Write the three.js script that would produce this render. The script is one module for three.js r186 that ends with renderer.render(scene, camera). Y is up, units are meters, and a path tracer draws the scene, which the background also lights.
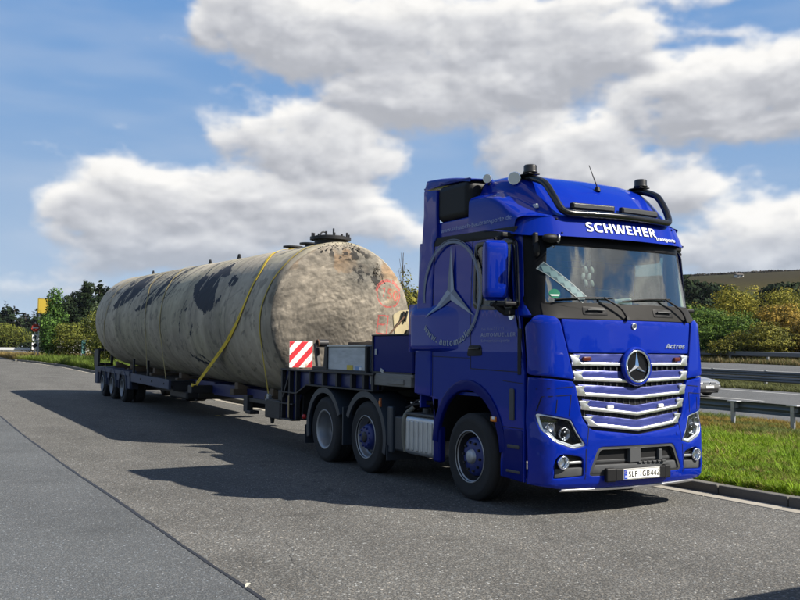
import * as THREE from 'three';
import { mergeGeometries, toCreasedNormals } from 'three/addons/utils/BufferGeometryUtils.js';
import { TessellateModifier } from 'three/addons/modifiers/TessellateModifier.js';
import { RoundedBoxGeometry } from 'three/addons/geometries/RoundedBoxGeometry.js';

const scene = new THREE.Scene();
const renderer = new THREE.WebGLRenderer({ antialias: true });
renderer.toneMapping = THREE.LinearToneMapping;
renderer.toneMappingExposure = 2.15;
renderer.shadowMap.enabled = true;

// ---------- camera ----------
const camera = new THREE.PerspectiveCamera(36.4, 4 / 3, 0.1, 4000);
{
  const yaw = 0.51, pitch = 0.0565, roll = 0.0095;
  camera.position.set(-7.161, 1.708, 8.93);
  const fwd = new THREE.Vector3(Math.sin(yaw) * Math.cos(pitch), Math.sin(pitch), -Math.cos(yaw) * Math.cos(pitch));
  const right = new THREE.Vector3(Math.cos(yaw), 0, Math.sin(yaw));
  const up = new THREE.Vector3().crossVectors(right, fwd);
  const r2 = right.clone().multiplyScalar(Math.cos(roll)).addScaledVector(up, Math.sin(roll));
  const u2 = up.clone().multiplyScalar(Math.cos(roll)).addScaledVector(right, -Math.sin(roll));
  camera.setRotationFromMatrix(new THREE.Matrix4().makeBasis(r2, u2, fwd.clone().negate()));
}
scene.add(camera);

// ---------- sun ----------
const SUN = new THREE.Vector3(0.767, 1.0, 0.82).normalize();
const sun = new THREE.DirectionalLight(new THREE.Color(1.0, 0.935, 0.83), 4.9);
sun.position.copy(SUN).multiplyScalar(60);
sun.castShadow = true;
sun.shadow.mapSize.set(4096, 4096);
Object.assign(sun.shadow.camera, { left: -40, right: 40, top: 40, bottom: -40, near: 1, far: 160 });
scene.add(sun, sun.target);

// ---------- random numbers and noise ----------
function mulberry(a) { return () => { a = (a + 0x6d2b79f5) | 0; let t = Math.imul(a ^ (a >>> 15), 1 | a); t = (t + Math.imul(t ^ (t >>> 7), 61 | t)) ^ t; return ((t ^ (t >>> 14)) >>> 0) / 4294967296; }; }
const lerp = (a, b, t) => a + (b - a) * t, clamp = (x, a = 0, b = 1) => Math.min(b, Math.max(a, x));
const sstep = (a, b, x) => { const t = clamp((x - a) / (b - a)); return t * t * (3 - 2 * t); };
const NT = new Float32Array(65536); { const r = mulberry(77); for (let i = 0; i < 65536; i++) NT[i] = r(); }
const hsh = (x, y, p) => { if (p) { x = ((x % p) + p) % p; y = ((y % p) + p) % p; } return NT[((x * 73 + y * 9781 + (x ^ (y * 31)) * 131) >>> 0) & 65535]; };
function vn(x, y, p) { const ix = Math.floor(x), iy = Math.floor(y); let fx = x - ix, fy = y - iy; fx = fx * fx * (3 - 2 * fx); fy = fy * fy * (3 - 2 * fy); return lerp(lerp(hsh(ix, iy, p), hsh(ix + 1, iy, p), fx), lerp(hsh(ix, iy + 1, p), hsh(ix + 1, iy + 1, p), fx), fy); }
function fbm(x, y, o = 4, p = 0) { let s = 0, a = 0.5, n = 0; for (let i = 0; i < o; i++) { s += a * vn(x, y, p); n += a; a *= 0.5; x = x * 2 + (p ? 0 : 17.3); y = y * 2 + (p ? 0 : 9.1); p *= 2; } return s / n; }

// ---------- sky: blue air with cumulus ----------
{
  const SKYK = 1 / 2.15, W = 4096, H = 2048, data = new Float32Array(W * H * 4);
  const D = Math.PI / 180;
  // azimuth, elevation, half width, half height (degrees), thickness
  const cl = [[31, 17.9, 9.4, 3.8, 1], [24.6, 18.7, 5.7, 2.8, 1], [20.8, 19.7, 3.5, 2.5, 1], [38.5, 18.1, 6, 2.8, 1], [42.2, 18.5, 2.5, 1.8, 1], [33.5, 15, 5, 2.2, 1], [27.8, 15.2, 3.8, 1.9, 1], [34.1, 21.1, 10, 1.4, 0.8],
    [20.9, 12.9, 3.8, 2.2, 1], [24.7, 11.8, 3.8, 1.8, 1], [16.7, 9.1, 5.7, 2.5, 1], [13.1, 8.6, 3.5, 2.2, 1], [11.4, 6.7, 3.8, 2.5, 0.9], [16.7, 6.4, 6.9, 1.9, 0.9], [22.2, 9.3, 5.7, 1.9, 1], [24.7, 7.8, 5.7, 1.6, 0.8], [10.3, 5.1, 3.1, 0.8, 0.7],
    [40.4, 11.5, 4.7, 2.6, 1], [44, 9.9, 5, 1.9, 1], [36.7, 12.5, 2.5, 1.8, 0.9], [46.9, 9.5, 2.5, 1.1, 0.8], [48.7, 14.6, 5, 2.6, 1], [52, 14.9, 5, 3, 1], [46.4, 14.2, 2.8, 1.8, 1], [50.9, 12.5, 4.4, 1.3, 0.8], [51.4, 7, 5, 1.8, 0.9], [49.7, 5.9, 5, 1.4, 0.8], [47.5, 6.5, 3.1, 1.1, 0.8], [48.4, 18.8, 3.5, 0.4, 0.5], [44, 20.8, 11.3, 0.5, 0.6], [7.1, 3.6, 4.4, 1.3, 0.45], [28.5, 7, 3.8, 1.6, 0.6], [18.4, 20.4, 2.0, 1.6, 0.95], [16.9, 18.9, 1.5, 1.2, 0.85], [46.5, 17.2, 2.2, 0.5, 0.5]];
  const r = mulberry(5);
  for (let i = 0; i < 46; i++) { // the rest of the same sky
    const az = 66 + r() * 294 - 10, el = 4 + Math.pow(r(), 1.3) * 38, w = 4 + r() * 6;
    for (let k = 0; k < 4; k++) cl.push([az + (r() - 0.5) * w * 1.7, el + (r() - 0.5) * 2.5, w * (0.4 + 0.4 * r()), 1.3 + r() * 2.2, 0.8 + 0.2 * r()]);
  }
  for (let i = 0; i < 14; i++) { const az = r() * 360, el = 30 + r() * 45; for (let k = 0; k < 5; k++) cl.push([az + (r() - 0.5) * 14, el + (r() - 0.5) * 7, 5 + r() * 7, 3 + r() * 3, 0.9]); }
  // clouds behind the camera, and small puffs heaped on the upper rim of every cloud
  for (const [az, el, rx, ry] of [[118, 22, 7, 3], [126, 18, 6, 2.4], [134, 24, 8, 3.4], [142, 17, 7, 2.6], [150, 22, 6, 3], [158, 15, 6, 2]]) cl.push([az, el, rx, ry, 1]);
  { const rp = mulberry(15), base = cl.slice(); for (const [az, el, rx, ry, s] of base) { if (ry < 1) continue; const k = 6; for (let i = 0; i < k; i++) { const a = Math.PI * (-0.12 + 1.24 * (i + rp() * 0.8) / k), q = 0.30 + 0.28 * rp(); cl.push([az + Math.cos(a) * rx * 0.78, el + Math.sin(a) * ry * 0.72, Math.min(rx * q, ry * q * 1.7), ry * q, s * 0.85]); } } }
  // thickness field on a coarse lattice: azimuth 0..360, elevation 0..90
  const GW = 1440, GH = 360, F = new Float32Array(GW * GH), T = new Float32Array(GW * GH), S = new Float32Array(GW * GH);
  for (const [az, el, rx, ry, s] of cl) {
    const kx = rx / Math.max(0.35, Math.cos(el * D));
    const x0 = Math.floor((az - kx * 2.2) * 4), x1 = Math.ceil((az + kx * 2.2) * 4), y0 = Math.max(0, Math.floor((el - ry * 2.2) * 4)), y1 = Math.min(GH - 1, Math.ceil((el + ry * 2.2) * 4));
    for (let y = y0; y <= y1; y++) for (let x = x0; x <= x1; x++) {
      let dy = (y / 4 - el) / ry; if (dy < 0) dy *= 1.25; // flatter undersides
      const dx = (x / 4 - az) / kx, v = s * Math.exp(-1.1 * (dx * dx + dy * dy)), i = y * GW + ((x % GW) + GW) % GW;
      F[i] = 1 - (1 - F[i]) * (1 - Math.min(0.97, v * (ry < 1.2 ? 0.75 : 1) * 0.9)); const wv = v * v / (0.6 + ry); T[i] += wv * dy; S[i] += wv;
    }
  }
  for (let i = 0; i < T.length; i++) T[i] = S[i] > 1e-9 ? T[i] / S[i] : 0;
  const sample = (A, az, el) => { let x = (((az % 360) + 360) % 360) * 4, y = clamp(el * 4, 0, GH - 1.001); const ix = Math.floor(x), iy = Math.floor(y), fx = x - ix, fy = y - iy, j = (ix + 1) % GW, i = ix % GW; return lerp(lerp(A[iy * GW + i], A[iy * GW + j], fx), lerp(A[(iy + 1) * GW + i], A[(iy + 1) * GW + j], fx), fy); };
  const field = (az, el) => { let x = (((az % 360) + 360) % 360) * 4, y = clamp(el * 4, 0, GH - 1.001); const ix = Math.floor(x), iy = Math.floor(y), fx = x - ix, fy = y - iy, j = (ix + 1) % GW, i = ix % GW; return lerp(lerp(F[iy * GW + i], F[iy * GW + j], fx), lerp(F[(iy + 1) * GW + i], F[(iy + 1) * GW + j], fx), fy); };
  for (let row = 0; row < H; row++) {
    const elr = ((row + 0.5) / H - 0.5) * 180, el = Math.max(0, elr);
    const t = Math.pow(clamp(el / 32), 0.62), t2 = clamp((el - 25) / 65);
    const air = [lerp(lerp(0.44, 0.072, t), 0.045, t2), lerp(lerp(0.59, 0.255, t), 0.16, t2), lerp(lerp(0.74, 0.62, t), 0.46, t2)];
    for (let col = 0; col < W; col++) {
      const o = (row * W + col) * 4; data[o + 3] = 1;
      if (elr < -0.2) { data[o] = 0.1; data[o + 1] = 0.105; data[o + 2] = 0.105; continue; }
      const a = ((col + 0.5) / W - 0.5) * 2 * Math.PI, az = Math.atan2(Math.cos(a), -Math.sin(a)) / D; // x = cos a, z = sin a
      const sc = 1 / (0.25 + Math.sin(el * D)); // perspective of a cloud layer: finer towards the horizon
      const nx = (az + 400) * 0.22, ny = el * 0.30;
      const w1 = fbm(nx * 0.8 + 40, ny * 0.9 + 3, 3) - 0.5, w2 = fbm(nx * 0.8 + 90, ny * 0.9 + 31, 3) - 0.5;
      const f0 = field(az + w1 * 4, el + w2 * 2.4);
      let alpha = 0, cr = 0, cg = 0, cb = 0;
      if (f0 > 0.02) {
        const dens = (A, E, oc) => { const X = (A + 400) * 0.22, Y = E * 0.30, ff = field(A + w1 * 4, E + w2 * 2.4), q = fbm(X * 1.5 + w1 * 1.2, Y * 2.0 + w2, oc), bl = Math.abs(fbm(X * 3.2 + 11, Y * 4.4 + 5, Math.min(5, oc)) - 0.5) * 2, b2 = Math.abs(fbm(X * 8 + 31, Y * 11 + 15, Math.min(4, oc)) - 0.5) * 2; return ff * 1.3 + (q - 0.5) * 1.15 - bl * 0.34 - b2 * 0.09 - 0.35; };
        const d = dens(az, el, 7), n = fbm(nx * 1.5 + w1 * 1.2, ny * 2.0 + w2, 4);
        alpha = sstep(-0.10, 0.56, d);
        if (alpha > 0.01) {
          const relief = clamp((d - dens(az + 0.45, el + 0.55, 6)) * 0.48, -0.20, 0.20);
          const above = field(az + w1 * 3 + 0.8, el + 1.6 + w2 * 2) + 0.45 * (n - 0.5);
          const tp = sample(T, az + w1 * 3, el + w2 * 1.6), sh = clamp(sstep(0.75, -0.55, tp + (n - 0.5) * 0.6) * 0.62 + sstep(0.25, 1.1, above) * 0.40 + sstep(0.4, 1.1, d) * 0.10 - 0.06 - relief * 1.1);
          const lum = lerp(0.93, 0.50, sh) * (1 + relief * 0.35);
          cr = lum * lerp(0.95, 1.0, 1 - sh); cg = lum * 0.985; cb = lum * lerp(1.075, 0.96, 1 - sh);
        }
      }
      const veil = sstep(0.42, 0.8, fbm(nx * 0.5 + 7, ny * 1.6 + 13, 4)) * 0.16 + sstep(16, 1, el) * 0.22;
      for (let c = 0; c < 3; c++) {
        const base = lerp(air[c], [0.70, 0.74, 0.80][c], veil), hz = sstep(9, 0, el) * 0.45;
        data[o + c] = SKYK * lerp(base, lerp([cr, cg, cb][c], air[c], hz), alpha);
      }
    }
  }
  const sky = new THREE.DataTexture(data, W, H, THREE.RGBAFormat, THREE.FloatType);
  sky.mapping = THREE.EquirectangularReflectionMapping; sky.magFilter = THREE.LinearFilter; sky.needsUpdate = true;
  scene.background = sky; scene.environment = sky;
}
// ---------- helpers ----------
const used = new Map();
function numbered(n) { const k = used.get(n) ?? 0; used.set(n, k + 1); return k ? n + '_' + String(k).padStart(3, '0') : n; }
function prep(g) { g = g.index ? g.toNonIndexed() : g; const out = new THREE.BufferGeometry(); out.setAttribute('position', g.attributes.position); if (!g.attributes.normal) g.computeVertexNormals(); out.setAttribute('normal', g.attributes.normal); out.setAttribute('uv', g.attributes.uv ?? new THREE.BufferAttribute(new Float32Array(g.attributes.position.count * 2), 2)); if (g.attributes.color) out.setAttribute('color', g.attributes.color); return out; }
function merge(list) { if (!Array.isArray(list)) return list; if (list.length === 1) return list[0]; return mergeGeometries(list.map(prep)); }
function obj(name, geo, mat, parent = scene) { const m = new THREE.Mesh(merge(geo), mat); m.name = parent === scene ? numbered(name) : name; m.castShadow = m.receiveShadow = true; parent.add(m); return m; }
const objs = (name, geos, mat, parent) => geos.map((g) => obj(name, g, mat, parent));
function thing(name, label, category, pos = [0, 0, 0], turn = 0, group) { const o = new THREE.Group(); o.name = numbered(name); o.position.set(...pos); o.rotation.y = turn; o.userData = { label, category }; if (group) o.userData.group = group; scene.add(o); return o; }
function tag(o, label, category, group, kind) { if (label) o.userData.label = label; if (category) o.userData.category = category; if (group) o.userData.group = group; if (kind) o.userData.kind = kind; return o; }
function struct(name, geo, mat) { const m = obj(name, geo, mat); m.userData.kind = 'structure'; return m; }
function dup(src, pos, turn, label, scale) { const r = src.clone(); r.name = numbered(src.name.replace(/_\d+$/, '')); r.position.set(...pos); r.rotation.y = turn; if (scale) r.scale.set(...scale); r.userData = { ...src.userData }; if (label) r.userData.label = label; scene.add(r); return r; }

const V = (x, y, z) => new THREE.Vector3(x, y, z);
function bx(w, h, d, x, y, z, r = 0.006, rot) { const g = r > 0 ? new RoundedBoxGeometry(w, h, d, 2, Math.min(r, w / 2.01, h / 2.01, d / 2.01)) : new THREE.BoxGeometry(w, h, d); if (rot) { if (rot[0]) g.rotateX(rot[0]); if (rot[1]) g.rotateY(rot[1]); if (rot[2]) g.rotateZ(rot[2]); } g.translate(x, y, z); return g; }
const bb = (x0, x1, y0, y1, z0, z1, r) => bx(Math.abs(x1 - x0), Math.abs(y1 - y0), Math.abs(z1 - z0), (x0 + x1) / 2, (y0 + y1) / 2, (z0 + z1) / 2, r);
function cyl(a, b, r0, r1 = r0, seg = 16, open = false) { a = V(...a); b = V(...b); const d = b.clone().sub(a), g = new THREE.CylinderGeometry(r1, r0, d.length(), seg, 1, open); g.applyQuaternion(new THREE.Quaternion().setFromUnitVectors(V(0, 1, 0), d.clone().normalize())); const m = a.add(b).multiplyScalar(0.5); g.translate(m.x, m.y, m.z); return g; }
function tube(pts, r, seg = 40, rad = 10, closed = false, tension = 0.5) { return new THREE.TubeGeometry(new THREE.CatmullRomCurve3(pts.map((p) => V(...p)), closed, 'catmullrom', tension), seg, r, rad, closed); }
function lathe(pts, seg = 40) { return new THREE.LatheGeometry(pts.map((p) => new THREE.Vector2(p[0], p[1])), seg); }
function flipX(g) { g = prep(g).clone(); for (const n of ['position', 'normal']) { const a = g.attributes[n].array; for (let i = 0; i < a.length; i += 3) a[i] = -a[i]; } for (const n of Object.keys(g.attributes)) { const at = g.attributes[n], s = at.itemSize, a = at.array; for (let t = 0; t < at.count; t += 3) for (let c = 0; c < s; c++) { const u = a[(t + 1) * s + c]; a[(t + 1) * s + c] = a[(t + 2) * s + c]; a[(t + 2) * s + c] = u; } } return g; }
function poly(pts, holes = []) { const s = new THREE.Shape(pts.map((p) => new THREE.Vector2(p[0], p[1]))); for (const h of holes) s.holes.push(new THREE.Path(h.map((p) => new THREE.Vector2(p[0], p[1])))); return s; }
// polygon with rounded corners
function rpoly(pts, r) { const out = [], n = pts.length; for (let i = 0; i < n; i++) { const a = pts[(i + n - 1) % n], b = pts[i], c = pts[(i + 1) % n]; const rr = b[2] ?? r; const l1 = Math.hypot(a[0] - b[0], a[1] - b[1]), l2 = Math.hypot(c[0] - b[0], c[1] - b[1]), k = Math.min(rr, l1 * 0.45, l2 * 0.45); if (k < 1e-4) { out.push([b[0], b[1]]); continue; } const p = [b[0] + (a[0] - b[0]) * k / l1, b[1] + (a[1] - b[1]) * k / l1], q = [b[0] + (c[0] - b[0]) * k / l2, b[1] + (c[1] - b[1]) * k / l2]; for (let j = 0; j <= 4; j++) { const t = j / 4; out.push([(1 - t) * (1 - t) * p[0] + 2 * t * (1 - t) * b[0] + t * t * q[0], (1 - t) * (1 - t) * p[1] + 2 * t * (1 - t) * b[1] + t * t * q[1]]); } } return out; }
const mir = (pts) => pts.map((p) => [-p[0], ...p.slice(1)]).reverse();
// a sheet of thickness d (bevelled) cut from a shape, finely split, then bent by map(u, v, w) where w is the height over the surface
function bent(shape, map, { d = 0.02, bevel = 0.004, edge = 0.09, crease = 0.6, off = 0 } = {}) {
  let g = new THREE.ExtrudeGeometry(shape, { depth: d - bevel, bevelEnabled: bevel > 0, bevelThickness: bevel, bevelSize: bevel, bevelOffset: -bevel, bevelSegments: 2, curveSegments: 6, steps: 1 });
  g.translate(0, 0, -(d - bevel) - bevel);
  if (edge) g = new TessellateModifier(edge, 9).modify(g);
  const p = g.attributes.position, uv = new Float32Array(p.count * 2);
  for (let i = 0; i < p.count; i++) { uv[i * 2] = p.getX(i); uv[i * 2 + 1] = p.getY(i); const q = map(p.getX(i), p.getY(i), p.getZ(i) + off); p.setXYZ(i, q[0], q[1], q[2]); }
  g.setAttribute('uv', new THREE.BufferAttribute(uv, 2)); g.deleteAttribute('normal');
  return crease ? toCreasedNormals(prep2(g), crease) : (g.computeVertexNormals(), g);
}
function prep2(g) { const o = new THREE.BufferGeometry(); o.setAttribute('position', g.attributes.position); o.setAttribute('uv', g.attributes.uv); return g.index ? (o.setIndex(g.index), o.toNonIndexed()) : o; }
// grid surface from f(u, v) -> [x, y, z]
function surf(nu, nv, f, crease = 0.7, uvf) { const pos = [], uv = [], idx = []; for (let j = 0; j <= nv; j++) for (let i = 0; i <= nu; i++) { pos.push(...f(i / nu, j / nv)); uv.push(...(uvf ? uvf(i / nu, j / nv) : [i / nu, j / nv])); } for (let j = 0; j < nv; j++) for (let i = 0; i < nu; i++) { const a = j * (nu + 1) + i, b = a + 1, c = a + nu + 1, d = c + 1; idx.push(a, b, d, a, d, c); } const g = new THREE.BufferGeometry(); g.setAttribute('position', new THREE.Float32BufferAttribute(pos, 3)); g.setAttribute('uv', new THREE.Float32BufferAttribute(uv, 2)); g.setIndex(idx); if (!crease) { g.computeVertexNormals(); return g; } return toCreasedNormals(g.toNonIndexed(), crease); }
const interp = (tab, x) => { if (x <= tab[0][0]) return tab[0][1]; for (let i = 1; i < tab.length; i++) if (x <= tab[i][0]) return lerp(tab[i - 1][1], tab[i][1], (x - tab[i - 1][0]) / (tab[i][0] - tab[i - 1][0])); return tab[tab.length - 1][1]; };
const ell = (cx, cy, rx, ry = rx, n = 24, a0 = 0) => Array.from({ length: n }, (_, i) => [cx + rx * Math.cos(a0 + i / n * 2 * Math.PI), cy + ry * Math.sin(a0 + i / n * 2 * Math.PI)]);

// ---------- textures ----------
function dataTex(W, H, fn, srgb = false) { const d = new Uint8Array(W * H * 4), o = [0, 0, 0, 255]; for (let y = 0; y < H; y++) for (let x = 0; x < W; x++) { o[3] = 255; fn(x, y, o); const i = (y * W + x) * 4; for (let c = 0; c < 4; c++) d[i + c] = clamp(Math.round(o[c]), 0, 255); } const t = new THREE.DataTexture(d, W, H); t.wrapS = t.wrapT = THREE.RepeatWrapping; t.magFilter = THREE.LinearFilter; if (srgb) t.colorSpace = THREE.SRGBColorSpace; t.needsUpdate = true; return t; }
function canvasTex(W, H, draw) { const c = document.createElement('canvas'); c.width = W; c.height = H; draw(c.getContext('2d'), W, H); const t = new THREE.CanvasTexture(c); t.colorSpace = THREE.SRGBColorSpace; return t; }
function rep(t, x, y = x) { const c = t.clone(); c.repeat.set(x, y); c.wrapS = c.wrapT = THREE.RepeatWrapping; c.needsUpdate = true; return c; }
const rgb = (r, g, b) => new THREE.Color().setRGB(r, g, b);
const std = (c, rough = 0.6, metal = 0, extra = {}) => new THREE.MeshStandardMaterial({ color: rgb(...c), roughness: rough, metalness: metal, ...extra });

// mottled grey noise used for dirt and gloss changes
const blotch = dataTex(512, 512, (x, y, o) => { const n = fbm(x / 64, y / 64, 5, 8); o[0] = o[1] = o[2] = 255 * (0.62 + 0.5 * n); });
const blotchS = rep(blotch, 0.7);
const M = {
  paint: new THREE.MeshPhysicalMaterial({ color: rgb(0.001, 0.018, 0.29), roughness: 0.5, metalness: 0, specularIntensity: 0.05, clearcoat: 0.65, clearcoatRoughness: 0.0 }),
  paintDark: new THREE.MeshPhysicalMaterial({ color: rgb(0.001, 0.008, 0.14), roughness: 0.5, metalness: 0, specularIntensity: 0.1, clearcoat: 0.15, clearcoatRoughness: 0.12 }),
  frameBlue: std([0.010, 0.02, 0.11], 0.55, 0.1, { roughnessMap: blotchS }),
  deckBlue: std([0.045, 0.06, 0.11], 0.6, 0.1, { map: blotchS }),
  slate: std([0.022, 0.031, 0.043], 0.55, 0, { roughnessMap: blotchS }),
  black: new THREE.MeshPhysicalMaterial({ color: rgb(0.012, 0.012, 0.013), roughness: 0.55, specularIntensity: 0.4 }),
  blackGloss: std([0.008, 0.008, 0.009], 0.18),
  plastic: std([0.035, 0.037, 0.04], 0.55),
  plasticGrey: new THREE.MeshPhysicalMaterial({ color: rgb(0.075, 0.078, 0.082), roughness: 0.6, specularIntensity: 0.4 }),
  rubber: std([0.018, 0.018, 0.018], 0.85, 0, { map: rep(blotch, 3) }),
  chrome: std([0.86, 0.87, 0.88], 0.12, 1),
  chromeSatin: std([0.8, 0.81, 0.83], 0.28, 1),
  chromeTrim: std([0.86, 0.86, 0.85], 0.36, 1),
  wheelSilver: std([0.34, 0.345, 0.35], 0.5, 0.8, { map: blotchS }),
  silver: std([0.50, 0.51, 0.52], 0.42, 0.9, { roughnessMap: blotchS }),
  alu: std([0.55, 0.56, 0.56], 0.42, 0.75, { map: blotchS }),
  galv: std([0.42, 0.44, 0.46], 0.5, 0.7, { map: rep(blotch, 1.3) }),
  steelDark: std([0.03, 0.03, 0.033], 0.55, 0.4, { map: blotchS }),
  rust: std([0.14, 0.075, 0.04], 0.85, 0.1, { map: blotchS }),
  amber: std([0.75, 0.22, 0.02], 0.25),
  redLens: std([0.45, 0.015, 0.015], 0.25),
  whiteLens: std([0.8, 0.8, 0.78], 0.2),
  white: std([0.78, 0.78, 0.76], 0.5),
  glass: new THREE.MeshPhysicalMaterial({ color: rgb(0.80, 0.86, 0.84), roughness: 0.0, transmission: 1, thickness: 0, ior: 2.3 }),
  sideGlass: new THREE.MeshPhysicalMaterial({ color: rgb(0.50, 0.62, 0.60), roughness: 0.0, transmission: 1, thickness: 0, ior: 1.5 }),
  pillar: new THREE.MeshPhysicalMaterial({ color: rgb(0.006, 0.006, 0.007), roughness: 0.4, specularIntensity: 0.2 }),
  cowl: new THREE.MeshPhysicalMaterial({ color: rgb(0.022, 0.021, 0.020), roughness: 0.6, specularIntensity: 0.25 }),
  lens: new THREE.MeshPhysicalMaterial({ color: rgb(0.93, 0.95, 0.97), roughness: 0.0, transmission: 1, thickness: 0, ior: 1.5 }),
  interior: std([0.02, 0.02, 0.022], 0.8),
  interiorGrey: std([0.035, 0.035, 0.04], 0.85),
  seat: std([0.015, 0.015, 0.017], 0.9),
  timber: std([0.13, 0.09, 0.055], 0.8, 0, { map: rep(blotch, 0.6, 3) }),
};
// ---------- terrain heights ----------
function slopeZ(z) { const u = -z - 6; if (u < -3) return 0; if (u < 3) return 0.0155 * (u + 3) * (u + 3) / 12; return 0.0155 * (u < 60 ? u : u < 72 ? u - (u - 60) * (u - 60) / 24 : 66); }
const crossX = [[1.9, 0], [2.0, 0.12], [4, 0.1], [13.7, -0.39], [16.4, -0.43], [36, -0.50], [38.6, -0.5], [41, -0.45], [52, 0.25], [54, 0.3], [75, 0.35], [110, 1.0], [180, 2.0], [300, 8]];
const kerbX = (z) => interp([[-58.5, 0.2], [-54, 0.95], [-47, 1.52], [-38, 1.55], [5, 1.5]], z); // gutter line
const ISL = 1.42; // shift of the island's kerb beyond the gutter line is small
function groundY(x, z) {
  let y = slopeZ(z);
  if (x > 1.7) { const far = sstep(-52, -70, z); y += interp(crossX, x) * (1 - 0.8 * far) ; }
  if (x < -11) y += interp([[-40, 0.8], [-14, 0.1], [-11, 0]], x);
  return y;
}
// hill behind the motorway
const hillY = (x, z) => { const dx = x - 420, dz = z + 330; const d = dx * 0.774 + dz * -0.633; const across = dx * 0.633 + dz * 0.774; return 57.5 * sstep(-380, -150, across) * sstep(-250, 130, d) * (0.87 + 0.16 * sstep(-300, 250, across)) + 5 * (fbm(x / 160 + 5, z / 160 + 9, 3) - 0.5) * sstep(-250, -50, d); };

// ---------- ground ----------
const rowsX = [-400, -250, -150, -90, -60, -40, -28, -20, -14, -11, 1.69, 1.72, 2.05, 3, 4, 6, 8, 10, 12, 13.7, 15, 16.4, 16.6, 22, 28, 34, 36, 38.6, 41, 46, 52, 54, 60, 75, 90, 110, 140, 180, 230, 300];
const rowsZ = [60, 40, 25, 15, 10, 6, 3, 1, -1, -3, -6, -9, -12, -16, -20, -26, -32, -40, -48, -56, -64, -72, -84, -100, -130, -170, -220, -300, -420];
const grainGrass = dataTex(512, 512, (x, y, o) => { const n = fbm(x / 8, y / 8, 5, 64), m = fbm(x / 64, y / 64, 4, 8); const v = 0.45 + 0.75 * n, w = 0.8 + 0.4 * m; o[0] = 255 * v * w * 0.72; o[1] = 255 * v * w * 0.72; o[2] = 255 * v * w * 0.7; });
{
  const pos = [], uv = [], col = [], idx = [];
  const nx = rowsX.length;
  for (const z of rowsZ) for (const x of rowsX) {
    pos.push(x, groundY(x, z) - 0.03, z); uv.push(x / 2.2, z / 2.2);
    const dry = x > 11 ? 1 : 0, n = fbm(x / 9 + 3, z / 9, 3);
    if (x > 60) col.push(0.07, 0.10, 0.025); else if (dry) col.push(0.16 + 0.05 * n, 0.145 + 0.03 * n, 0.045); else col.push(0.11, 0.16, 0.03);
  }
  for (let j = 0; j < rowsZ.length - 1; j++) for (let i = 0; i < nx - 1; i++) { const a = j * nx + i, b = a + 1, c = a + nx, d = c + 1; idx.push(a, b, d, a, d, c); }
  const g = new THREE.BufferGeometry(); g.setAttribute('position', new THREE.Float32BufferAttribute(pos, 3)); g.setAttribute('uv', new THREE.Float32BufferAttribute(uv, 2)); g.setAttribute('color', new THREE.Float32BufferAttribute(col, 3)); g.setIndex(idx); g.computeVertexNormals();
  struct('ground', g, new THREE.MeshPhysicalMaterial({ vertexColors: true, specularIntensity: 0.1, map: grainGrass, roughness: 1, bumpMap: grainGrass, bumpScale: 0.03 }));
}
{ // far terrain out to the horizon with the hill
  const pos = [], uv = [], col = [], idx = [], N = 150, c = rgb(0, 0, 0);
  for (let j = 0; j <= N; j++) for (let i = 0; i <= N; i++) {
    const x = -900 + 2400 * i / N, z = 500 - 2200 * j / N; const h = hillY(x, z);
    const inner = x > -395 && x < 295 && z < 58 && z > -415;
    pos.push(x, inner ? Math.min(h, -3) : h + 0.3, z); uv.push(x / 9, z / 9);
    const n = fbm(x / 60 + 1, z / 60 + 4, 4), f = fbm(x / 200 + 11, z / 35 + 4, 3), top = sstep(36, 48, h);
    c.setRGB(0.055 + 0.03 * f, 0.062 + 0.025 * f, 0.014);
    c.lerp(rgb(0.085, 0.066, 0.022), sstep(0.45, 0.65, f) * 0.8); c.lerp(rgb(0.06, 0.10, 0.018), sstep(0.48, 0.60, n) * 0.8); c.lerp(rgb(0.05, 0.042, 0.022), top * 0.85);
    col.push(c.r, c.g, c.b);
  }
  for (let j = 0; j < N; j++) for (let i = 0; i < N; i++) { const a = j * (N + 1) + i, b = a + 1, d = a + N + 1, e = d + 1; idx.push(a, b, e, a, e, d); }
  const g = new THREE.BufferGeometry(); g.setAttribute('position', new THREE.Float32BufferAttribute(pos, 3)); g.setAttribute('uv', new THREE.Float32BufferAttribute(uv, 2)); g.setAttribute('color', new THREE.Float32BufferAttribute(col, 3)); g.setIndex(idx); g.computeVertexNormals();
  struct('hill', g, new THREE.MeshPhysicalMaterial({ vertexColors: true, specularIntensity: 0.1, map: grainGrass, roughness: 1 }));
}

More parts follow.
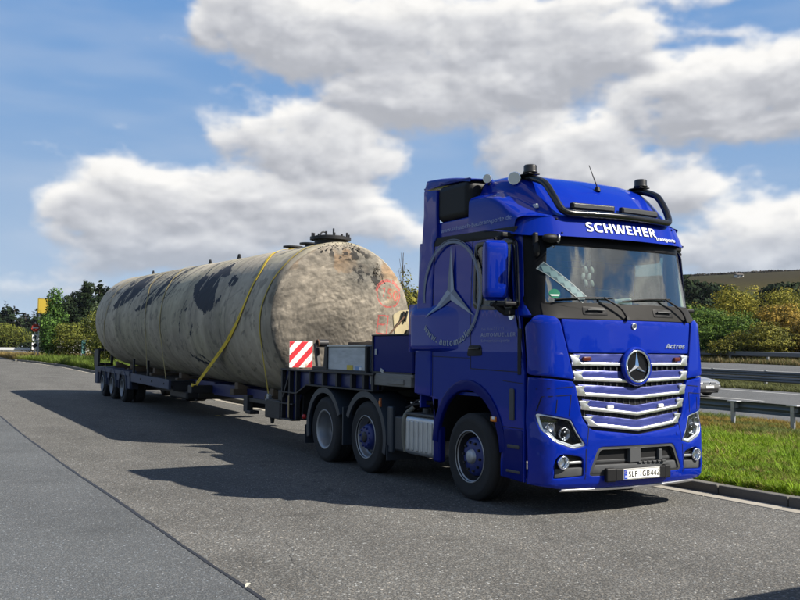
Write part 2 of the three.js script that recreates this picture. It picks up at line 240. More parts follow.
// ---------- road surfaces ----------
// asphalt: stones of a few millimetres to a centimetre in dark binder
function asphaltTex(seed, stone, contrast, warm, base) {
  const N = 1024, r = mulberry(seed), h = new Float32Array(N * N).fill(0), t = new Float32Array(N * N);
  for (let k = 0; k < N * N / (stone * stone * 2.0); k++) {
    const cx = r() * N, cy = r() * N, rad = stone * (0.35 + r() * 0.75), tone = r(), q = 0.6 + r() * 0.6, a = r() * 3.14, ca = Math.cos(a), sa = Math.sin(a);
    for (let y = -Math.ceil(rad * 1.3); y <= rad * 1.3; y++) for (let x = -Math.ceil(rad * 1.3); x <= rad * 1.3; x++) {
      const u = (x * ca + y * sa) / rad, v = (-x * sa + y * ca) / (rad * q), d = Math.abs(u) ** 2.6 + Math.abs(v) ** 2.6; if (d > 1) continue;
      const i = (((Math.floor(cy) + y) % N + N) % N) * N + ((Math.floor(cx) + x) % N + N) % N; h[i] = 1 - d * 0.5; t[i] = tone;
    }
  }
  const color = dataTex(N, N, (x, y, o) => {
    const i = y * N + x, big = fbm(x / 128, y / 128, 4, 8), fine = hsh(x, y);
    let v = h[i] > 0 ? base * (1 - contrast + contrast * 2 * Math.pow(t[i], 1.4)) : base * (1 - contrast * 0.9);
    v *= 0.88 + 0.24 * big; v *= 0.9 + 0.2 * fine; if (h[i] > 0 && t[i] > 0.975) v *= 1.9;
    const k = h[i] > 0 ? (t[i] * 7.13 % 1 - 0.5) * 0.12 : 0;
    o[0] = 255 * v * (warm[0] + k); o[1] = 255 * v * warm[1]; o[2] = 255 * v * (warm[2] - k);
  });
  const bump = dataTex(N, N, (x, y, o) => { o[0] = o[1] = o[2] = 255 * h[y * N + x]; });
  return { color, bump };
}
const coarse = asphaltTex(3, 2.2, 0.44, [1.03, 1.0, 0.94], 0.30), smooth = asphaltTex(8, 2.0, 0.34, [1.0, 1.0, 1.0], 0.30);
const asphaltMat = (a, tint, rough = 0.92, bump = 0.004) => new THREE.MeshPhysicalMaterial({ color: rgb(...tint), vertexColors: true, map: a.color, bumpMap: a.bump, bumpScale: bump, roughness: rough, specularIntensity: 0.3 });
// a strip of road between two edge functions of z, with slow changes of tone kept in the vertex colours
function road(name, xa, xb, z0, z1, lift, mat, tile, nx = 24, step = 0.7, seed = 1, tone) {
  const nz = Math.ceil((z0 - z1) / step), pos = [], uv = [], col = [], idx = [];
  for (let j = 0; j <= nz; j++) { const q = j / nz, z = lerp(z0, z1, q), a = typeof xa === 'function' ? xa(z) : xa, b = typeof xb === 'function' ? xb(z) : xb; for (let i = 0; i <= nx; i++) { const x = lerp(a, b, i / nx); pos.push(x, groundY(Math.min(x, x < 3 ? 1.69 : x), z) + lift, z); uv.push(x / tile, z / tile); const n = fbm(x / 1.3 + seed * 7, z / 3.5 + seed, 5), m = fbm(x / 0.5 + seed * 3, z / 0.6, 3); const v = (0.85 + 0.22 * n + 0.10 * (m - 0.5)) * (tone ? tone(x, z) : 1); col.push(v, v, v); } }
  for (let j = 0; j < nz; j++) for (let i = 0; i < nx; i++) { const a = j * (nx + 1) + i, b = a + 1, c = a + nx + 1, d = c + 1; idx.push(a, b, d, a, d, c); }
  const g = new THREE.BufferGeometry(); g.setAttribute('position', new THREE.Float32BufferAttribute(pos, 3)); g.setAttribute('uv', new THREE.Float32BufferAttribute(uv, 2)); g.setAttribute('color', new THREE.Float32BufferAttribute(col, 3)); g.setIndex(idx); g.computeVertexNormals();
  return struct(name, g, mat);
}
const seamX = (z) => -4.86 + 0.022 * (fbm(z / 2.6, 3.3, 4) - 0.5) * 2;
const patch = (x, z) => 1 - 0.11 * sstep(0.55, 0.75, fbm(x / 0.9 + 50, z / 2.2 + 8, 4)) - 0.12 * sstep(0.72, 0.82, fbm(x / 0.45 + 5, z / 0.9 + 3, 4));
const stains = (x, z) => patch(x, z) * (1 - 0.30 * sstep(0.70, 0.80, fbm(x / 0.22 + 31, z / 0.30 + 7, 3)) * sstep(0.45, 0.7, fbm(x / 2 + 3, z / 3 + 5, 3))) * (0.96 + 0.08 * fbm(x / 0.12, z / 0.12, 2)) * (1 - 0.10 * Math.exp(-(((x + 3.2 + 0.1 * Math.sin(z)) / 0.28) ** 2)) - 0.07 * Math.exp(-(((x + 1.5) / 0.3) ** 2)));
const layBy = asphaltMat(coarse, [0.495, 0.495, 0.485]);
road('lay_by_road', seamX, (z) => kerbX(z) - 0.02, 9, -9, 0.0, layBy, 4.2, 80, 0.1, 1, stains);
road('lay_by_road', seamX, (z) => kerbX(z) - 0.02, 16, 9, 0.0, layBy, 4.2, 20, 0.5, 1, stains);
road('lay_by_road', seamX, (z) => kerbX(z) - 0.02, -9, -58.4, 0.0, layBy, 4.2, 40, 0.5, 1, stains);
road('lay_by_road', seamX, 14, -58.4, -230, 0.0, asphaltMat(coarse, [0.495, 0.495, 0.485]), 4.2, 24, 1.5, 1);
road('old_asphalt_lane', -11, seamX, 16, -230, 0.004, asphaltMat(smooth, [0.40, 0.42, 0.43], 0.85, 0.003), 3.6, 30, 0.7, 4);
{ // tar joint between the two surfaces
  const pos = [], idx = []; let n = 0;
  for (let z = 15; z > -80; z -= 0.12) { const w = 0.009 + 0.015 * fbm(z / 0.5, 8.8, 3), x = seamX(z) + 0.01 * (vn(z * 6, 2) - 0.5), y = groundY(x, z) + 0.008; pos.push(x - w, y, z, x + w, y, z); if (n) { const a = n * 2 - 2; idx.push(a, a + 1, a + 3, a, a + 3, a + 2); } n++; }
  const g = new THREE.BufferGeometry(); g.setAttribute('position', new THREE.Float32BufferAttribute(pos, 3)); g.setIndex(idx); g.computeVertexNormals();
  struct('tar_joint', g, std([0.018, 0.018, 0.02], 0.6));
}
// fine cracks that wander over the coarse asphalt
{
  const r = mulberry(41), gs = [];
  for (const [x0, z0, dx, dz, L] of [[-0.6, 3.3, 0.9, 0.35, 2.6], [-4.3, 2.6, 0.12, -1, 4]]) {
    let x = x0, z = z0, a = Math.atan2(dz, dx); const pos = [], idx = []; let n = 0;
    for (let s = 0; s < L; s += 0.05) { a += (r() - 0.5) * 0.5; a = lerp(a, Math.atan2(dz, dx), 0.12); x += Math.cos(a) * 0.05; z += Math.sin(a) * 0.05; const w = 0.0008 + 0.0016 * r(), px = -Math.sin(a) * w, pz = Math.cos(a) * w, y = groundY(x, z) + 0.005; pos.push(x - px, y, z - pz, x + px, y, z + pz); if (n) { const k = n * 2 - 2; idx.push(k, k + 1, k + 3, k, k + 3, k + 2); } n++; }
    const g = new THREE.BufferGeometry(); g.setAttribute('position', new THREE.Float32BufferAttribute(pos, 3)); g.setIndex(idx); g.computeVertexNormals(); gs.push(g);
  }
  struct('asphalt_cracks', gs.map(prep), std([0.03, 0.03, 0.03], 0.9));
}
// gutter strip and kerb stones
const concrete = dataTex(512, 512, (x, y, o) => { const n = fbm(x / 12, y / 12, 5, 42), m = fbm(x / 90, y / 90, 3, 6); const v = 0.52 + 0.35 * n * m + 0.1 * hsh(x, y); o[0] = 255 * v; o[1] = 255 * v * 0.97; o[2] = 255 * v * 0.9; });
const kerbMats = [1, 0.86, 1.1].map((k) => new THREE.MeshStandardMaterial({ color: rgb(0.20 * k, 0.195 * k, 0.18 * k), map: concrete, roughness: 0.9, bumpMap: concrete, bumpScale: 0.004 }));
const gutterMats = [1, 0.9, 1.08].map((k) => new THREE.MeshStandardMaterial({ color: rgb(0.44 * k, 0.415 * k, 0.37 * k), map: concrete, roughness: 0.9 }));
{
  const kerb = new THREE.Group(); kerb.name = numbered('kerb'); kerb.userData.kind = 'structure'; scene.add(kerb);
  const gut = new THREE.Group(); gut.name = numbered('gutter'); gut.userData.kind = 'structure'; scene.add(gut);
  const r = mulberry(12), stone = new RoundedBoxGeometry(0.15, 0.3, 0.985, 2, 0.018), slab = new RoundedBoxGeometry(0.24, 0.1, 0.99, 1, 0.008);
  for (let i = 0; i < 70; i++) {
    const z = 8.5 - i, x = kerbX(z), x2 = kerbX(z - 0.5), a = Math.atan2(kerbX(z + 0.5) - x2, 1); if (z < -58) break;
    const k = obj('kerb_stone', stone, kerbMats[Math.floor(r() * 3)], kerb); k.position.set(x + 0.245 + 0.075 + (r() - 0.5) * 0.008, slopeZ(z) + 0.12 - 0.15 + (r() - 0.5) * 0.008, z); k.rotation.y = a; k.rotation.z = (r() - 0.5) * 0.02;
    const s = obj('gutter_slab', slab, gutterMats[Math.floor(r() * 3)], gut); s.position.set(x + 0.115, slopeZ(z) - 0.05 + 0.006 + (r() - 0.5) * 0.003, z); s.rotation.y = a;
  }
  // rounded nose of the island
  for (let i = 0; i < 9; i++) { const t = i / 8, a = Math.PI * t; const x = 0.45 + 2.2 * (1 - Math.cos(a)) / 2, z = -58.4 - 1.5 * Math.sin(a); const k = obj('kerb_stone', stone, kerbMats[i % 3], kerb); k.position.set(x, slopeZ(z) - 0.03, z); k.rotation.y = Math.atan2(1.1 * Math.sin(a), -1.5 * Math.cos(a)); k.scale.z = 0.75; }
}
// motorway
const mwMat = asphaltMat(smooth, [0.42, 0.43, 0.435], 0.85, 0.003);
function strip(name, x0, x1, z0, z1, lift, mat, step = 4) { const pos = [], idx = [], uv = []; let n = 0; for (let z = z0; z >= z1 - 0.01; z -= step) { for (const x of [x0, x1]) { pos.push(x, groundY(x, z) + lift, z); uv.push(x / 3, z / 3); } if (n) { const a = n * 2 - 2; idx.push(a, a + 1, a + 3, a, a + 3, a + 2); } n++; } const g = new THREE.BufferGeometry(); g.setAttribute('position', new THREE.Float32BufferAttribute(pos, 3)); g.setAttribute('uv', new THREE.Float32BufferAttribute(uv, 2)); g.setIndex(idx); g.computeVertexNormals(); return g; }
road('motorway', 16.5, 34.2, 60, -300, 0.012, mwMat, 5, 20, 3, 6);
road('motorway', 42.5, 57, 60, -300, 0.05, mwMat, 5, 8, 3, 7);
const lineMat = new THREE.MeshStandardMaterial({ color: rgb(0.78, 0.78, 0.76), map: blotchS, roughness: 0.6 });
struct('motorway_edge_line', strip('l', 19.6, 19.82, 58, -298, 0.024, lineMat), lineMat);
struct('motorway_edge_line', strip('l', 32.2, 32.4, 58, -298, 0.024, lineMat), lineMat);
struct('motorway_lane_marks', Array.from({ length: 26 }, (_, i) => strip('d', 25.55, 25.72, 45.3 - i * 9, 42.3 - i * 9, 0.024, lineMat, 1)), lineMat);
// ---------- tractor unit ----------
const tractor = thing('truck_tractor', 'blue tractor unit with tall cab, star on the grille, coupled ahead of the trailer', 'truck');
const zcT = [[0.25, 1.42], [0.34, 1.465], [0.45, 1.485], [0.8, 1.48], [1.0, 1.458], [1.6, 1.432], [2.05, 1.405], [2.25, 1.345], [2.95, 1.205], [3.2, 1.16]];
const kT = [[0.25, 0.11], [1.0, 0.12], [1.5, 0.08], [2.05, 0.09], [2.25, 0.035], [3, 0.035]], k4T = [[2.05, 0], [2.25, 0.088], [3, 0.09]];
const corner = (x, xs, R, s = 1) => { const d = Math.max(0, Math.abs(x) - xs); return s * (R - Math.sqrt(Math.max(0, R * R - Math.min(d, R) * Math.min(d, R)))); };
const frontZ = (x, y) => interp(zcT, y) - interp(kT, y) * x * x - interp(k4T, y) * Math.pow(x, 6) - corner(x, 1.02, 0.235);
const onFront = (x, y, w) => { const e = 0.01, sx = (frontZ(x + e, y) - frontZ(x - e, y)) / (2 * e), sy = (frontZ(x, y + e) - frontZ(x, y - e)) / (2 * e), l = Math.hypot(sx, sy, 1); return [x - sx / l * w, y - sy / l * w, frontZ(x, y) + w / l]; };
const F = (pts, o = {}, holes = []) => bent(poly(pts, holes), onFront, { d: 0.02, edge: 0.1, ...o });
const sideX = (z, y) => 1.25 - 0.02 * sstep(2.2, 3.1, y);
const onSide = (z, y, w) => [-(sideX(z, y) + w), y, z];
const Sd = (pts, o = {}, holes = []) => bent(poly(pts, holes), onSide, { d: 0.03, edge: 0.16, ...o });

// --- cab shell: side walls with wheel arch and window openings, back wall, floor, ceiling ---
const arch = (r, n = 14, a0 = 8, a1 = 172) => Array.from({ length: n + 1 }, (_, i) => { const a = (a0 + (a1 - a0) * i / n) * Math.PI / 180; return [r * Math.cos(a), 0.56 + r * Math.sin(a) * 1.08]; });
const winPts = rpoly([[0.13, 2.24], [0.98, 2.2], [0.90, 2.92], [0.13, 2.95]], 0.09);
const sideOutline = [...arch(0.685).map((p) => p), [-0.74, 0.98], [-0.80, 1.15], [-1.17, 1.17], [-1.17, 3.06], [0.80, 3.06], [0.83, 2.9], [0.90, 2.24], [0.985, 2.05], [1.085, 1.5], [1.085, 0.34], [0.66, 0.36], [0.655, 0.5]];
const winHole = winPts;
const sideWall = Sd(sideOutline, { d: 0.03 }, [winHole]);
const body = obj('cab_body', [
  sideWall, flipX(sideWall),
  bb(-1.2, 1.2, 1.0, 3.06, -1.19, -1.15, 0.004),           // back wall
  bb(-1.2, 1.2, 1.2, 1.24, -1.15, 0.95, 0.004),            // floor
  bb(-1.21, 1.21, 3.06, 3.10, -1.19, 0.88, 0.004),         // ceiling
], M.paint, tractor);
// front under-shell, dark, behind all panel gaps
obj('front_frame', [F([[-1.17, 0.3], [1.17, 0.3], [1.17, 2.1], [-1.17, 2.1]], { d: 0.02, off: -0.045, edge: 0.14 })], M.black, tractor);
// panel joints on the side (dark lines)
{
  const line = (a, b, w = 0.009) => { const dx = b[0] - a[0], dy = b[1] - a[1], l = Math.hypot(dx, dy), nx = -dy / l * w / 2, ny = dx / l * w / 2; return Sd([[a[0] + nx, a[1] + ny], [a[0] - nx, a[1] - ny], [b[0] - nx, b[1] - ny], [b[0] + nx, b[1] + ny]], { d: 0.004, off: 0.002, bevel: 0, edge: 0.25 }); };
  const ls = [line([0.06, 1.52], [0.06, 3.02]), line([0.06, 1.52], [1.0, 1.50]), line([1.0, 1.5], [0.985, 2.03]), line([0.985, 2.03], [0.86, 2.98]), line([0.06, 3.02], [0.86, 2.98]), line([-0.79, 1.16], [-0.79, 3.05]), line([-1.16, 1.66], [0.06, 1.64], 0.007), line([0.70, 1.40], [1.07, 1.38], 0.007), line([0.70, 0.9], [1.07, 0.9], 0.008)];
  objs('door_seam', [...ls, ...ls.map(flipX)], M.black, tractor);
}
// wheel arch lips
{
  const lip = (r0, r1) => { const a = arch(r1, 18, 4, 176), b = arch(r0, 18, 4, 176).reverse(); return [...a, ...b]; };
  const g = Sd(lip(0.655, 0.77), { d: 0.045, off: 0.018, bevel: 0.014, edge: 0.2 });
  obj('wheel_arch', [g], M.paintDark, tractor); obj('wheel_arch', [flipX(g)], M.paintDark, tractor);
  const inner = surf(16, 1, (u, v) => { const a = (4 + 172 * u) * Math.PI / 180; return [-1.22 + v * 0.75, 0.56 + 0.66 * 1.08 * Math.sin(a), 0.66 * Math.cos(a)]; });
  objs('arch_liner', [inner, flipX(inner)], M.black, tractor);
}
// step panel ahead of the front wheel, with recesses
{
  const st = Sd(rpoly([[0.70, 0.36], [1.07, 0.34], [1.07, 0.88], [0.73, 0.88]], 0.03), { d: 0.02, off: 0.012, bevel: 0.006 });
  objs('step_panel', [st, flipX(st)], M.paintDark, tractor);
  const rec = (z0, z1, y0, y1) => Sd(rpoly([[z0, y0], [z1, y0], [z1, y1], [z0, y1]], 0.02), { d: 0.012, off: 0.018, bevel: 0.003 });
  const a = [rec(0.80, 1.02, 0.68, 0.72), rec(0.78, 1.03, 0.42, 0.45)];
  objs('step_recess', [...a, ...a.map(flipX)], M.plastic, tractor);
  const h = [rec(0.84, 0.92, 0.98, 1.32)];
  objs('step_handle', [...h, ...h.map(flipX)], M.plasticGrey, tractor);
}
// door handle, lock cover
{
  const h = Sd(rpoly([[-0.02, 1.66], [0.30, 1.67], [0.28, 1.79], [0.02, 1.79]], 0.04), { d: 0.012, off: 0.006 });
  const dhs = objs('door_handle', [h, flipX(h)], M.black, tractor);
  const bar = Sd(rpoly([[0.04, 1.74], [0.26, 1.745], [0.26, 1.765], [0.04, 1.76]], 0.01), { d: 0.03, off: 0.03 });
  [bar, flipX(bar)].forEach((g, i) => obj('handle_bar', g, M.blackGloss, dhs[i]));
  obj('lock_cover', [cyl([-1.25, 2.11, 0.86], [-1.262, 2.11, 0.86], 0.05, 0.046, 24), cyl([-1.26, 2.11, 0.86], [-1.266, 2.11, 0.86], 0.02, 0.02, 16)], M.chromeSatin, tractor);
  obj('side_marker', bx(0.03, 0.055, 0.10, -1.275, 0.97, 0.56, 0.01, [0, 0, 0]), M.amber, tractor);
  obj('marker_cap', bx(0.02, 0.03, 0.05, -1.288, 0.985, 0.575, 0.006), M.whiteLens, tractor);
}
// side windows (both sides), black frames
for (const s of [0, 1]) {
  let g = Sd(rpoly([[0.12, 2.23], [0.99, 2.19], [0.91, 2.93], [0.12, 2.96]], 0.1), { d: 0.005, off: -0.006, bevel: 0 }); let f = Sd(rpoly([[0.10, 2.20], [1.0, 2.165], [0.93, 2.96], [0.10, 2.985]], 0.1), { d: 0.012, off: 0.003, bevel: 0.003 }, [rpoly([[0.15, 2.26], [0.965, 2.22], [0.885, 2.90], [0.15, 2.93]], 0.08)]);
  if (s) { g = flipX(g); f = flipX(f); }
  const w = obj('side_window', [g], M.sideGlass, tractor); obj('window_frame', [f], M.blackGloss, w);
}
// --- windshield and pillars ---
const wsPts = rpoly([[-1.085, 2.225], [1.085, 2.225], [0.965, 3.0], [-0.965, 3.0]], 0.05);
const wind = obj('windshield', F(wsPts, { d: 0.006, off: -0.004, bevel: 0, edge: 0.12, crease: 0.9 }), M.glass, tractor);
const pil = (s) => F((s < 0 ? (p) => mir(p) : (p) => p)([[1.075, 2.1], [1.2, 2.1], [1.155, 3.02], [0.95, 3.02]]), { d: 0.02, off: -0.002, edge: 0.12 });
objs('windshield_surround', [pil(1), pil(-1), F([[-0.985, 2.875], [0.985, 2.875], [0.97, 3.06], [-0.97, 3.06]], { d: 0.02, off: 0.001, edge: 0.12 })], M.pillar, tractor);
{
  const p = [[1.19, 2.11], [1.254, 2.11], [1.235, 3.05], [1.14, 3.05]];
  objs('door_pillar', [F(p, { d: 0.05, off: 0, edge: 0.1 }), F(mir(p), { d: 0.05, off: 0, edge: 0.1 })], M.paint, tractor);
}
obj('cowl_panel', F(rpoly([[-1.12, 2.075], [1.12, 2.075], [1.085, 2.255], [-1.085, 2.255]], 0.03), { d: 0.02, off: 0.004, edge: 0.1 }), M.cowl, tractor);
for (const s of [-1, 1]) {
  const p = rpoly([[s * 0.5 - 0.17, 2.12], [s * 0.5 + 0.16, 2.12], [s * 0.5 + 0.13, 2.205], [s * 0.5 - 0.17, 2.21]], 0.02);
  const h = obj('cowl_recess', F(p, { d: 0.012, off: 0.010 }), M.black, tractor);
  obj('grab_bar', tube([[s * 0.5 - 0.12, 2.17, 0], [s * 0.5, 2.172, 0], [s * 0.5 + 0.1, 2.168, 0]].map((q) => onFront(q[0], q[1], 0.028)), 0.009, 12, 8), M.plastic, h);
}
// wipers
for (const [px, py, ex, ey, b0, b1, by0, by1] of [[-0.10, 2.085, -0.40, 2.30, -0.96, -0.26, 2.275, 2.305], [0.86, 2.085, 0.52, 2.315, -0.12, 0.62, 2.275, 2.325]]) {
  const w = tag(obj('wiper', [tube([onFront(px, py, 0.03), onFront(lerp(px, ex, 0.35), lerp(py, ey, 0.5), 0.06), onFront(ex, ey, 0.055)], 0.011, 16, 8), cyl(onFront(px, py, 0.0), onFront(px, py, 0.045), 0.022)], M.black, tractor));
  obj('wiper_blade', tube([0, 0.25, 0.5, 0.75, 1].map((t) => onFront(lerp(b0, b1, t), lerp(by0, by1, t) + 0.012 * Math.sin(t * 3.14), 0.03)), 0.009, 24, 6), M.black, w);
}
// --- bonnet panel, corner panels, emblem ---
obj('bonnet_panel', F(rpoly([[-0.876, 1.715], [0.876, 1.715], [0.945, 2.072], [-0.945, 2.072]], 0.02), { d: 0.03, off: 0.006, bevel: 0.008, edge: 0.08 }), M.paint, tractor);
{
  const cp = rpoly([[0.826, 1.43, 0.03], [1.10, 1.462, 0.12], [1.247, 1.475, 0.03], [1.247, 2.02, 0.05], [1.17, 2.115, 0.12], [0.97, 2.09, 0.08]], 0.05);
  for (const p of [cp, mir(cp)]) obj('corner_panel', F(p, { d: 0.045, off: 0.016, bevel: 0.014, edge: 0.06 }), M.paint, tractor);
  // black air slots on the outer edges of the corner panels
  for (const s of [-1, 1]) { const g = [0, 1, 2, 3].map((i) => bx(0.012, 0.03, 0.03, s * 1.252, 1.56 + i * 0.05, 1.02, 0.003)); obj('air_slot', [...g, bx(0.02, 0.5, 0.07, s * 1.246, 1.72, 1.0, 0.01)], M.black, tractor); }
}
obj('bonnet_emblem', [new THREE.TorusGeometry(0.03, 0.007, 8, 28), new THREE.CylinderGeometry(0.028, 0.028, 0.008, 24).rotateX(Math.PI / 2)].map((g) => g.translate(0, 2.01, frontZ(0, 2.01) + 0.014)), M.chromeSatin, tractor);
{ const g = new THREE.CylinderGeometry(0.019, 0.019, 0.006, 20).rotateX(Math.PI / 2).translate(0, 2.01, frontZ(0, 2.01) + 0.018); obj('emblem_disc', g, M.slate, tractor); }
const starShape = (R, r = R * 0.115) => { const p = []; for (let i = 0; i < 6; i++) { const a = Math.PI / 2 + i * Math.PI / 3, q = i % 2 ? r * 1.05 : R; p.push([q * Math.cos(a), q * Math.sin(a)]); } return p; };
// a three-pointed star with ridged arms: each arm has two facets
function starGeo(R, h, r = R * 0.13) { const pos = [], P = (k, rad) => { const a = Math.PI / 2 + k * Math.PI / 3; return [rad * Math.cos(a), rad * Math.sin(a), 0]; }; for (let k = 0; k < 6; k += 2) { const t = P(k, R), l = P(k + 1, r), q = P(k - 1, r), c = [0, 0, h]; pos.push(...c, ...q, ...t, ...c, ...t, ...l); } const g = new THREE.BufferGeometry(); g.setAttribute('position', new THREE.Float32BufferAttribute(pos, 3)); g.computeVertexNormals(); return g; }
// --- grille ---
const rowsG = [[0.865, 1.69, 1.575, 1.572, 0.845], [0.838, 1.518, 1.42, 1.390, 0.825], [0.815, 1.362, 1.26, 1.215, 0.795], [0.765, 1.205, 1.115, 1.035, 0.745], [0.72, 1.045, 0.945, 0.868, 0.66]];
const mesh = dataTex(64, 64, (x, y, o) => { const u = (x % 32) / 32 - 0.5, v = (y % 32) / 32 - 0.5, d = Math.hypot(u, v); o[0] = o[1] = o[2] = d < 0.33 ? 30 : 255; });
const meshT = rep(mesh, 45); // holes of about 11 mm
const grilleBlue = new THREE.MeshPhysicalMaterial({ color: rgb(0.045, 0.065, 0.33), map: meshT, bumpMap: meshT, bumpScale: 0.002, roughness: 0.4, metalness: 0.2 });
{
  const outline = [[0.885, 1.71], [0.865, 1.55], [0.83, 1.36], [0.775, 1.11], [0.69, 0.90], [0.56, 0.855]];
  obj('grille_backing', F([...outline, [0, 0.815], ...mir(outline)], { d: 0.02, off: -0.032, bevel: 0, edge: 0.12 }), M.black, tractor);
  for (const [xo, yt, yb, yc, xb] of rowsG) {
    const ch = 0.039, drop = (x) => lerp(yc, yb, Math.abs(x) / xo), h = yt - yb - 0.005;
    // blue perforated louvre
    const up = [[-xo + 0.045, yt + 0.018], [0, yc + h + 0.028], [xo - 0.045, yt + 0.018]], lo = [[xb - 0.08, drop(xb) + ch - 0.004], [0, yc + ch - 0.004], [-xb + 0.08, drop(xb) + ch - 0.004]];
    const slat = obj('grille_slat', F([...lo, ...up].reverse(), { d: 0.03, off: -0.008, bevel: 0.006, edge: 0.12 }), grilleBlue, tractor);
    // chrome trim: lower strip and the two wide end caps
    const t = [];
    const strip = [[-xb, drop(xb)], [0, yc], [xb, drop(xb)], [xb, drop(xb) + ch], [0, yc + ch * 0.92], [-xb, drop(xb) + ch]];
    t.push(F(strip, { d: 0.025, off: 0.008, bevel: 0.007, edge: 0.1 }));
    const cap = rpoly([[xb - 0.02, yb], [xo + 0.003, yt, 0.012], [xo - 0.13, yt], [xo - 0.105, yt - 0.035], [xb - 0.13, drop(xb - 0.13) + 0.012]], 0.004);
    t.push(F(cap, { d: 0.025, off: 0.010, bevel: 0.006 }), F(mir(cap), { d: 0.025, off: 0.010, bevel: 0.006 }));
    obj('chrome_trim', t, M.chromeTrim, slat);
  }
  const ribs = []; for (let i = -9; i <= 9; i++) { const x = i * 0.085, y0 = lerp(0.84, 0.97, Math.abs(x) / 0.77); if (Math.abs(x) < 0.75) ribs.push(bx(0.012, 1.62 - y0, 0.02, x, (1.62 + y0) / 2, frontZ(x, 1.3) - 0.028, 0)); }
  objs('grille_rib', ribs, M.plastic, tractor);
}
// marker lamps in the grille
for (const s of [-1, 1]) {
  obj('marker_lamp', F(rpoly([[s * 0.66 - 0.05, 1.625], [s * 0.66 + 0.05, 1.63], [s * 0.66 + 0.05, 1.672], [s * 0.66 - 0.05, 1.67]], 0.015), { d: 0.03, off: 0.026, bevel: 0.008 }), std([0.10, 0.02, 0.012], 0.2), tractor);
  obj('led_lamp', F(rpoly([[s * 0.37 - 0.045, 1.115], [s * 0.37 + 0.045, 1.12], [s * 0.37 + 0.04, 1.158], [s * 0.37 - 0.04, 1.155]], 0.012), { d: 0.02, off: 0.012, bevel: 0.005 }), M.whiteLens, tractor);
}
// star badge
{
  const b = new THREE.Group(); b.name = 'star_badge'; b.position.set(0, 1.57, frontZ(0, 1.57) + 0.012); b.rotation.x = -0.045; tractor.add(b);
  obj('badge_bezel', lathe([[0.16, 0.0], [0.215, -0.015], [0.215, 0.012], [0.196, 0.036], [0.182, 0.03], [0.18, 0.0]], 64).rotateX(Math.PI / 2), M.paint, b);
  obj('badge_disc', new THREE.CylinderGeometry(0.18, 0.18, 0.02, 48).rotateX(Math.PI / 2), M.blackGloss, b);
  obj('badge_ring', new THREE.TorusGeometry(0.168, 0.0125, 12, 64).translate(0, 0, 0.028), M.chrome, b);
  obj('badge_star', starGeo(0.162, 0.032, 0.028).translate(0, 0, 0.014), M.chrome, b);
}
// --- bumper ---
const hlPts = [[0.70, 0.735], [0.84, 0.70], [1.05, 0.775], [1.165, 0.90], [1.20, 1.075], [0.86, 1.01], [0.79, 0.86]];
const fogPts = rpoly([[0.735, 0.615, 0.05], [0.735, 0.415, 0.03], [1.07, 0.395, 0.02], [1.055, 0.60, 0.06], [0.98, 0.655, 0.06]], 0.04);
const intake = rpoly([[-0.545, 0.715], [0.545, 0.715], [0.675, 0.415], [-0.675, 0.415]], 0.06);
{
  const half = [[0, 0.285], [0.6, 0.285], [1.0, 0.29], [1.245, 0.33], [1.245, 1.452], [1.10, 1.44], [0.84, 1.41], [0.80, 1.36], [0.782, 1.25], [0.745, 1.10], [0.725, 1.03], [0.66, 0.925], [0.60, 0.895], [0, 0.835]];
  const outline = [...half, ...mir(half).slice(1, -1)];
  obj('bumper', F(outline, { d: 0.04, off: 0.012, bevel: 0.012, edge: 0.07 }, [rpoly(hlPts, 0.03), mir(rpoly(hlPts, 0.03)), fogPts, mir(fogPts), intake]), M.paint, tractor);
  const jl = (x0, y0, x1, y1) => { const l = Math.hypot(x1 - x0, y1 - y0), nx = -(y1 - y0) / l * 0.004, ny = (x1 - x0) / l * 0.004; const p = [[x0 + nx, y0 + ny], [x1 + nx, y1 + ny], [x1 - nx, y1 - ny], [x0 - nx, y0 - ny]].reverse(); return [F(p, { d: 0.004, off: 0.0145, bevel: 0, edge: 0.12 }), F(mir(p), { d: 0.004, off: 0.0145, bevel: 0, edge: 0.12 })]; };
  objs('bumper_seam', [...jl(0.69, 0.735, 0.655, 0.93), ...jl(0.71, 0.40, 0.71, 0.29), ...jl(0.71, 0.40, 0.70, 0.70), ...jl(0.84, 1.355, 1.2, 1.33), ...jl(1.02, 1.22, 1.03, 1.08), ...jl(0.86, 1.27, 1.16, 1.25), ...jl(1.16, 1.25, 1.19, 1.10), ...jl(0.86, 1.27, 0.88, 1.05)], M.black, tractor);
  obj('bumper_lip', F([[-0.98, 0.262], [0, 0.256], [0.98, 0.262], [0.96, 0.287], [0, 0.283], [-0.96, 0.287]], { d: 0.03, off: 0.018, bevel: 0.006, edge: 0.1 }), M.chromeSatin, tractor);
  obj('tow_cover', F(ell(0.61, 0.82, 0.022), { d: 0.006, off: 0.016, bevel: 0.002 }), M.paint, tractor);
}
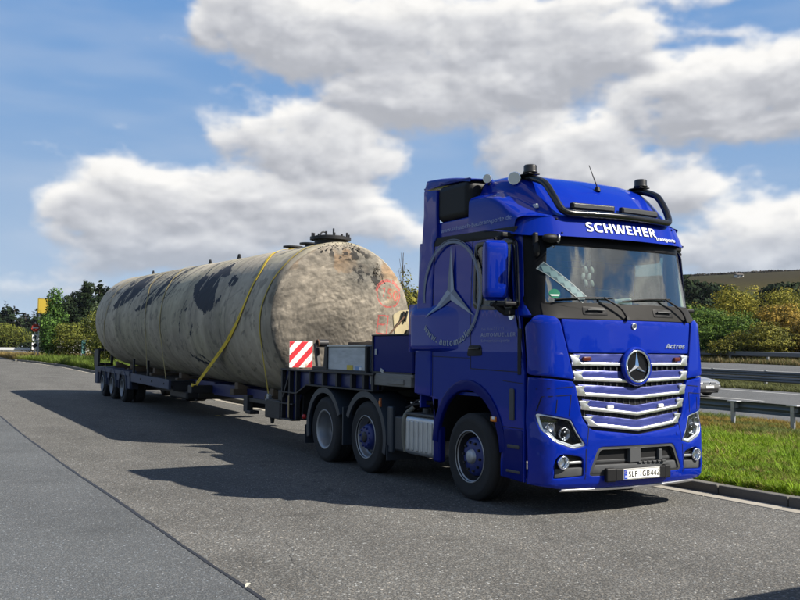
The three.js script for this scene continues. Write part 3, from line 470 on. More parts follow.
// headlights
for (const s of [-1, 1]) {
  const m = s > 0 ? (p) => p : mir, hp = rpoly(hlPts, 0.03), inset = (k) => { const cx = 0.95, cy = 0.88; return hlPts.map((p) => [cx + (p[0] - cx) * k, cy + (p[1] - cy) * k]); };
  const h = obj('headlight', F(m(hp), { d: 0.012, off: -0.042, bevel: 0 }), M.blackGloss, tractor);
  obj('headlight_rim', F(m(hp), { d: 0.03, off: 0.004, bevel: 0.004 }, [m(rpoly(inset(0.9), 0.03))]), M.chromeSatin, h);
  obj('headlight_lens', F(m(rpoly(inset(0.93), 0.03)), { d: 0.004, off: 0.006, bevel: 0 }), M.lens, h);
  const z = (x, y) => frontZ(x, y);
  const proj = [lathe([[0.0, 0], [0.035, 0.004], [0.05, 0.012], [0.06, 0.03], [0.068, 0.034], [0.068, 0.0]], 28).rotateX(Math.PI / 2).translate(s * 0.93, 0.86, z(0.93, 0.86) - 0.038), lathe([[0.0, 0], [0.03, 0.004], [0.042, 0.02], [0.05, 0.02], [0.05, 0]], 24).rotateX(Math.PI / 2).translate(s * 1.07, 0.93, z(1.07, 0.93) - 0.038)];
  objs('reflector', proj, std([0.30, 0.31, 0.33], 0.25, 0.85), h);
  obj('lamp_glass', [new THREE.SphereGeometry(0.034, 20, 12).scale(1, 1, 0.6).translate(s * 0.93, 0.86, z(0.93, 0.86) - 0.02)], M.blackGloss, h);
  obj('running_light', F(m([[0.72, 0.748], [0.85, 0.722], [1.04, 0.79], [1.15, 0.91], [1.13, 0.915], [1.03, 0.808], [0.85, 0.745], [0.735, 0.765]]), { d: 0.012, off: -0.012, bevel: 0.003 }), M.whiteLens, h);
}
// fog lamps
for (const s of [-1, 1]) {
  const m = s > 0 ? (p) => p : mir, z = frontZ(0.97, 0.57);
  const f = obj('fog_lamp', [lathe([[0.05, -0.02], [0.072, 0], [0.072, 0.035], [0.062, 0.042], [0.056, 0.036], [0.05, 0.0]], 32).rotateX(Math.PI / 2).translate(s * 0.97, 0.565, z - 0.012)], M.chrome, tractor);
  obj('fog_backing', F(m(fogPts), { d: 0.01, off: -0.036, bevel: 0 }), M.black, f);
  obj('fog_lens', new THREE.SphereGeometry(0.06, 24, 12).scale(1, 1, 0.35).translate(s * 0.97, 0.565, z), M.lens, f);
  obj('fog_reflector', new THREE.SphereGeometry(0.05, 20, 10).scale(1, 1, 0.3).translate(s * 0.97, 0.565, z - 0.025), M.chromeSatin, f);
  obj('fog_trim', [F(m(rpoly([[0.735, 0.42], [1.06, 0.40], [1.06, 0.50], [0.735, 0.51]], 0.015)), { d: 0.03, off: -0.004, bevel: 0.008 })], M.plasticGrey, f);
  obj('fog_bar', [F(m(rpoly([[0.74, 0.55], [0.91, 0.545], [0.91, 0.572], [0.74, 0.578]], 0.008)), { d: 0.02, off: -0.006, bevel: 0.006 })], M.silver, f);
}
// central intake
{
  const g = obj('lower_intake', F(intake, { d: 0.012, off: -0.10, bevel: 0 }), M.black, tractor);
  obj('intake_frame', F(rpoly([[-0.555, 0.725], [0.555, 0.725], [0.69, 0.405], [-0.69, 0.405]], 0.06), { d: 0.09, off: 0.004, bevel: 0.006 }, [rpoly([[-0.525, 0.695], [0.525, 0.695], [0.645, 0.43], [-0.645, 0.43]], 0.05)]), M.plastic, g);
  objs('intake_slat', [0, 1, 2].map((i) => F(rpoly([[-0.56, 0.655 - i * 0.055], [0.56, 0.655 - i * 0.055], [0.575, 0.685 - i * 0.055], [-0.575, 0.685 - i * 0.055]].map((p) => [p[0], p[1] - 0.0]), 0.008), { d: 0.03, off: -0.05 + i * 0.004, bevel: 0.006 })), M.plastic, g);
  obj('step_plate', [F(rpoly([[-0.645, 0.425], [0.645, 0.425], [0.60, 0.525], [-0.60, 0.525]], 0.02), { d: 0.07, off: -0.01, bevel: 0.012 })], M.plasticGrey, g);
  objs('tow_block', [bx(0.16, 0.16, 0.05, -0.05, 0.615, frontZ(0, 0.6) - 0.025, 0.01), bx(0.05, 0.12, 0.04, 0.34, 0.60, frontZ(0.3, 0.6) - 0.03, 0.008)], M.plasticGrey, g);
  objs('step_ridge', Array.from({ length: 6 }, (_, i) => bx(0.05, 0.018, 0.05, 0.02 + i * 0.07, 0.532, frontZ(0.1, 0.5) - 0.02, 0.005)), M.plastic, g);
  // number plate on its carrier
  const pc = obj('plate_carrier', [bx(0.72, 0.13, 0.03, 0.0, 0.42, 1.503, 0.012), bx(0.13, 0.15, 0.06, -0.42, 0.42, 1.49, 0.02, [0, -0.1, 0]), bx(0.10, 0.15, 0.06, 0.40, 0.42, 1.485, 0.02, [0, 0.1, 0])], M.black, tractor);
  const tex = canvasTex(1040, 220, (c, W, H) => { c.fillStyle = '#efefe8'; c.fillRect(0, 0, W, H); c.strokeStyle = '#151515'; c.lineWidth = 9; c.strokeRect(7, 7, W - 14, H - 14); c.fillStyle = '#1c3fae'; c.fillRect(8, 8, 92, H - 16); c.fillStyle = '#f0d020'; for (let i = 0; i < 12; i++) { const a = i / 12 * 6.283; c.fillRect(54 + 28 * Math.cos(a) - 4, 66 + 28 * Math.sin(a) - 4, 8, 8); } c.fillStyle = '#fff'; c.font = 'bold 62px sans-serif'; c.fillText('D', 32, 182); c.fillStyle = '#141414'; c.font = 'bold 168px sans-serif'; c.fillText('SLF', 120, 172); c.fillText('GB', 520, 172); c.fillText('442', 760, 172); c.beginPath(); c.arc(478, 70, 28, 0, 7); c.fillStyle = '#c8c8b8'; c.fill(); c.beginPath(); c.arc(478, 150, 28, 0, 7); c.fillStyle = '#b0b8c0'; c.fill(); });
  const pg = new THREE.PlaneGeometry(0.52, 0.11).translate(0.005, 0.42, 1.5235);
  const np = obj('number_plate', bx(0.526, 0.116, 0.004, 0.005, 0.42, 1.5205, 0.002), M.white, tractor);
  obj('plate_print', pg, new THREE.MeshStandardMaterial({ map: tex, roughness: 0.4 }), np);
  void pc;
}
// script on the bonnet
const { FontLoader } = await import('three/addons/loaders/FontLoader.js');
const { TextGeometry } = await import('three/addons/geometries/TextGeometry.js');
const font = await new FontLoader().loadAsync('fonts/droid/droid_sans_bold.typeface.json');
function textGeo(s, size, depth, slant = 0) { const g = new TextGeometry(s, { font, size, depth, curveSegments: 4, bevelEnabled: false }); g.computeBoundingBox(); const w = g.boundingBox.max.x; if (slant) { const p = g.attributes.position; for (let i = 0; i < p.count; i++) p.setX(i, p.getX(i) + p.getY(i) * slant); } return [g, w]; }
{ const [g, w] = textGeo('Actros', 0.058, 0.008, 0.25); const p = g.attributes.position; for (let i = 0; i < p.count; i++) { const q = onFront(0.47 + p.getX(i) * (0.33 / w), 1.772 + p.getY(i) * 0.9, 0.008 + p.getZ(i)); p.setXYZ(i, ...q); } g.computeVertexNormals(); obj('model_lettering', g, M.chromeSatin, tractor); }

// --- roof ---
const ysT = [[-0.1, 3.52], [0.4, 3.49], [0.7, 3.38], [0.95, 3.28], [1.2, 3.18]], wtT = [[-0.1, 0.99], [0.5, 0.97], [0.8, 0.92], [1.05, 0.88], [1.2, 0.86]], ytT = [[-0.1, 3.80], [0.3, 3.79], [0.55, 3.745], [0.75, 3.66], [0.95, 3.50], [1.08, 3.36], [1.17, 3.24], [1.2, 3.17]];
const smoothI = (t, x) => { let s = 0; for (let k = -2; k <= 2; k++) s += interp(t, x + k * 0.05); return s / 5; };
function roofPt(z, v) { // v -1..1 across
  const ys = smoothI(ysT, z), wt = smoothI(wtT, z), yt = Math.max(smoothI(ytT, z), ys), s = Math.sign(v) || 1, a = Math.abs(v);
  const prof = [[0, 0, yt + 0.02], [0.35, wt * 0.55, yt + 0.012], [0.6, wt * 0.9, yt - 0.02], [0.68, wt, lerp(yt, ys, 0.25)], [0.74, Math.min(1.2, wt + 0.06), lerp(yt, ys, 0.75)], [0.80, 1.19, ys + 0.012], [0.84, 1.215, ys - 0.03], [1, 1.225, 3.06]];
  let i = 1; while (i < prof.length - 1 && a > prof[i][0]) i++; const p = prof[i - 1], q = prof[i], t = (a - p[0]) / (q[0] - p[0]);
  const x = lerp(p[1], q[1], t), y = lerp(p[2], q[2], t); const f = sstep(0.1, 1.2, z);
  return [s * x, y, z - f * (0.10 * x * x + corner(x, 0.83, 0.42, 0.7) * sstep(0.5, 1.2, z))];
}
{
  const vs = []; for (let i = 0; i <= 96; i++) { vs.push(-1 + 2 * i / 96); }
  const roof = obj('roof', [surf(96, 40, (u, v) => roofPt(-0.05 + 1.25 * v, 1 - 2 * u), 0.5), bb(-1.2, 1.2, 3.06, 3.32, -0.86, -0.05, 0.02), surf(96, 1, (u, v) => { const p = roofPt(-0.05, 2 * u - 1); return [p[0], lerp(3.06, p[1], v), -0.05]; }, 0.5)], M.paint, tractor);
  const strip = Sd([[-0.82, 3.025], [0.86, 2.99], [0.9, 3.09], [-0.82, 3.135]], { d: 0.03, off: 0.004, edge: 0.2 });
  objs('roof_joint', [strip, flipX(strip)], M.black, tractor);
  // black storage box behind the roof
  obj('roof_box', [bx(2.44, 0.46, 0.72, 0, 3.545, -0.42, 0.09), bx(2.3, 0.08, 0.5, 0, 3.30, -0.40, 0.02)], M.black, tractor);
  // rear spoiler blade and side extenders
  const side = rpoly([[-1.13, 3.80, 0.01], [-1.06, 3.925, 0.02], [-0.75, 3.905, 0.1], [-0.35, 3.855, 0.2], [-0.02, 3.785, 0.02], [-0.08, 3.77, 0.05], [-0.4, 3.80, 0.2]], 0.02);
  obj('roof_spoiler', bent(poly(side), (z, y, w) => { const x = w + 1.17; return [x, y - 0.02 * Math.pow(Math.abs(x / 1.17), 8), z]; }, { d: 2.34, bevel: 0.03, edge: 0.16, crease: 0.7 }), M.paint, tractor);
  const ext = rpoly([[-1.47, 1.24, 0.1], [-0.82, 1.16], [-0.80, 3.06], [-0.74, 3.12], [-0.74, 3.73, 0.03], [-1.05, 3.765, 0.03], [-1.05, 3.45], [-1.17, 2.35], [-1.20, 1.75]].map((p) => p[0] === -1.47 ? [-1.22, 1.18, 0.02] : p), 0.02);
  const eg = Sd(ext, { d: 0.05, off: 0.014, bevel: 0.012, edge: 0.2 });
  obj('side_extender', [eg], M.paint, tractor); obj('side_extender', [flipX(eg)], M.paint, tractor);
  void roof;
}
// bulged lower side fairing that carries the web address
{
  const bulge = surf(40, 28, (u, v) => { const z = lerp(-1.42, 0.05, u), y = lerp(1.70, 2.32, v); const fu = Math.pow(sstep(0, 0.16, u), 0.8) * (1 - sstep(0.35, 1.0, u)), fv = Math.pow(sstep(0, 0.10, v), 0.7) * Math.pow(1 - sstep(0.72, 1.0, v), 0.8); return [-(1.236 + 0.075 * Math.min(1, fu * fv * 1.05)), y, z]; }, 0.5);
  const back = surf(12, 12, (u, v) => [-(1.236 - 0.2 * u), lerp(1.70, 2.32, v), -1.42]);
  const inner = surf(12, 12, (u, v) => [-(1.236 - 0.2), lerp(1.70, 2.32, v), lerp(-1.42, -1.1, u)]), top = surf(6, 6, (u, v) => [-(1.236 - 0.2 * v), 2.32, lerp(-1.42, -1.15, u)]), bot = surf(6, 6, (u, v) => [-(1.236 - 0.2 * v), 1.70, lerp(-1.42, -1.15, u)]);
  obj('side_fairing', [bulge, back, inner, top, bot], M.paint, tractor);
}
const bulgeX = (z, y) => { const u = clamp((z + 1.42) / 1.47), v = clamp((y - 1.7) / 0.62); const fu = Math.pow(sstep(0, 0.16, u), 0.8) * (1 - sstep(0.35, 1.0, u)), fv = Math.pow(sstep(0, 0.10, v), 0.7) * Math.pow(1 - sstep(0.72, 1.0, v), 0.8); return y > 1.7 && y < 2.32 ? Math.max(1.254, 1.236 + 0.075 * Math.min(1, fu * fv * 1.05)) : 1.254; };
// big star print on the side of the cab
{
  const silverPrint = std([0.15, 0.18, 0.26], 0.45, 0.3), lightPrint = std([0.28, 0.33, 0.44], 0.4, 0.3), cz = -0.36, cy = 2.42, R = 0.60;
  const ring = (r0, r1, a0, a1, n = 44) => surf(n, 1, (u, v) => { const a = lerp(a0, a1, u), r = lerp(r0, r1, v), z = cz + r * Math.cos(a), y = cy + r * Math.sin(a); return [-(bulgeX(z, y) + 0.014), y, z]; }, 0);
  const g = obj('star_print', [ring(R, R + 0.035, -0.95, 3.30), ring(R + 0.045, R + 0.053, -0.95, 3.30)], silverPrint, tractor);
  const arm = (a, s) => { const t = [cz + 0.575 * Math.cos(a), cy + 0.575 * Math.sin(a)], n = a + s * 1.047, q = [cz + 0.085 * Math.cos(n), cy + 0.085 * Math.sin(n)]; return [[cz, cy], q, t]; };
  const tri = ([p, q, t]) => surf(10, 14, (u, v) => { const a = [lerp(p[0], t[0], v), lerp(p[1], t[1], v)], b = [lerp(q[0], t[0], v), lerp(q[1], t[1], v)], z = lerp(a[0], b[0], u), y = lerp(a[1], b[1], u); return [-(bulgeX(z, y) + 0.013), y, z]; }, 0);
  const A = [Math.PI / 2, Math.PI / 2 + 2.094, Math.PI / 2 - 2.094];
  obj('star_facet', A.map((a) => tri(arm(a, 1))), silverPrint, g); obj('star_facet', A.map((a) => tri(arm(a, -1))), lightPrint, g);
  // lettering along the lower arc
  const s = 'www. automueller.', gs = []; let ang = -2.42; for (const ch of s) { if (ch === ' ') { ang += 0.05; continue; } const [t, w] = textGeo(ch, 0.085, 0.003); const p = t.attributes.position, adv = (w + 0.012) / 0.70, mid = ang + adv / 2; for (let i = 0; i < p.count; i++) { const lx = p.getX(i) - w / 2, ly = p.getY(i); const rr = 0.70 - ly, aa = mid + lx / 0.70; const z = cz - 0.02 + rr * Math.cos(aa), y = cy + 0.02 + rr * Math.sin(aa) * 0.94; p.setXYZ(i, -(bulgeX(z, y) + 0.004 + p.getZ(i)), y, z); } t.computeVertexNormals(); gs.push(t); ang += adv; }
  obj('web_lettering', gs, lightPrint, tractor);
}
// small print on roof side and door: drawn soft, as the photograph shows it
function printPanel(name, W, H, z0, z1, y0, y1, draw, parent, x = -1.262) { const t = canvasTex(W, H, draw); const m = new THREE.MeshStandardMaterial({ map: t, alphaMap: null, transparent: true, roughness: 0.5 }); const g = new THREE.PlaneGeometry(z1 - z0, y1 - y0).rotateY(-Math.PI / 2).translate(x, (y0 + y1) / 2, (z0 + z1) / 2); return obj(name, g, m, parent); }
printPanel('roof_lettering', 512, 48, -0.68, 0.86, 3.15, 3.245, (c, W, H) => { c.clearRect(0, 0, W, H); c.fillStyle = 'rgba(160,175,210,0.85)'; c.font = '34px sans-serif'; c.fillText('www.schwoch-bautransporte.de', 10, 34, W - 20); }, tractor, -1.2335);
printPanel('door_lettering', 320, 150, 0.24, 0.98, 1.80, 2.0, (c, W, H) => { c.clearRect(0, 0, W, H); c.fillStyle = 'rgba(150,158,190,0.5)'; c.font = '30px sans-serif'; c.fillText('Tel. 03672 / 31', 20, 34, W - 40); c.font = 'bold 44px sans-serif'; c.fillStyle = 'rgba(160,166,195,0.6)'; c.fillText('AUTOMUELLER', 16, 86, W - 30); c.font = '30px sans-serif'; c.fillText('Schwertransporte', 20, 130, W - 40); }, tractor);

// --- sun visor band ---
const visZ = (x) => 1.305 - 0.115 * x * x - corner(x, 0.83, 0.42, 0.75);
{
  // runs along the plan outline: side, corner, front, corner, side; t in -1..1
  const path = []; for (let z = 0.30; z < 0.90; z += 0.06) path.push([-1.245, z]); for (let x = -1.243; x <= 1.2431; x += 0.03) path.push([x, visZ(x)]); for (let z = 0.88; z > 0.29; z -= 0.06) path.push([1.245, z]);
  const n = path.length - 1, low = (x, z) => lerp(3.09, 2.975, sstep(0.35, 1.15, z)), up = (x, z) => lerp(3.13, 3.20, sstep(0.3, 0.9, z));
  const face = (o, flip) => surf(n, 6, (u, v) => { const k = Math.round(u * n), p = path[flip ? n - k : k]; const q = path[Math.min(n, (flip ? n - k : k) + 1)], r = path[Math.max(0, (flip ? n - k : k) - 1)]; const tx = q[0] - r[0], tz = q[1] - r[1], l = Math.hypot(tx, tz) || 1; const y = lerp(low(p[0], p[1]), up(p[0], p[1]), v), lean = -0.09 * v; return [p[0] - (-tz / l) * 0 + (-tz / l) * (o + lean), y, p[1] + (tx / l) * (o + lean)]; }, 0.5);
  const edgeS = (yf, flip) => surf(n, 1, (u, v) => { const k = Math.round((flip ? 1 - u : u) * n), p = path[k], q = path[Math.min(n, k + 1)], r = path[Math.max(0, k - 1)], tx = q[0] - r[0], tz = q[1] - r[1], l = Math.hypot(tx, tz) || 1, o = v ? -0.03 : 0.0, lean = yf === up ? -0.09 : 0; return [p[0] + (-tz / l) * (o + lean), yf(p[0], p[1]), p[1] + (tx / l) * (o + lean)]; });
  const top = surf(n, 1, (u, v) => { const k = Math.round(u * n), p = path[k], q = path[Math.min(n, k + 1)], r = path[Math.max(0, k - 1)], tx = q[0] - r[0], tz = q[1] - r[1], l = Math.hypot(tx, tz) || 1, o = -0.09 - v * 0.14; return [p[0] + (-tz / l) * o, up(p[0], p[1]) + 0.012 * v, p[1] + (tx / l) * o]; }, 0.5);
  const vis = obj('sun_visor', [face(0, false), face(-0.03, true), edgeS(low, false), edgeS(up, true), top], M.paint, tractor);
  obj('visor_underside', surf(n, 1, (u, v) => { const k = Math.round(u * n), p = path[k], q = path[Math.min(n, k + 1)], r = path[Math.max(0, k - 1)], tx = q[0] - r[0], tz = q[1] - r[1], l = Math.hypot(tx, tz) || 1, o = -0.03 - v * 0.2; return [p[0] + (-tz / l) * o, low(p[0], p[1]) + 0.02 + 0.03 * v, p[1] + (tx / l) * o]; }), M.black, tractor);
  // lettering across the visor: blocky white capitals
  const bl = mulberry(9), [tg, w] = textGeo('SCHWEHER', 0.105, 0.004); const p = tg.attributes.position; void bl;
  for (let i = 0; i < p.count; i++) { const x = -0.53 + p.getX(i) * (1.04 / w), f = clamp((p.getY(i) + 0.032 + 0.01) / 0.225); p.setXYZ(i, x, 3.045 + p.getY(i), visZ(x) - 0.09 * ((3.045 + p.getY(i) - 2.975) / 0.225) + 0.006 + p.getZ(i)); void f; } tg.computeVertexNormals();
  const [sg, sw] = textGeo('transporte', 0.042, 0.004); const sp = sg.attributes.position; for (let i = 0; i < sp.count; i++) { const x = 0.49 + sp.getX(i) * (0.36 / sw); sp.setXYZ(i, x, 3.012 + sp.getY(i), visZ(x) - 0.09 * ((3.012 + sp.getY(i) - 2.975) / 0.225) + 0.006 + sp.getZ(i)); } sg.computeVertexNormals();
  obj('visor_lettering', [tg, sg], std([0.58, 0.60, 0.64], 0.5), vis);
  objs('visor_bolt', [[-0.84, 3.01], [0.84, 3.01], [-0.86, 3.17], [0.86, 3.17], [1.1, 2.995]].map(([x, y]) => new THREE.SphereGeometry(0.011, 10, 8).translate(x, y, visZ(x) - 0.09 * (y - 2.975) / 0.225 + 0.002)), M.black, vis);
}
// roof bar with beacons, lamps, light bars, antenna
{
  const hp = [[-0.83, 3.715, 0.45], [-0.845, 3.70, 0.66], [-0.85, 3.60, 0.92], [-0.835, 3.42, 1.07], [-0.80, 3.275, 1.16], [-0.70, 3.235, 1.20], [-0.35, 3.24, 1.245], [0, 3.243, 1.26]];
  const path = [...hp, ...hp.slice(0, -1).reverse().map((p) => [-p[0], p[1], p[2]])];
  const bar = obj('roof_bar', [tube(path, 0.04, 120, 14, false, 0.35), cyl([-0.83, 3.66, 0.5], [-0.83, 3.72, 0.5], 0.025), cyl([0.83, 3.66, 0.5], [0.83, 3.72, 0.5], 0.025), cyl([-0.3, 3.20, 1.18], [-0.3, 3.24, 1.24], 0.018), cyl([0.3, 3.20, 1.18], [0.3, 3.24, 1.24], 0.018)], M.blackGloss, tractor);
  for (const s of [-1, 1]) { const b = obj('beacon', lathe([[0, 0.105], [0.066, 0.10], [0.076, 0.088], [0.076, 0.03], [0.084, 0.022], [0.084, 0.0], [0, 0]], 28).translate(s * 0.845, 3.745, 0.655), std([0.02, 0.019, 0.018], 0.35), tractor); obj('beacon_base', bx(0.16, 0.016, 0.2, s * 0.845, 3.738, 0.63, 0.006), M.black, b); }
  for (const [x0, x1] of [[-0.64, -0.05], [0.05, 0.64]]) { const z = 1.145, zz = (x) => z - 0.09 * x * x; const lb = obj('light_bar', bx(x1 - x0, 0.075, 0.06, (x0 + x1) / 2, 3.335, zz((x0 + x1) / 2), 0.014, [0, -Math.sign(x0 + x1) * 0.0 + (x0 + x1) * 0.09 * 0.5 * 2, 0]), M.black, tractor); const a = 0.09 * (x0 + x1); obj('light_bar_lens', bx(x1 - x0 - 0.04, 0.045, 0.008, (x0 + x1) / 2 + 0.034 * Math.sin(a), 3.337, zz((x0 + x1) / 2) + 0.034 * Math.cos(a), 0.003, [0, a, 0]), std([0.09, 0.09, 0.09], 0.25, 0.3), lb); }
  for (const [x, y, z, r] of [[-1.0, 3.765, 0.05, 0.055], [-0.93, 3.70, 0.50, 0.076]]) { const l = obj('work_lamp', [new THREE.SphereGeometry(r, 24, 16).scale(0.94, 1, 0.94).translate(x, y, z), new THREE.TorusGeometry(r * 0.92, r * 0.10, 10, 32).rotateY(-0.95).translate(x - r * 0.74, y, z + r * 0.53)], M.chrome, tractor); obj('lamp_face', new THREE.CylinderGeometry(r * 0.9, r * 0.9, 0.02, 28).rotateX(Math.PI / 2).rotateY(-0.95).translate(x - r * 0.74, y, z + r * 0.53), std([0.72, 0.70, 0.62], 0.3), l); obj('lamp_bracket', cyl([x, y - r, z], [x + 0.1, y - r - 0.06, z + 0.04], 0.018), M.black, l); }
  obj('lamp_rail', tube([[-0.92, 3.685, -0.2], [-0.93, 3.68, 0.1], [-0.92, 3.66, 0.5]], 0.014, 16, 8), M.chromeSatin, tractor);
  const rm = roofPt(0.98, -0.73); obj('roof_marker', bx(0.03, 0.05, 0.12, rm[0] - 0.015, rm[1] + 0.0, rm[2], 0.012, [0, -0.25, 0.25]), M.whiteLens, tractor);
  const ap = roofPt(0.86, -0.02); obj('antenna', [cyl([ap[0], ap[1], ap[2]], [ap[0], ap[1] + 0.05, ap[2]], 0.04, 0.025), cyl([ap[0], ap[1] + 0.04, ap[2]], [ap[0] - 0.10, ap[1] + 0.30, ap[2] - 0.03], 0.007, 0.004, 8)], M.black, tractor);
  void bar;
}
// mirrors
for (const s of [-1, 1]) {
  const hs = new THREE.Group(); hs.name = 'mirror'; tractor.add(hs);
  const shell = surf(24, 20, (u, v) => { const a = u * 2 * Math.PI, w = 0.135 * Math.sign(Math.cos(a)) * Math.pow(Math.abs(Math.cos(a)), 0.35), d = 0.075 * Math.sign(Math.sin(a)) * Math.pow(Math.abs(Math.sin(a)), 0.45), y = (v - 0.5) * 0.66, e = Math.pow(1 - Math.pow(Math.abs(2 * v - 1), 8), 0.5); return [w * (0.72 + 0.28 * e), y, d * e + (d > 0 ? 0.012 : 0)]; }, 0.5);
  const cap = (y) => new THREE.BoxGeometry(0.2, 0.01, 0.06).translate(0, y, 0);
  const g = merge([shell, cap(0.325), cap(-0.325)]); g.rotateY(-0.30 * -s).translate(s < 0 ? -1.405 : 1.36, 2.605, s < 0 ? 0.76 : 0.66);
  obj('mirror_housing', g, M.paint, hs);
  obj('mirror_arm', [tube([[s * 1.22, 3.0, 0.78], [s * 1.30, 2.99, 0.78], [s * 1.40, 2.94, 0.75]], 0.03, 14, 8), tube([[s * 1.24, 2.14, 0.86], [s * 1.33, 2.16, 0.82], [s * 1.41, 2.25, 0.75]], 0.038, 14, 8), bx(0.20, 0.05, 0.30, s * 1.32, 2.235, 0.82, 0.02), bx(0.16, 0.06, 0.1, s * 1.28, 3.0, 0.78, 0.02), bx(0.12, 0.08, 0.12, s * 1.28, 2.15, 0.86, 0.02)], M.black, hs);
  const mg = new THREE.PlaneGeometry(0.2, 0.54).rotateY(Math.PI).rotateY(0.30 * s).translate(s * 1.37 + s * 0.022, 2.605, s < 0 ? 0.684 : 0.584); obj('mirror_glass', mg, M.chrome, hs);
}
obj('front_mirror', [new THREE.SphereGeometry(0.08, 24, 16).scale(1.35, 0.62, 0.8).translate(-0.98, 2.945, 1.19), bx(0.06, 0.16, 0.05, -1.1, 2.93, 1.08, 0.02), new THREE.SphereGeometry(0.055, 16, 12).scale(0.7, 1.5, 0.7).translate(-1.10, 2.82, 1.1)], M.black, tractor);
obj('front_mirror_rim', new THREE.TorusGeometry(0.06, 0.008, 8, 32).scale(1, 0.78, 1).rotateY(1.1).translate(-0.895, 2.945, 1.215), M.silver, tractor);

// --- cab interior ---
{
  obj('dashboard', [surf(24, 8, (u, v) => { const x = (u - 0.5) * 2.2; return [x, lerp(2.20, 2.10, v) + 0.05 * Math.sin(v * 3.1), lerp(frontZ(x, 2.25) - 0.04, 0.72, v)]; }, 0.8), bb(-1.1, 1.1, 1.5, 2.12, 0.55, 0.74, 0.04), bx(0.5, 0.18, 0.3, 0.55, 2.2, 0.72, 0.06)], M.interior, tractor);
  obj('steering_wheel', [new THREE.TorusGeometry(0.225, 0.018, 10, 40), new THREE.CylinderGeometry(0.07, 0.07, 0.03, 20).rotateX(Math.PI / 2), bx(0.42, 0.035, 0.018, 0, 0, 0, 0.008), bx(0.035, 0.22, 0.018, 0, -0.1, 0, 0.008)].map((g) => g.rotateX(-0.75).translate(0.66, 2.33, 0.55)), M.black, tractor);
  for (const s of [-1, 1]) obj('cab_seat', [bx(0.52, 0.16, 0.5, s * 0.62, 1.82, 0.0, 0.06), bx(0.5, 0.72, 0.16, s * 0.62, 2.2, -0.26, 0.07), bx(0.3, 0.2, 0.12, s * 0.62, 2.64, -0.28, 0.05)], M.seat, tractor);
  objs('bunk', [bb(-1.15, 1.15, 1.85, 2.05, -1.13, -0.55, 0.05), bb(-1.15, 1.15, 2.75, 2.86, -1.13, -0.55, 0.04)], M.interiorGrey, tractor);
  obj('headliner', [bb(-1.18, 1.18, 3.0, 3.05, -1.1, 0.8, 0.02), bb(-1.1, 1.1, 2.82, 3.0, 0.35, 0.75, 0.05)], M.interiorGrey, tractor);
  obj('dash_box', bx(0.30, 0.20, 0.2, -0.10, 2.33, 0.98, 0.02, [0, 0.2, 0]), M.black, tractor);
  objs('dash_papers', [bx(0.22, 0.10, 0.12, 0.20, 2.29, 1.0, 0.02, [0, -0.4, 0.1]), bx(0.4, 0.02, 0.2, 0.5, 2.245, 1.02, 0.004, [0, 0.2, 0])], std([0.5, 0.55, 0.52], 0.7), tractor);
  const dang = []; for (const x of [-0.40, -0.31]) for (let i = 0; i < 4; i++) dang.push(new THREE.SphereGeometry(0.028, 10, 8).scale(1, 1.5, 0.5).rotateZ(0.4 * (i % 2 ? 1 : -1)).translate(x + 0.02 * (i % 2 ? 1 : -1), 2.72 - i * 0.075, 1.06)); dang.push(cyl([-0.40, 2.9, 1.06], [-0.40, 2.45, 1.06], 0.003, 0.003, 6), cyl([-0.31, 2.9, 1.06], [-0.31, 2.45, 1.06], 0.003, 0.003, 6));
  obj('hanging_charm', dang, std([0.34, 0.37, 0.37], 0.6), tractor);
  obj('pennant', F([[0.93, 2.27], [1.045, 2.27], [0.985, 2.62]], { d: 0.004, off: -0.03, bevel: 0 }), new THREE.MeshStandardMaterial({ map: canvasTex(64, 128, (c) => { c.fillStyle = '#c9c2a8'; c.fillRect(0, 0, 64, 128); c.fillStyle = '#2f8f6a'; c.fillRect(0, 20, 64, 30); c.fillStyle = '#b7483f'; c.fillRect(10, 70, 40, 24); c.fillStyle = '#e7e1c8'; c.fillRect(0, 96, 64, 32); }), roughness: 0.8 }), tractor);
}
// stickers on the windshield
{
  const a = [-1.055, 2.655], b = [-0.62, 2.285], dx = b[0] - a[0], dy = b[1] - a[1], l = Math.hypot(dx, dy), nx = dy / l * 0.05, ny = -dx / l * 0.05;
  const P = (u, v, w) => onFront(lerp(a[0], b[0], u) - nx * v, lerp(a[1], b[1], u) - ny * v, w);
  obj('windshield_strip', surf(20, 2, (u, v) => P(u, v * 2 - 1, 0.0025), 0), std([0.06, 0.11, 0.13], 0.4), wind);
  objs('strip_border', [surf(20, 1, (u, v) => P(u, 0.86 + v * 0.14, 0.004), 0), surf(20, 1, (u, v) => P(u, -1 + v * 0.14, 0.004), 0), surf(1, 1, (u, v) => P(u * 0.02, v * 2 - 1, 0.004), 0)], std([0.28, 0.32, 0.32], 0.5), wind);
  objs('strip_symbol', Array.from({ length: 6 }, (_, i) => surf(2, 2, (u, v) => { const c = 0.12 + i * 0.15, q = (u - 0.5), r = (v - 0.5); return P(c + (q + r) * 0.10, (q - r) * 0.95, 0.0045); }, 0)), std([0.13, 0.22, 0.23], 0.4), wind);
  const gd = obj('round_sticker', F(ell(-0.955, 2.345, 0.055, 0.05, 28), { d: 0.002, off: 0.004, bevel: 0, edge: 0 }), std([0.02, 0.20, 0.11], 0.4), wind); obj('sticker_band', F([[-1.0, 2.335], [-0.91, 2.335], [-0.92, 2.318], [-0.99, 2.318]], { d: 0.002, off: 0.0065, bevel: 0, edge: 0 }), M.white, gd);
}

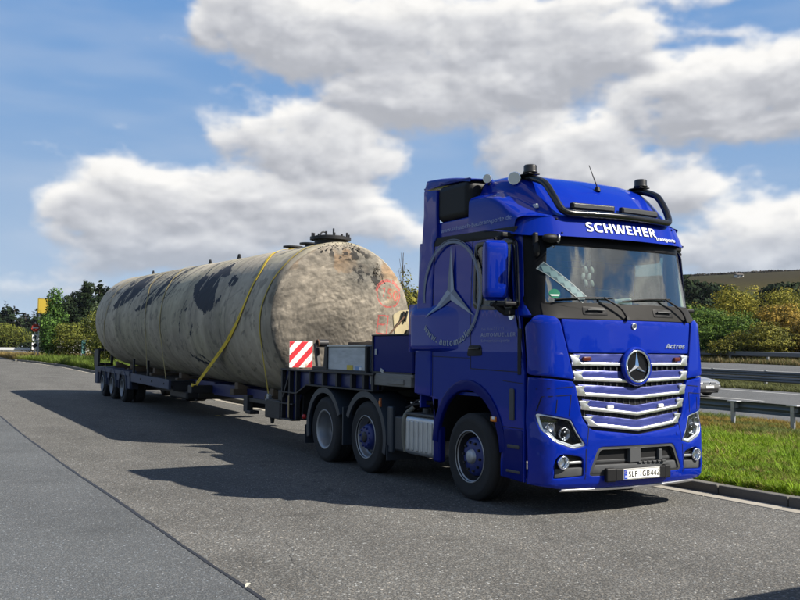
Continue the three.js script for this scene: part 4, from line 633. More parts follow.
// --- wheels ---
const tyreG = (R, w) => { const p = [[0.29, -w / 2 + 0.03], [0.30, -w / 2 + 0.01], [R - 0.12, -w / 2], [R - 0.05, -w / 2 + 0.005], [R - 0.012, -w / 2 + 0.03], [R, -w / 2 + 0.055]]; const full = [...p]; for (let i = 0; i < 5; i++) { const a = -w / 2 + 0.055 + (w - 0.11) * (i + 0.35) / 5, b = -w / 2 + 0.055 + (w - 0.11) * (i + 0.65) / 5; if (i < 5) full.push([R, a - 0.008], [R - 0.012, a], [R - 0.012, a + 0.012], [R, a + 0.02], [R, b]); } full.push(...p.slice().reverse().map((q) => [q[0], -q[1]])); return lathe(full, 56); };
function makeWheel(parent, s, z, kind, R = 0.505, y) {
  const w = new THREE.Group(); w.name = 'wheel'; const wy = y ?? R - 0.008; w.position.set(s * (kind === 'trailer' ? 1.10 : 1.07), wy, z); w.scale.x = 1; parent.add(w);
  const O = (g, out = 1) => { g = merge(g); g.rotateZ(-Math.PI / 2); return s < 0 ? flipX(g) : g; }; // lathe axis +y becomes outward
  const width = kind === 'trailer' ? 0.25 : 0.30, k = R / 0.505, face = 0.15 * (kind === 'trailer' ? 0.85 : 1), sc = (pts) => pts.map((q) => [q[0] * k, q[1]]);
  const ty = lathe(sc([[0.288, -0.13], [0.30, -0.148], [0.33, -0.152], [0.40, -0.155], [0.455, -0.148], [0.492, -0.125], [0.505, -0.095], [0.505, -0.062], [0.494, -0.058], [0.494, -0.048], [0.505, -0.044], [0.505, -0.008], [0.494, -0.005], [0.494, 0.005], [0.505, 0.008], [0.505, 0.044], [0.494, 0.048], [0.494, 0.058], [0.505, 0.062], [0.505, 0.095], [0.492, 0.125], [0.455, 0.148], [0.44, 0.152], [0.436, 0.156], [0.40, 0.157], [0.396, 0.153], [0.33, 0.152], [0.30, 0.148], [0.288, 0.13]]).map((q) => [q[0], q[1] * width / 0.30]), 60);
  const tyre = [ty]; if (kind === 'dual' || kind === 'trailer') tyre.push(ty.clone().translate(0, -0.33, 0));
  obj('tyre', O(tyre), M.rubber, w);
  if (kind === 'dual') {
    obj('rim', O(lathe([[0.10, -0.12], [0.19, -0.12], [0.225, -0.10], [0.243, -0.02], [0.262, 0.115], [0.285, 0.132], [0.302, 0.14], [0.304, 0.15], [0.296, 0.153], [0.28, 0.146], [0.268, 0.13]], 48)), M.wheelSilver, w);
    obj('hub', O([lathe([[0, 0.0], [0.09, -0.01], [0.11, -0.05], [0.12, -0.12]], 32), ...Array.from({ length: 10 }, (_, i) => { const a = i / 10 * 6.283; return cyl([0.165 * Math.cos(a), -0.13, 0.165 * Math.sin(a)], [0.165 * Math.cos(a), -0.08, 0.165 * Math.sin(a)], 0.017, 0.015, 6); })]), M.steelDark, w);
  } else {
    const front = kind === 'front';
    const rimM = obj('rim', O([lathe(sc([[0.296, 0.155], [0.304, 0.15], [0.30, 0.135], [0.283, 0.13], [0.276, 0.12]]), 52), lathe(sc([[0.305, 0.148], [0.306, 0.152], [0.298, 0.158], [0.29, 0.152]]), 52)]), M.wheelSilver, w);
    obj('rim_barrel', O(lathe(sc([[0.277, 0.122], [0.272, 0.11], [0.262, 0.06], [0.24, 0.045]]), 44)), front ? M.steelDark : M.wheelSilver, rimM);
    const disc = front ? [[0.0, 0.10], [0.1, 0.10], [0.19, 0.085], [0.215, 0.06], [0.245, 0.035], [0.262, 0.03]] : [[0.0, 0.13], [0.14, 0.13], [0.165, 0.12], [0.175, 0.06], [0.25, 0.02], [0.265, 0.05]];
    if (kind === 'trailer') obj('wheel_disc', O([lathe(sc([[0.0, 0.06], [0.08, 0.06], [0.10, 0.02], [0.2, 0.01], [0.26, 0.06], [0.28, 0.10]]), 32)]), std([0.11, 0.11, 0.11], 0.7, 0.1, { map: blotchS }), w);
    else {
      obj('wheel_disc', O(lathe(disc, 44)), front ? M.black : M.wheelSilver, w);
      const hubB = obj('hub_cover', O(front ? lathe([[0.085, 0.118], [0.115, 0.122], [0.19, 0.105], [0.222, 0.08], [0.226, 0.05]], 44) : lathe([[0.05, 0.165], [0.12, 0.165], [0.155, 0.15], [0.178, 0.115], [0.185, 0.06]], 44)), std([0.010, 0.024, 0.15], 0.5), w);
      obj('hub_cap', O(lathe([[0, front ? 0.165 : 0.185], [0.05, front ? 0.163 : 0.182], [0.075, front ? 0.15 : 0.175], [0.09, 0.11]], 32)), front ? M.galv : M.steelDark, hubB);
      const hy = front ? 0.10 : 0.145, hr = front ? 0.165 : 0.135; obj('wheel_nut', O(Array.from({ length: 10 }, (_, i) => { const a = i / 10 * 6.283 + 0.2; return cyl([hr * Math.cos(a), hy, hr * Math.sin(a)], [hr * Math.cos(a), hy + 0.035, hr * Math.sin(a)], 0.019, 0.015, 6); })), front ? M.steelDark : std([0.012, 0.025, 0.16], 0.5), hubB);
      if (!front) obj('rim_hole', O(Array.from({ length: 10 }, (_, i) => { const a = i / 10 * 6.283; return new THREE.CylinderGeometry(0.027, 0.027, 0.02, 16).translate(0.222 * Math.cos(a), 0.034, 0.222 * Math.sin(a)); })), M.black, w);
    }
  }
  return w;
}
for (const s of [-1, 1]) { makeWheel(tractor, s, 0, 'front'); makeWheel(tractor, s, -2.65, 'pusher'); makeWheel(tractor, s, -4.05, 'dual'); }
// --- chassis ---
{
  obj('chassis_frame', [bb(-0.45, -0.37, 0.72, 0.98, -4.9, 0.9, 0.01), bb(0.37, 0.45, 0.72, 0.98, -4.9, 0.9, 0.01), bb(-0.45, 0.45, 0.75, 0.95, -1.0, -0.9), bb(-0.45, 0.45, 0.75, 0.95, -3.4, -3.3), bb(-0.9, 0.9, 0.42, 0.58, -0.08, 0.08, 0.03), bb(-0.9, 0.9, 0.42, 0.58, -2.73, -2.57, 0.03), bb(-0.9, 0.9, 0.40, 0.62, -4.17, -3.93, 0.05), bb(-0.5, 0.5, 0.6, 1.15, -0.7, 0.95, 0.05), bb(-1.1, 1.1, 0.34, 0.44, 0.8, 1.25, 0.03), bb(0.5, 1.15, 0.4, 0.95, -1.9, -0.75, 0.05)], M.steelDark, tractor);
  obj('fifth_wheel', [cyl([0, 1.0, -3.45], [0, 1.08, -3.45], 0.48, 0.45, 32), bb(-0.4, 0.4, 0.95, 1.02, -3.9, -3.0, 0.02)], M.steelDark, tractor);
  // mudguards
  const guard = (s, zc, r, a0, a1) => { const pos = (a, rr, x) => [x, 0.50 + rr * Math.sin(a), zc + rr * Math.cos(a)]; const n = 30; const outer = surf(n, 4, (u, v) => pos(lerp(a0, a1, u), r - 0.02 * Math.pow(Math.abs(v * 2 - 1), 4), s * lerp(0.78, 1.245, v)), 0.6), lipG = surf(n, 1, (u, v) => pos(lerp(a0, a1, u), r - 0.02 - 0.085 * v, s * 1.245), 0.6), edge = surf(n, 1, (u, v) => pos(lerp(a0, a1, u), r - 0.105, s * lerp(1.245, 1.2, v)), 0.6); return merge([outer, lipG, edge]); };
  for (const s of [-1, 1]) {
    obj('mudguard', [guard(s, -4.05, 0.665, 0.42, 3.4), bb(s * 1.245, s * 0.8, 0.22, 0.52, -4.76, -4.74, 0.004)], M.slate, tractor);
    obj('mudguard', [guard(s, -2.65, 0.665, -0.3, 2.72), bb(s * 1.245, s * 0.8, 0.24, 0.45, -1.985, -1.96, 0.004), bb(s * 1.245, s * 0.95, 0.32, 0.88, -3.37, -3.34, 0.006)], M.slate, tractor);
    obj('mudguard_skirt', [bx(0.06, 0.62, 0.14, s * 1.2, 0.66, -1.93, 0.02)], M.slate, tractor);
  }
  const sl = obj('side_lamp', bx(0.025, 0.12, 0.045, -1.255, 1.01, -2.15, 0.008), std([0.35, 0.09, 0.02], 0.3), tractor); obj('lamp_lens', bx(0.012, 0.05, 0.035, -1.27, 1.01, -2.15, 0.005), M.amber, sl);
  // ribbed aluminium tank with hoses
  const tk = obj('fuel_tank', [bx(0.52, 0.50, 0.82, -0.97, 0.63, -1.12, 0.06)], M.alu, tractor);
  objs('tank_rib', Array.from({ length: 6 }, (_, i) => bx(0.028, 0.38, 0.055, -1.232, 0.63, -1.42 + i * 0.115, 0.012)), M.alu, tk);
  obj('tank_lid', [bx(0.5, 0.04, 0.80, -0.97, 0.90, -1.12, 0.015), cyl([-1.05, 0.90, -1.25], [-1.05, 0.98, -1.25], 0.06, 0.055, 20)], M.plastic, tk);
  obj('battery_box', bx(0.42, 0.46, 0.26, -0.99, 0.62, -1.72, 0.03), M.plastic, tractor);
  obj('hose', [tube([[-1.17, 0.40, -1.585], [-1.205, 0.6, -1.58], [-1.20, 0.86, -1.56], [-1.10, 0.98, -1.5]], 0.032, 24, 10)], std([0.20, 0.19, 0.15], 0.7), tractor);
  const r = mulberry(31), hs = []; for (let i = 0; i < 9; i++) { const z0 = -1.75 + r() * 0.3, z1 = -0.75 + r() * 0.15; hs.push(tube([[-1.1 + r() * 0.15, 0.93 + r() * 0.04, z0], [-1.14 + r() * 0.1, 1.0 + r() * 0.09, lerp(z0, z1, 0.35)], [-1.1 + r() * 0.1, 0.98 + r() * 0.1, lerp(z0, z1, 0.7)], [-1.0, 1.08, z1]], 0.013 + 0.008 * r(), 24, 7)); }
  objs('cable', hs, M.black, tractor);
  objs('cable_clip', [0, 1, 2, 3, 4].map((i) => bx(0.05, 0.03, 0.05, -1.12 + 0.03 * (i % 2), 1.04 + 0.02 * (i % 2), -1.5 + i * 0.16, 0.01)), M.silver, tractor);
  objs('front_mudflap', [bx(0.10, 0.80, 0.16, -1.20, 0.76, -0.70, 0.03), bx(0.10, 0.80, 0.16, 1.20, 0.76, -0.70, 0.03)], M.paintDark, tractor);
  objs('rear_lamp', [bx(0.36, 0.13, 0.06, -0.85, 0.78, -4.88, 0.02), bx(0.36, 0.13, 0.06, 0.85, 0.78, -4.88, 0.02)], M.redLens, tractor);
}
// ---------- low-loader trailer ----------
const trailer = thing('low_loader_trailer', 'dark blue low-loader trailer with raised front deck and three rear axles under the tank', 'trailer');
const tz = (z) => slopeZ(z); // the trailer follows the rising road
{
  // raised front deck (gooseneck): side frames with flanges and ribs
  const web = (s) => bent(poly([[-5.80, 1.38], [-2.40, 1.38], [-2.40, 1.17], [-4.75, 1.16], [-5.12, 1.02], [-5.30, 0.56], [-5.80, 0.54]]), (z, y, w) => [s * (1.17 + w), y, z], { d: 0.02, edge: 0.5 });
  obj('side_frame', [web(-1)], M.frameBlue, trailer); obj('side_frame', [flipX(web(-1))], M.frameBlue, trailer);
  const ribs = []; for (const s of [-1, 1]) { for (const z of [-5.78, -5.45, -5.16]) ribs.push(bb(s * 1.17, s * 1.245, 0.56, 1.37, z - 0.025, z + 0.025, 0.006)); for (const z of [-4.6, -4.1, -3.6, -3.1, -2.7, -2.43]) ribs.push(bb(s * 1.17, s * 1.245, 1.17, 1.37, z - 0.03, z + 0.03, 0.006)); ribs.push(bx(0.06, 0.5, 0.04, s * 1.215, 1.12, -5.60, 0.006, [0.6, 0, 0])); }
  objs('frame_rib', ribs, M.steelDark, trailer);
  const fl = []; for (const s of [-1, 1]) { fl.push(bb(s * 1.10, s * 1.255, 1.37, 1.405, -5.82, -2.38, 0.008), bb(s * 1.10, s * 1.255, 1.145, 1.17, -4.72, -2.38, 0.006), bb(s * 1.10, s * 1.255, 0.99, 1.015, -5.82, -5.10, 0.006), bb(s * 1.10, s * 1.255, 0.535, 0.56, -5.82, -5.28, 0.006), bx(0.155, 0.025, 0.42, s * 1.178, 1.08, -4.92, 0.005, [-0.36, 0, 0]), bb(s * 1.1, s * 1.255, 0.80, 0.822, -6.05, -5.28, 0.005)); }
  objs('frame_flange', fl, M.steelDark, trailer);
  obj('front_deck', [bb(-1.16, 1.16, 1.33, 1.40, -5.8, -1.55, 0.01), bb(-1.1, 1.1, 1.16, 1.33, -4.7, -2.4, 0.02), bb(-1.1, 1.1, 0.55, 1.33, -5.78, -5.2, 0.02), bb(-0.5, 0.5, 1.04, 1.2, -4.6, -2.2, 0.02)], M.steelDark, trailer);
  obj('deck_edge', [bb(-1.22, -1.16, 1.24, 1.385, -2.55, -1.38, 0.01), bb(-1.24, -1.16, 1.27, 1.34, -2.0, -1.55, 0.006), bb(-1.21, 1.16, 1.36, 1.405, -2.6, -1.35, 0.008)], std([0.24, 0.23, 0.21], 0.75, 0.2, { map: blotchS }), trailer);
  // blue equipment box in front
  const fb = obj('front_box', [bx(2.34, 0.53, 1.16, 0, 1.675, -1.99, 0.03)], M.paintDark, trailer);
  objs('box_frame', [bb(-1.185, -1.165, 1.42, 1.94, -2.56, -2.52, 0.004), bb(-1.185, 1.17, 1.925, 1.945, -2.58, -1.40, 0.006), bb(-1.185, -1.165, 1.40, 1.43, -2.56, -1.42, 0.004)], M.steelDark, fb);
  objs('box_latch', [bx(0.02, 0.05, 0.10, -1.178, 1.44, -2.25, 0.006, [0.3, 0, 0]), bx(0.02, 0.08, 0.05, -1.178, 1.7, -2.44, 0.006)], M.galv, fb);
  // grey steel toolbox with lid, labels and corner posts
  const tb = obj('toolbox', [bx(0.62, 0.36, 1.28, -0.89, 1.59, -3.35, 0.012)], std([0.50, 0.54, 0.58], 0.5, 0.2, { map: rep(blotch, 1.2), roughnessMap: blotchS }), trailer);
  obj('toolbox_lid', [bx(0.66, 0.03, 1.33, -0.89, 1.785, -3.35, 0.01)], std([0.62, 0.62, 0.58], 0.5, 0.3, { map: blotchS }), tb);
  objs('toolbox_frame', [bb(-1.225, -1.17, 1.40, 1.78, -4.06, -4.0, 0.006), bb(-1.225, -1.17, 1.40, 1.78, -2.70, -2.64, 0.006), bb(-1.215, -1.19, 1.395, 1.43, -4.0, -2.7, 0.004)], M.steelDark, tb);
  obj('warning_label', bx(0.004, 0.075, 0.20, -1.203, 1.465, -3.22, 0.001), std([0.62, 0.46, 0.03], 0.5), tb);
  obj('maker_label', [bx(0.004, 0.06, 0.22, -1.203, 1.455, -2.94, 0.001)], std([0.16, 0.30, 0.55], 0.5), tb);
  obj('label_mark', [bx(0.004, 0.045, 0.08, -1.2055, 1.455, -2.87, 0.001)], M.white, tb);
  // planks and brown load bed behind the toolbox
  for (let i = 0; i < 5; i++) obj('plank', bx(0.24, 0.05, 1.9, -0.52 + i * 0.26, 1.83 + 0.012 * (i % 3), -3.5 + 0.1 * (i % 2), 0.008), M.timber, trailer);
  objs('plank_rack', [bb(-0.6, 0.75, 1.40, 1.80, -4.4, -4.3, 0.01), bb(-0.6, 0.75, 1.40, 1.80, -2.8, -2.7, 0.01)], M.rust, trailer);
  obj('plank_wedge', bent(poly([[-0.55, 1.86], [0.5, 1.86], [0.5, 1.99], [0.2, 1.99]]), (x, y, w) => [x * 0.8 + 0.1, y, -2.75 + w], { d: 0.5, edge: 0, bevel: 0.006 }), M.rust, trailer);
  // folded loading hook / bracket beside the warning board
  obj('deck_bracket', [bx(0.06, 0.44, 0.09, -1.13, 1.62, -4.56, 0.01, [-0.25, 0, 0]), bx(0.06, 0.40, 0.07, -1.13, 1.58, -4.22, 0.01, [0.14, 0, 0]), cyl([-1.18, 1.83, -4.42], [-1.02, 1.83, -4.42], 0.06, 0.06, 20), bx(0.1, 0.06, 0.5, -1.13, 1.43, -4.4, 0.01)], M.steelDark, trailer);
  obj('bracket_ring', new THREE.TorusGeometry(0.05, 0.014, 8, 24).rotateY(Math.PI / 2).translate(-1.19, 1.83, -4.42), M.rust, trailer);
  // warning board with red and white diagonals
  const wt = canvasTex(256, 256, (c) => { c.fillStyle = '#ece8e0'; c.fillRect(0, 0, 256, 256); c.fillStyle = '#c8182a'; for (let k = -3; k < 4; k++) { c.beginPath(); const x = k * 148 + 30; c.moveTo(x, 256); c.lineTo(x + 74, 256); c.lineTo(x + 74 + 256, 0); c.lineTo(x + 256, 0); c.fill(); } const r = mulberry(4); c.fillStyle = 'rgba(70,60,50,0.55)'; for (let i = 0; i < 26; i++) c.fillRect(r() * 220 + 10, 215 + r() * 36, 4 + r() * 16, 2 + r() * 6); c.fillStyle = '#b9a58d'; c.beginPath(); c.arc(190, 240, 10, 0, 7); c.fill(); c.fillStyle = 'rgba(60,50,45,0.7)'; for (const [x, y] of [[24, 24], [24, 120], [200, 110], [150, 60], [210, 170]]) { c.beginPath(); c.arc(x, y, 6, 0, 7); c.fill(); } });
  const wb = obj('warning_board', bx(0.425, 0.445, 0.004, -1.035, 1.645, -5.45, 0.001), M.white, trailer);
  obj('board_print', new THREE.PlaneGeometry(0.42, 0.44).translate(-1.035, 1.645, -5.4465), new THREE.MeshStandardMaterial({ map: wt, roughness: 0.55 }), wb);
  obj('board_post', [bx(0.05, 0.5, 0.03, -1.02, 1.6, -5.475, 0.004)], M.steelDark, wb);
  // beige corner plate with black fork and rod on the far side
  const cp = obj('corner_plate', bent(poly(rpoly([[0.66, 2.36], [0.80, 2.44], [1.08, 2.47], [1.07, 2.14], [0.98, 2.12], [0.82, 1.84], [0.72, 1.80]], 0.03)), (x, y, w) => [x, y, -5.30 + w], { d: 0.03, edge: 0 }), std([0.50, 0.42, 0.24], 0.75, 0, { map: blotchS }), trailer);
  objs('plate_fork', [bx(0.035, 0.2, 0.03, 0.84, 2.33, -5.27, 0.006, [0, 0, -0.25]), bx(0.035, 0.2, 0.03, 0.91, 2.34, -5.27, 0.006, [0, 0, -0.25]), bx(0.05, 0.34, 0.05, 0.90, 1.93, -5.28, 0.01, [0, 0, -0.3]), bx(0.05, 0.34, 0.05, 1.04, 1.93, -5.28, 0.01, [0, 0, 0.15]), bx(0.24, 0.04, 0.05, 0.97, 1.80, -5.28, 0.01)], M.black, cp);
  obj('plate_rod', cyl([0.40, 1.86, -5.2], [0.86, 2.33, -5.25], 0.016, 0.016, 10), M.rust, cp);
  obj('stanchion', [bx(0.1, 0.7, 0.1, 1.0, 1.72, -5.36, 0.01)], M.steelDark, cp);
  // brackets hanging behind the front deck
  obj('outrigger', [bb(-1.24, -1.12, 0.55, 0.86, -7.72, -7.5, 0.012), bb(-1.26, -1.08, 0.52, 0.585, -7.55, -7.28, 0.01), bb(-1.21, -1.13, 0.74, 0.81, -7.5, -6.3, 0.01), bb(-1.25, -1.08, 0.52, 0.84, -6.55, -5.85, 0.014), bb(-1.22, -1.12, 0.84, 1.02, -6.0, -5.8, 0.01), cyl([-1.18, 0.42, -6.35], [-1.18, 0.53, -6.35], 0.03, 0.045, 12), bb(-1.0, 1.0, 0.56, 0.72, -6.4, -6.1, 0.02), bb(-1.1, 1.1, 0.62, 0.72, -7.7, -7.55, 0.02)], M.steelDark, trailer);
  obj('reflector_strip', bx(0.012, 0.36, 0.05, -1.262, 0.77, -5.42, 0.003), std([0.30, 0.22, 0.10], 0.4), trailer);
  obj('side_lamp', new THREE.SphereGeometry(0.04, 14, 10).translate(-1.23, 0.64, -4.82), M.redLens, trailer);
  // centre beam
  obj('centre_beam', [surf(1, 1, () => [0, 0, 0]), ...[0, 1, 2, 3].map((i) => { const z0 = -5.5 - i * 2, z1 = z0 - 2; const g = bb(-0.60, 0.60, 0.61, 0.87, z1, z0, 0.004); g.translate(0, tz((z0 + z1) / 2), 0); return g; })].slice(1), std([0.006, 0.013, 0.10], 0.5, 0.1), trailer);
  // rear platform with edge panels
  const deckY = (z) => 0.83 + tz(z);
  const seg = (x0, x1, y0, y1, z0, z1) => { const n = Math.max(1, Math.round(Math.abs(z1 - z0) / 1.2)), out = []; for (let i = 0; i < n; i++) { const a = lerp(z0, z1, i / n), b = lerp(z0, z1, (i + 1) / n), m = (a + b) / 2, g = bb(x0, x1, y0, y1, a, b, 0); const p = g.attributes.position; for (let k = 0; k < p.count; k++) p.setY(k, p.getY(k) + tz(p.getZ(k))); g.computeVertexNormals(); out.push(g); void m; } return out; };
  obj('rear_deck', [...seg(-1.2, 1.2, 0.72, 0.84, -13.0, -22.1), ...seg(-0.62, 0.62, 0.45, 0.74, -12.6, -22.0), ...seg(-1.15, 1.15, 0.6, 0.8, -12.95, -13.15)], M.steelDark, trailer);
  for (const s of [-1, 1]) obj('edge_panel', seg(s * 1.2, s * 1.255, 0.64, 0.87, -12.98, -16.9), M.deckBlue, trailer);
  objs('panel_bolt', [-13.4, -14.6, -15.8].map((z) => cyl([-1.25, 0.76 + tz(z), z], [-1.27, 0.76 + tz(z), z], 0.025, 0.025, 10)), M.steelDark, trailer);
  obj('front_crossbeam', [bb(-1.1, 1.1, 0.62, 0.8, -11.9, -11.6, 0.02).translate(0, tz(-11.8), 0), bb(-0.9, 0.9, 0.40, 0.6, -14.2, -12.7, 0.06).translate(0, tz(-13), 0)], M.steelDark, trailer);
  objs('stake', [-15.2, -16.8].map((z) => bx(0.06, 0.5, 0.06, -1.2, 1.02 + tz(z), z, 0.008)), M.steelDark, trailer);
  // fenders over the rear axles
  const wz = [-18.0, -19.4, -20.76];
  for (const s of [-1, 1]) {
    for (const z of wz) { const y = tz(z), n = 20; const pos = (a, r, x) => [x, y + 0.43 + r * Math.sin(a), z + r * Math.cos(a)]; obj('fender', [surf(n, 1, (u, v) => pos(lerp(-0.1, 3.24, u), 0.50, s * lerp(0.9, 1.25, v)), 0.6), surf(n, 1, (u, v) => pos(lerp(-0.1, 3.24, u), lerp(0.50, 0.46, v), s * 1.25), 0.6)], M.deckBlue, trailer); }
    obj('bogie_panel', seg(s * 1.14, s * 1.235, 0.78, 0.90, -17.2, -22.1), M.deckBlue, trailer);
    obj('bogie_rail', [...seg(s * 1.15, s * 1.22, 0.42, 0.80, -17.2, -17.5), ...seg(s * 1.15, s * 1.22, 0.35, 0.80, -21.7, -22.1), ...seg(s * 1.15, s * 1.22, 0.6, 0.8, -18.55, -18.85), ...seg(s * 1.15, s * 1.22, 0.6, 0.8, -19.95, -20.2)], M.deckBlue, trailer);
    for (const z of wz) makeWheel(trailer, s, z, 'trailer', 0.405, 0.4 + tz(z));
  }
  objs('axle', wz.map((z) => cyl([-0.95, 0.4 + tz(z), z], [0.95, 0.4 + tz(z), z], 0.07, 0.07, 12)), M.steelDark, trailer);
  // open frame at the back corner
  const y0 = 0.9 + tz(-22); const fr = []; for (const s of [-1, 1]) fr.push(bb(s * 1.25, s * 1.17, y0, y0 + 0.56, -22.2, -22.12), bb(s * 0.72, s * 0.64, y0, y0 + 0.56, -22.2, -22.12), bb(s * 1.25, s * 0.64, y0 + 0.48, y0 + 0.56, -22.2, -22.12), bb(s * 1.25, s * 0.64, y0, y0 + 0.1, -22.2, -22.12), bb(s * 1.25, s * 1.19, y0, y0 + 0.54, -22.1, -21.5));
  obj('rear_frame', fr, M.steelDark, trailer);
  objs('rear_lamp', [-1, 1].map((s) => bx(0.4, 0.14, 0.05, s * 0.95, 0.62 + tz(-22), -22.22, 0.02)), M.redLens, trailer);
}
// timber bearers under the tank
{
  const zs = [-7.4, -9.4, -13.6, -16.2, -18.9, -20.9];
  const b0 = thing('timber_bearer', 'wooden bearers with wedges under the tank on the trailer bed', 'timber', [0, 0, 0], 0, 'wooden bearers carrying the tank');
  obj('beam', bx(1.8, 0.13, 0.22, 0, 0, 0, 0.012), M.timber, b0);
  for (const s of [-1, 1]) obj('wedge', bent(poly([[0.45, 0.06], [0.80, 0.06], [0.80, 0.20]]), (x, y, w) => [s * x, y, s * w * 1], { d: 0.2, edge: 0, bevel: 0.005 }).translate(0, 0, s * 0.1), M.timber, b0);
  const BL = ['foremost wooden bearer with wedges under the tank, right behind the raised deck', 'wooden bearer with wedges under the tank on the blue centre beam', 'wooden bearer under the tank at the front edge of the rear platform', 'wooden bearer under the tank between the two stakes of the platform', 'wooden bearer under the tank above the middle rear axle', 'rearmost wooden bearer under the tank near the tail of the trailer'];
  const topY = (z) => 2.2852 - 0.0243 * (z + 7) - 1.4322;
  zs.forEach((z, i) => { const o = i ? dup(b0, [0, 0, 0], 0) : b0; o.userData.label = BL[i]; o.position.set(0, topY(z) - 0.075, z); });
}
// ---------- old storage tank ----------
const TR = 1.4322, TL = 15.3, TILT = 0.0243;
const tank = thing('storage_tank', 'weathered grey-brown cylindrical steel tank with dark tar patches lashed onto the trailer', 'tank', [0, 2.2609, -6]);
tank.rotation.x = -Math.atan(-TILT) ; // nose a little lower than the tail
const tankPt = (s, deg, r = TR) => V(r * Math.cos(deg * Math.PI / 180), r * Math.sin(deg * Math.PI / 180), -s);
{
  const W = 2048, H = 1280;
  const c = document.createElement('canvas'); c.width = W; c.height = H; const g = c.getContext('2d');
  g.fillStyle = '#000'; g.fillRect(0, 0, W, H);
  const X = (s) => s / TL * W, Y = (d) => d / 360 * H;
  const fillP = (pts, col) => { g.fillStyle = col; g.beginPath(); pts.forEach((p, i) => (i ? g.lineTo(X(p[0]), Y(p[1])) : g.moveTo(X(p[0]), Y(p[1])))); g.closePath(); g.fill(); };
  const stroke = (pts, w, col) => { g.strokeStyle = col; g.lineWidth = w; g.lineCap = 'round'; g.beginPath(); pts.forEach((p, i) => (i ? g.lineTo(X(p[0]), Y(p[1])) : g.moveTo(X(p[0]), Y(p[1])))); g.stroke(); };
  const R = '#f00';
  fillP([[5.13, 147], [4.98, 154], [4.75, 161], [4.24, 169], [3.74, 175], [3.35, 173], [3.11, 171], [3.21, 161], [3.43, 149], [3.59, 142], [3.21, 142], [3.06, 139], [3.39, 132], [3.74, 121], [4.0, 126], [4.21, 136], [4.42, 134], [4.6, 137], [4.98, 137]], R);
  stroke([[3.5, 141], [3.74, 121], [3.86, 103], [3.9, 92]], 12, R); stroke([[4.3, 140], [4.1, 124], [4.1, 106]], 8, R); stroke([[4.8, 142], [5.1, 126], [5.3, 112]], 9, R); stroke([[3.9, 140], [4.4, 125], [4.7, 112]], 7, R);
  fillP([[2.75, 143], [2.75, 149], [2.68, 152], [2.35, 153], [2.24, 149], [2.47, 143]], R);
  fillP([[12.87, 163], [12.5, 168], [11.8, 165], [11.05, 157], [10.43, 152], [10.13, 140], [10.44, 123], [11.49, 114], [11.72, 122], [11.72, 135], [12.23, 141], [12.39, 148], [12.57, 157]], R);
  fillP([[9.96, 169], [9.73, 171], [8.87, 168], [8.4, 163], [7.98, 156], [7.79, 150], [7.75, 138], [7.76, 128], [8.09, 130], [8.17, 143], [8.57, 151], [8.85, 160], [9.42, 165]], R);
  stroke([[10.17, 153], [9.95, 142], [9.56, 130], [9.65, 116], [9.6, 100]], 15, R); stroke([[10.71, 167], [10.57, 155], [10.13, 140], [10.24, 128]], 7, R); stroke([[7.91, 158], [7.39, 149], [7.23, 134], [7.2, 115]], 10, R); stroke([[7.45, 162], [6.95, 153], [6.87, 139], [6.9, 120]], 8, R); stroke([[8.1, 150], [7.6, 140], [7.5, 118]], 8, R);
  stroke([[8.9, 165], [8.0, 150], [7.5, 130], [7.4, 104]], 24, R); stroke([[9.3, 160], [8.6, 146], [8.25, 122], [8.3, 104]], 16, R); stroke([[11.9, 150], [11.1, 132], [10.9, 108]], 22, R);
  { const r = mulberry(303); for (let i = 0; i < 30; i++) { const s0 = 6.2 + 6.4 * r(), a0 = 102 + 12 * r(), L = 12 + 34 * r(), k = 0.012 + 0.014 * r(); stroke([[s0, a0], [s0 + L * k * 0.4, a0 + L * 0.5], [s0 + L * k * 1.3, a0 + L]], 4 + 9 * r() * r(), R); } }
  fillP([[12.48, 134], [11.96, 136], [11.85, 131], [12.52, 128]], R); fillP([[13.35, 146], [12.95, 148], [12.85, 145], [13.16, 144]], R); stroke([[14.5, 142], [14.39, 137], [14.26, 132]], 12, R);
  stroke([[5.62, 191], [5.46, 176], [5.23, 162]], 6, R); stroke([[4.79, 193], [4.57, 186]], 9, R); stroke([[3.0, 166], [2.85, 163]], 14, R); stroke([[5.15, 173], [5.0, 169]], 8, R); stroke([[5.3, 214], [4.4, 224]], 16, R); stroke([[4.6, 212], [4.2, 220]], 8, R); stroke([[1.25, 118], [0.9, 104]], 16, R);
  const tar = g.getImageData(0, 0, W, H).data;
  g.fillStyle = '#000'; g.fillRect(0, 0, W, H); // soft brown stains
  for (const [s, d, rx, ry, a] of [[11.8, 190, 60, 70, 0.6], [12.1, 176, 30, 40, 0.5], [9.2, 198, 60, 30, 0.25], [2.6, 190, 60, 60, 0.3], [1.0, 170, 40, 70, 0.3], [6.2, 200, 80, 50, 0.25], [3.6, 214, 110, 26, 0.4], [13.8, 165, 50, 60, 0.25]]) { const gr = g.createRadialGradient(0, 0, 0, 0, 0, 1); gr.addColorStop(0, `rgba(255,255,255,${a})`); gr.addColorStop(1, 'rgba(255,255,255,0)'); g.save(); g.translate(X(s), Y(d)); g.scale(rx, ry); g.fillStyle = gr; g.fillRect(-1, -1, 2, 2); g.restore(); }
  const stain = g.getImageData(0, 0, W, H).data;
  const hgt = new Float32Array(W * H);
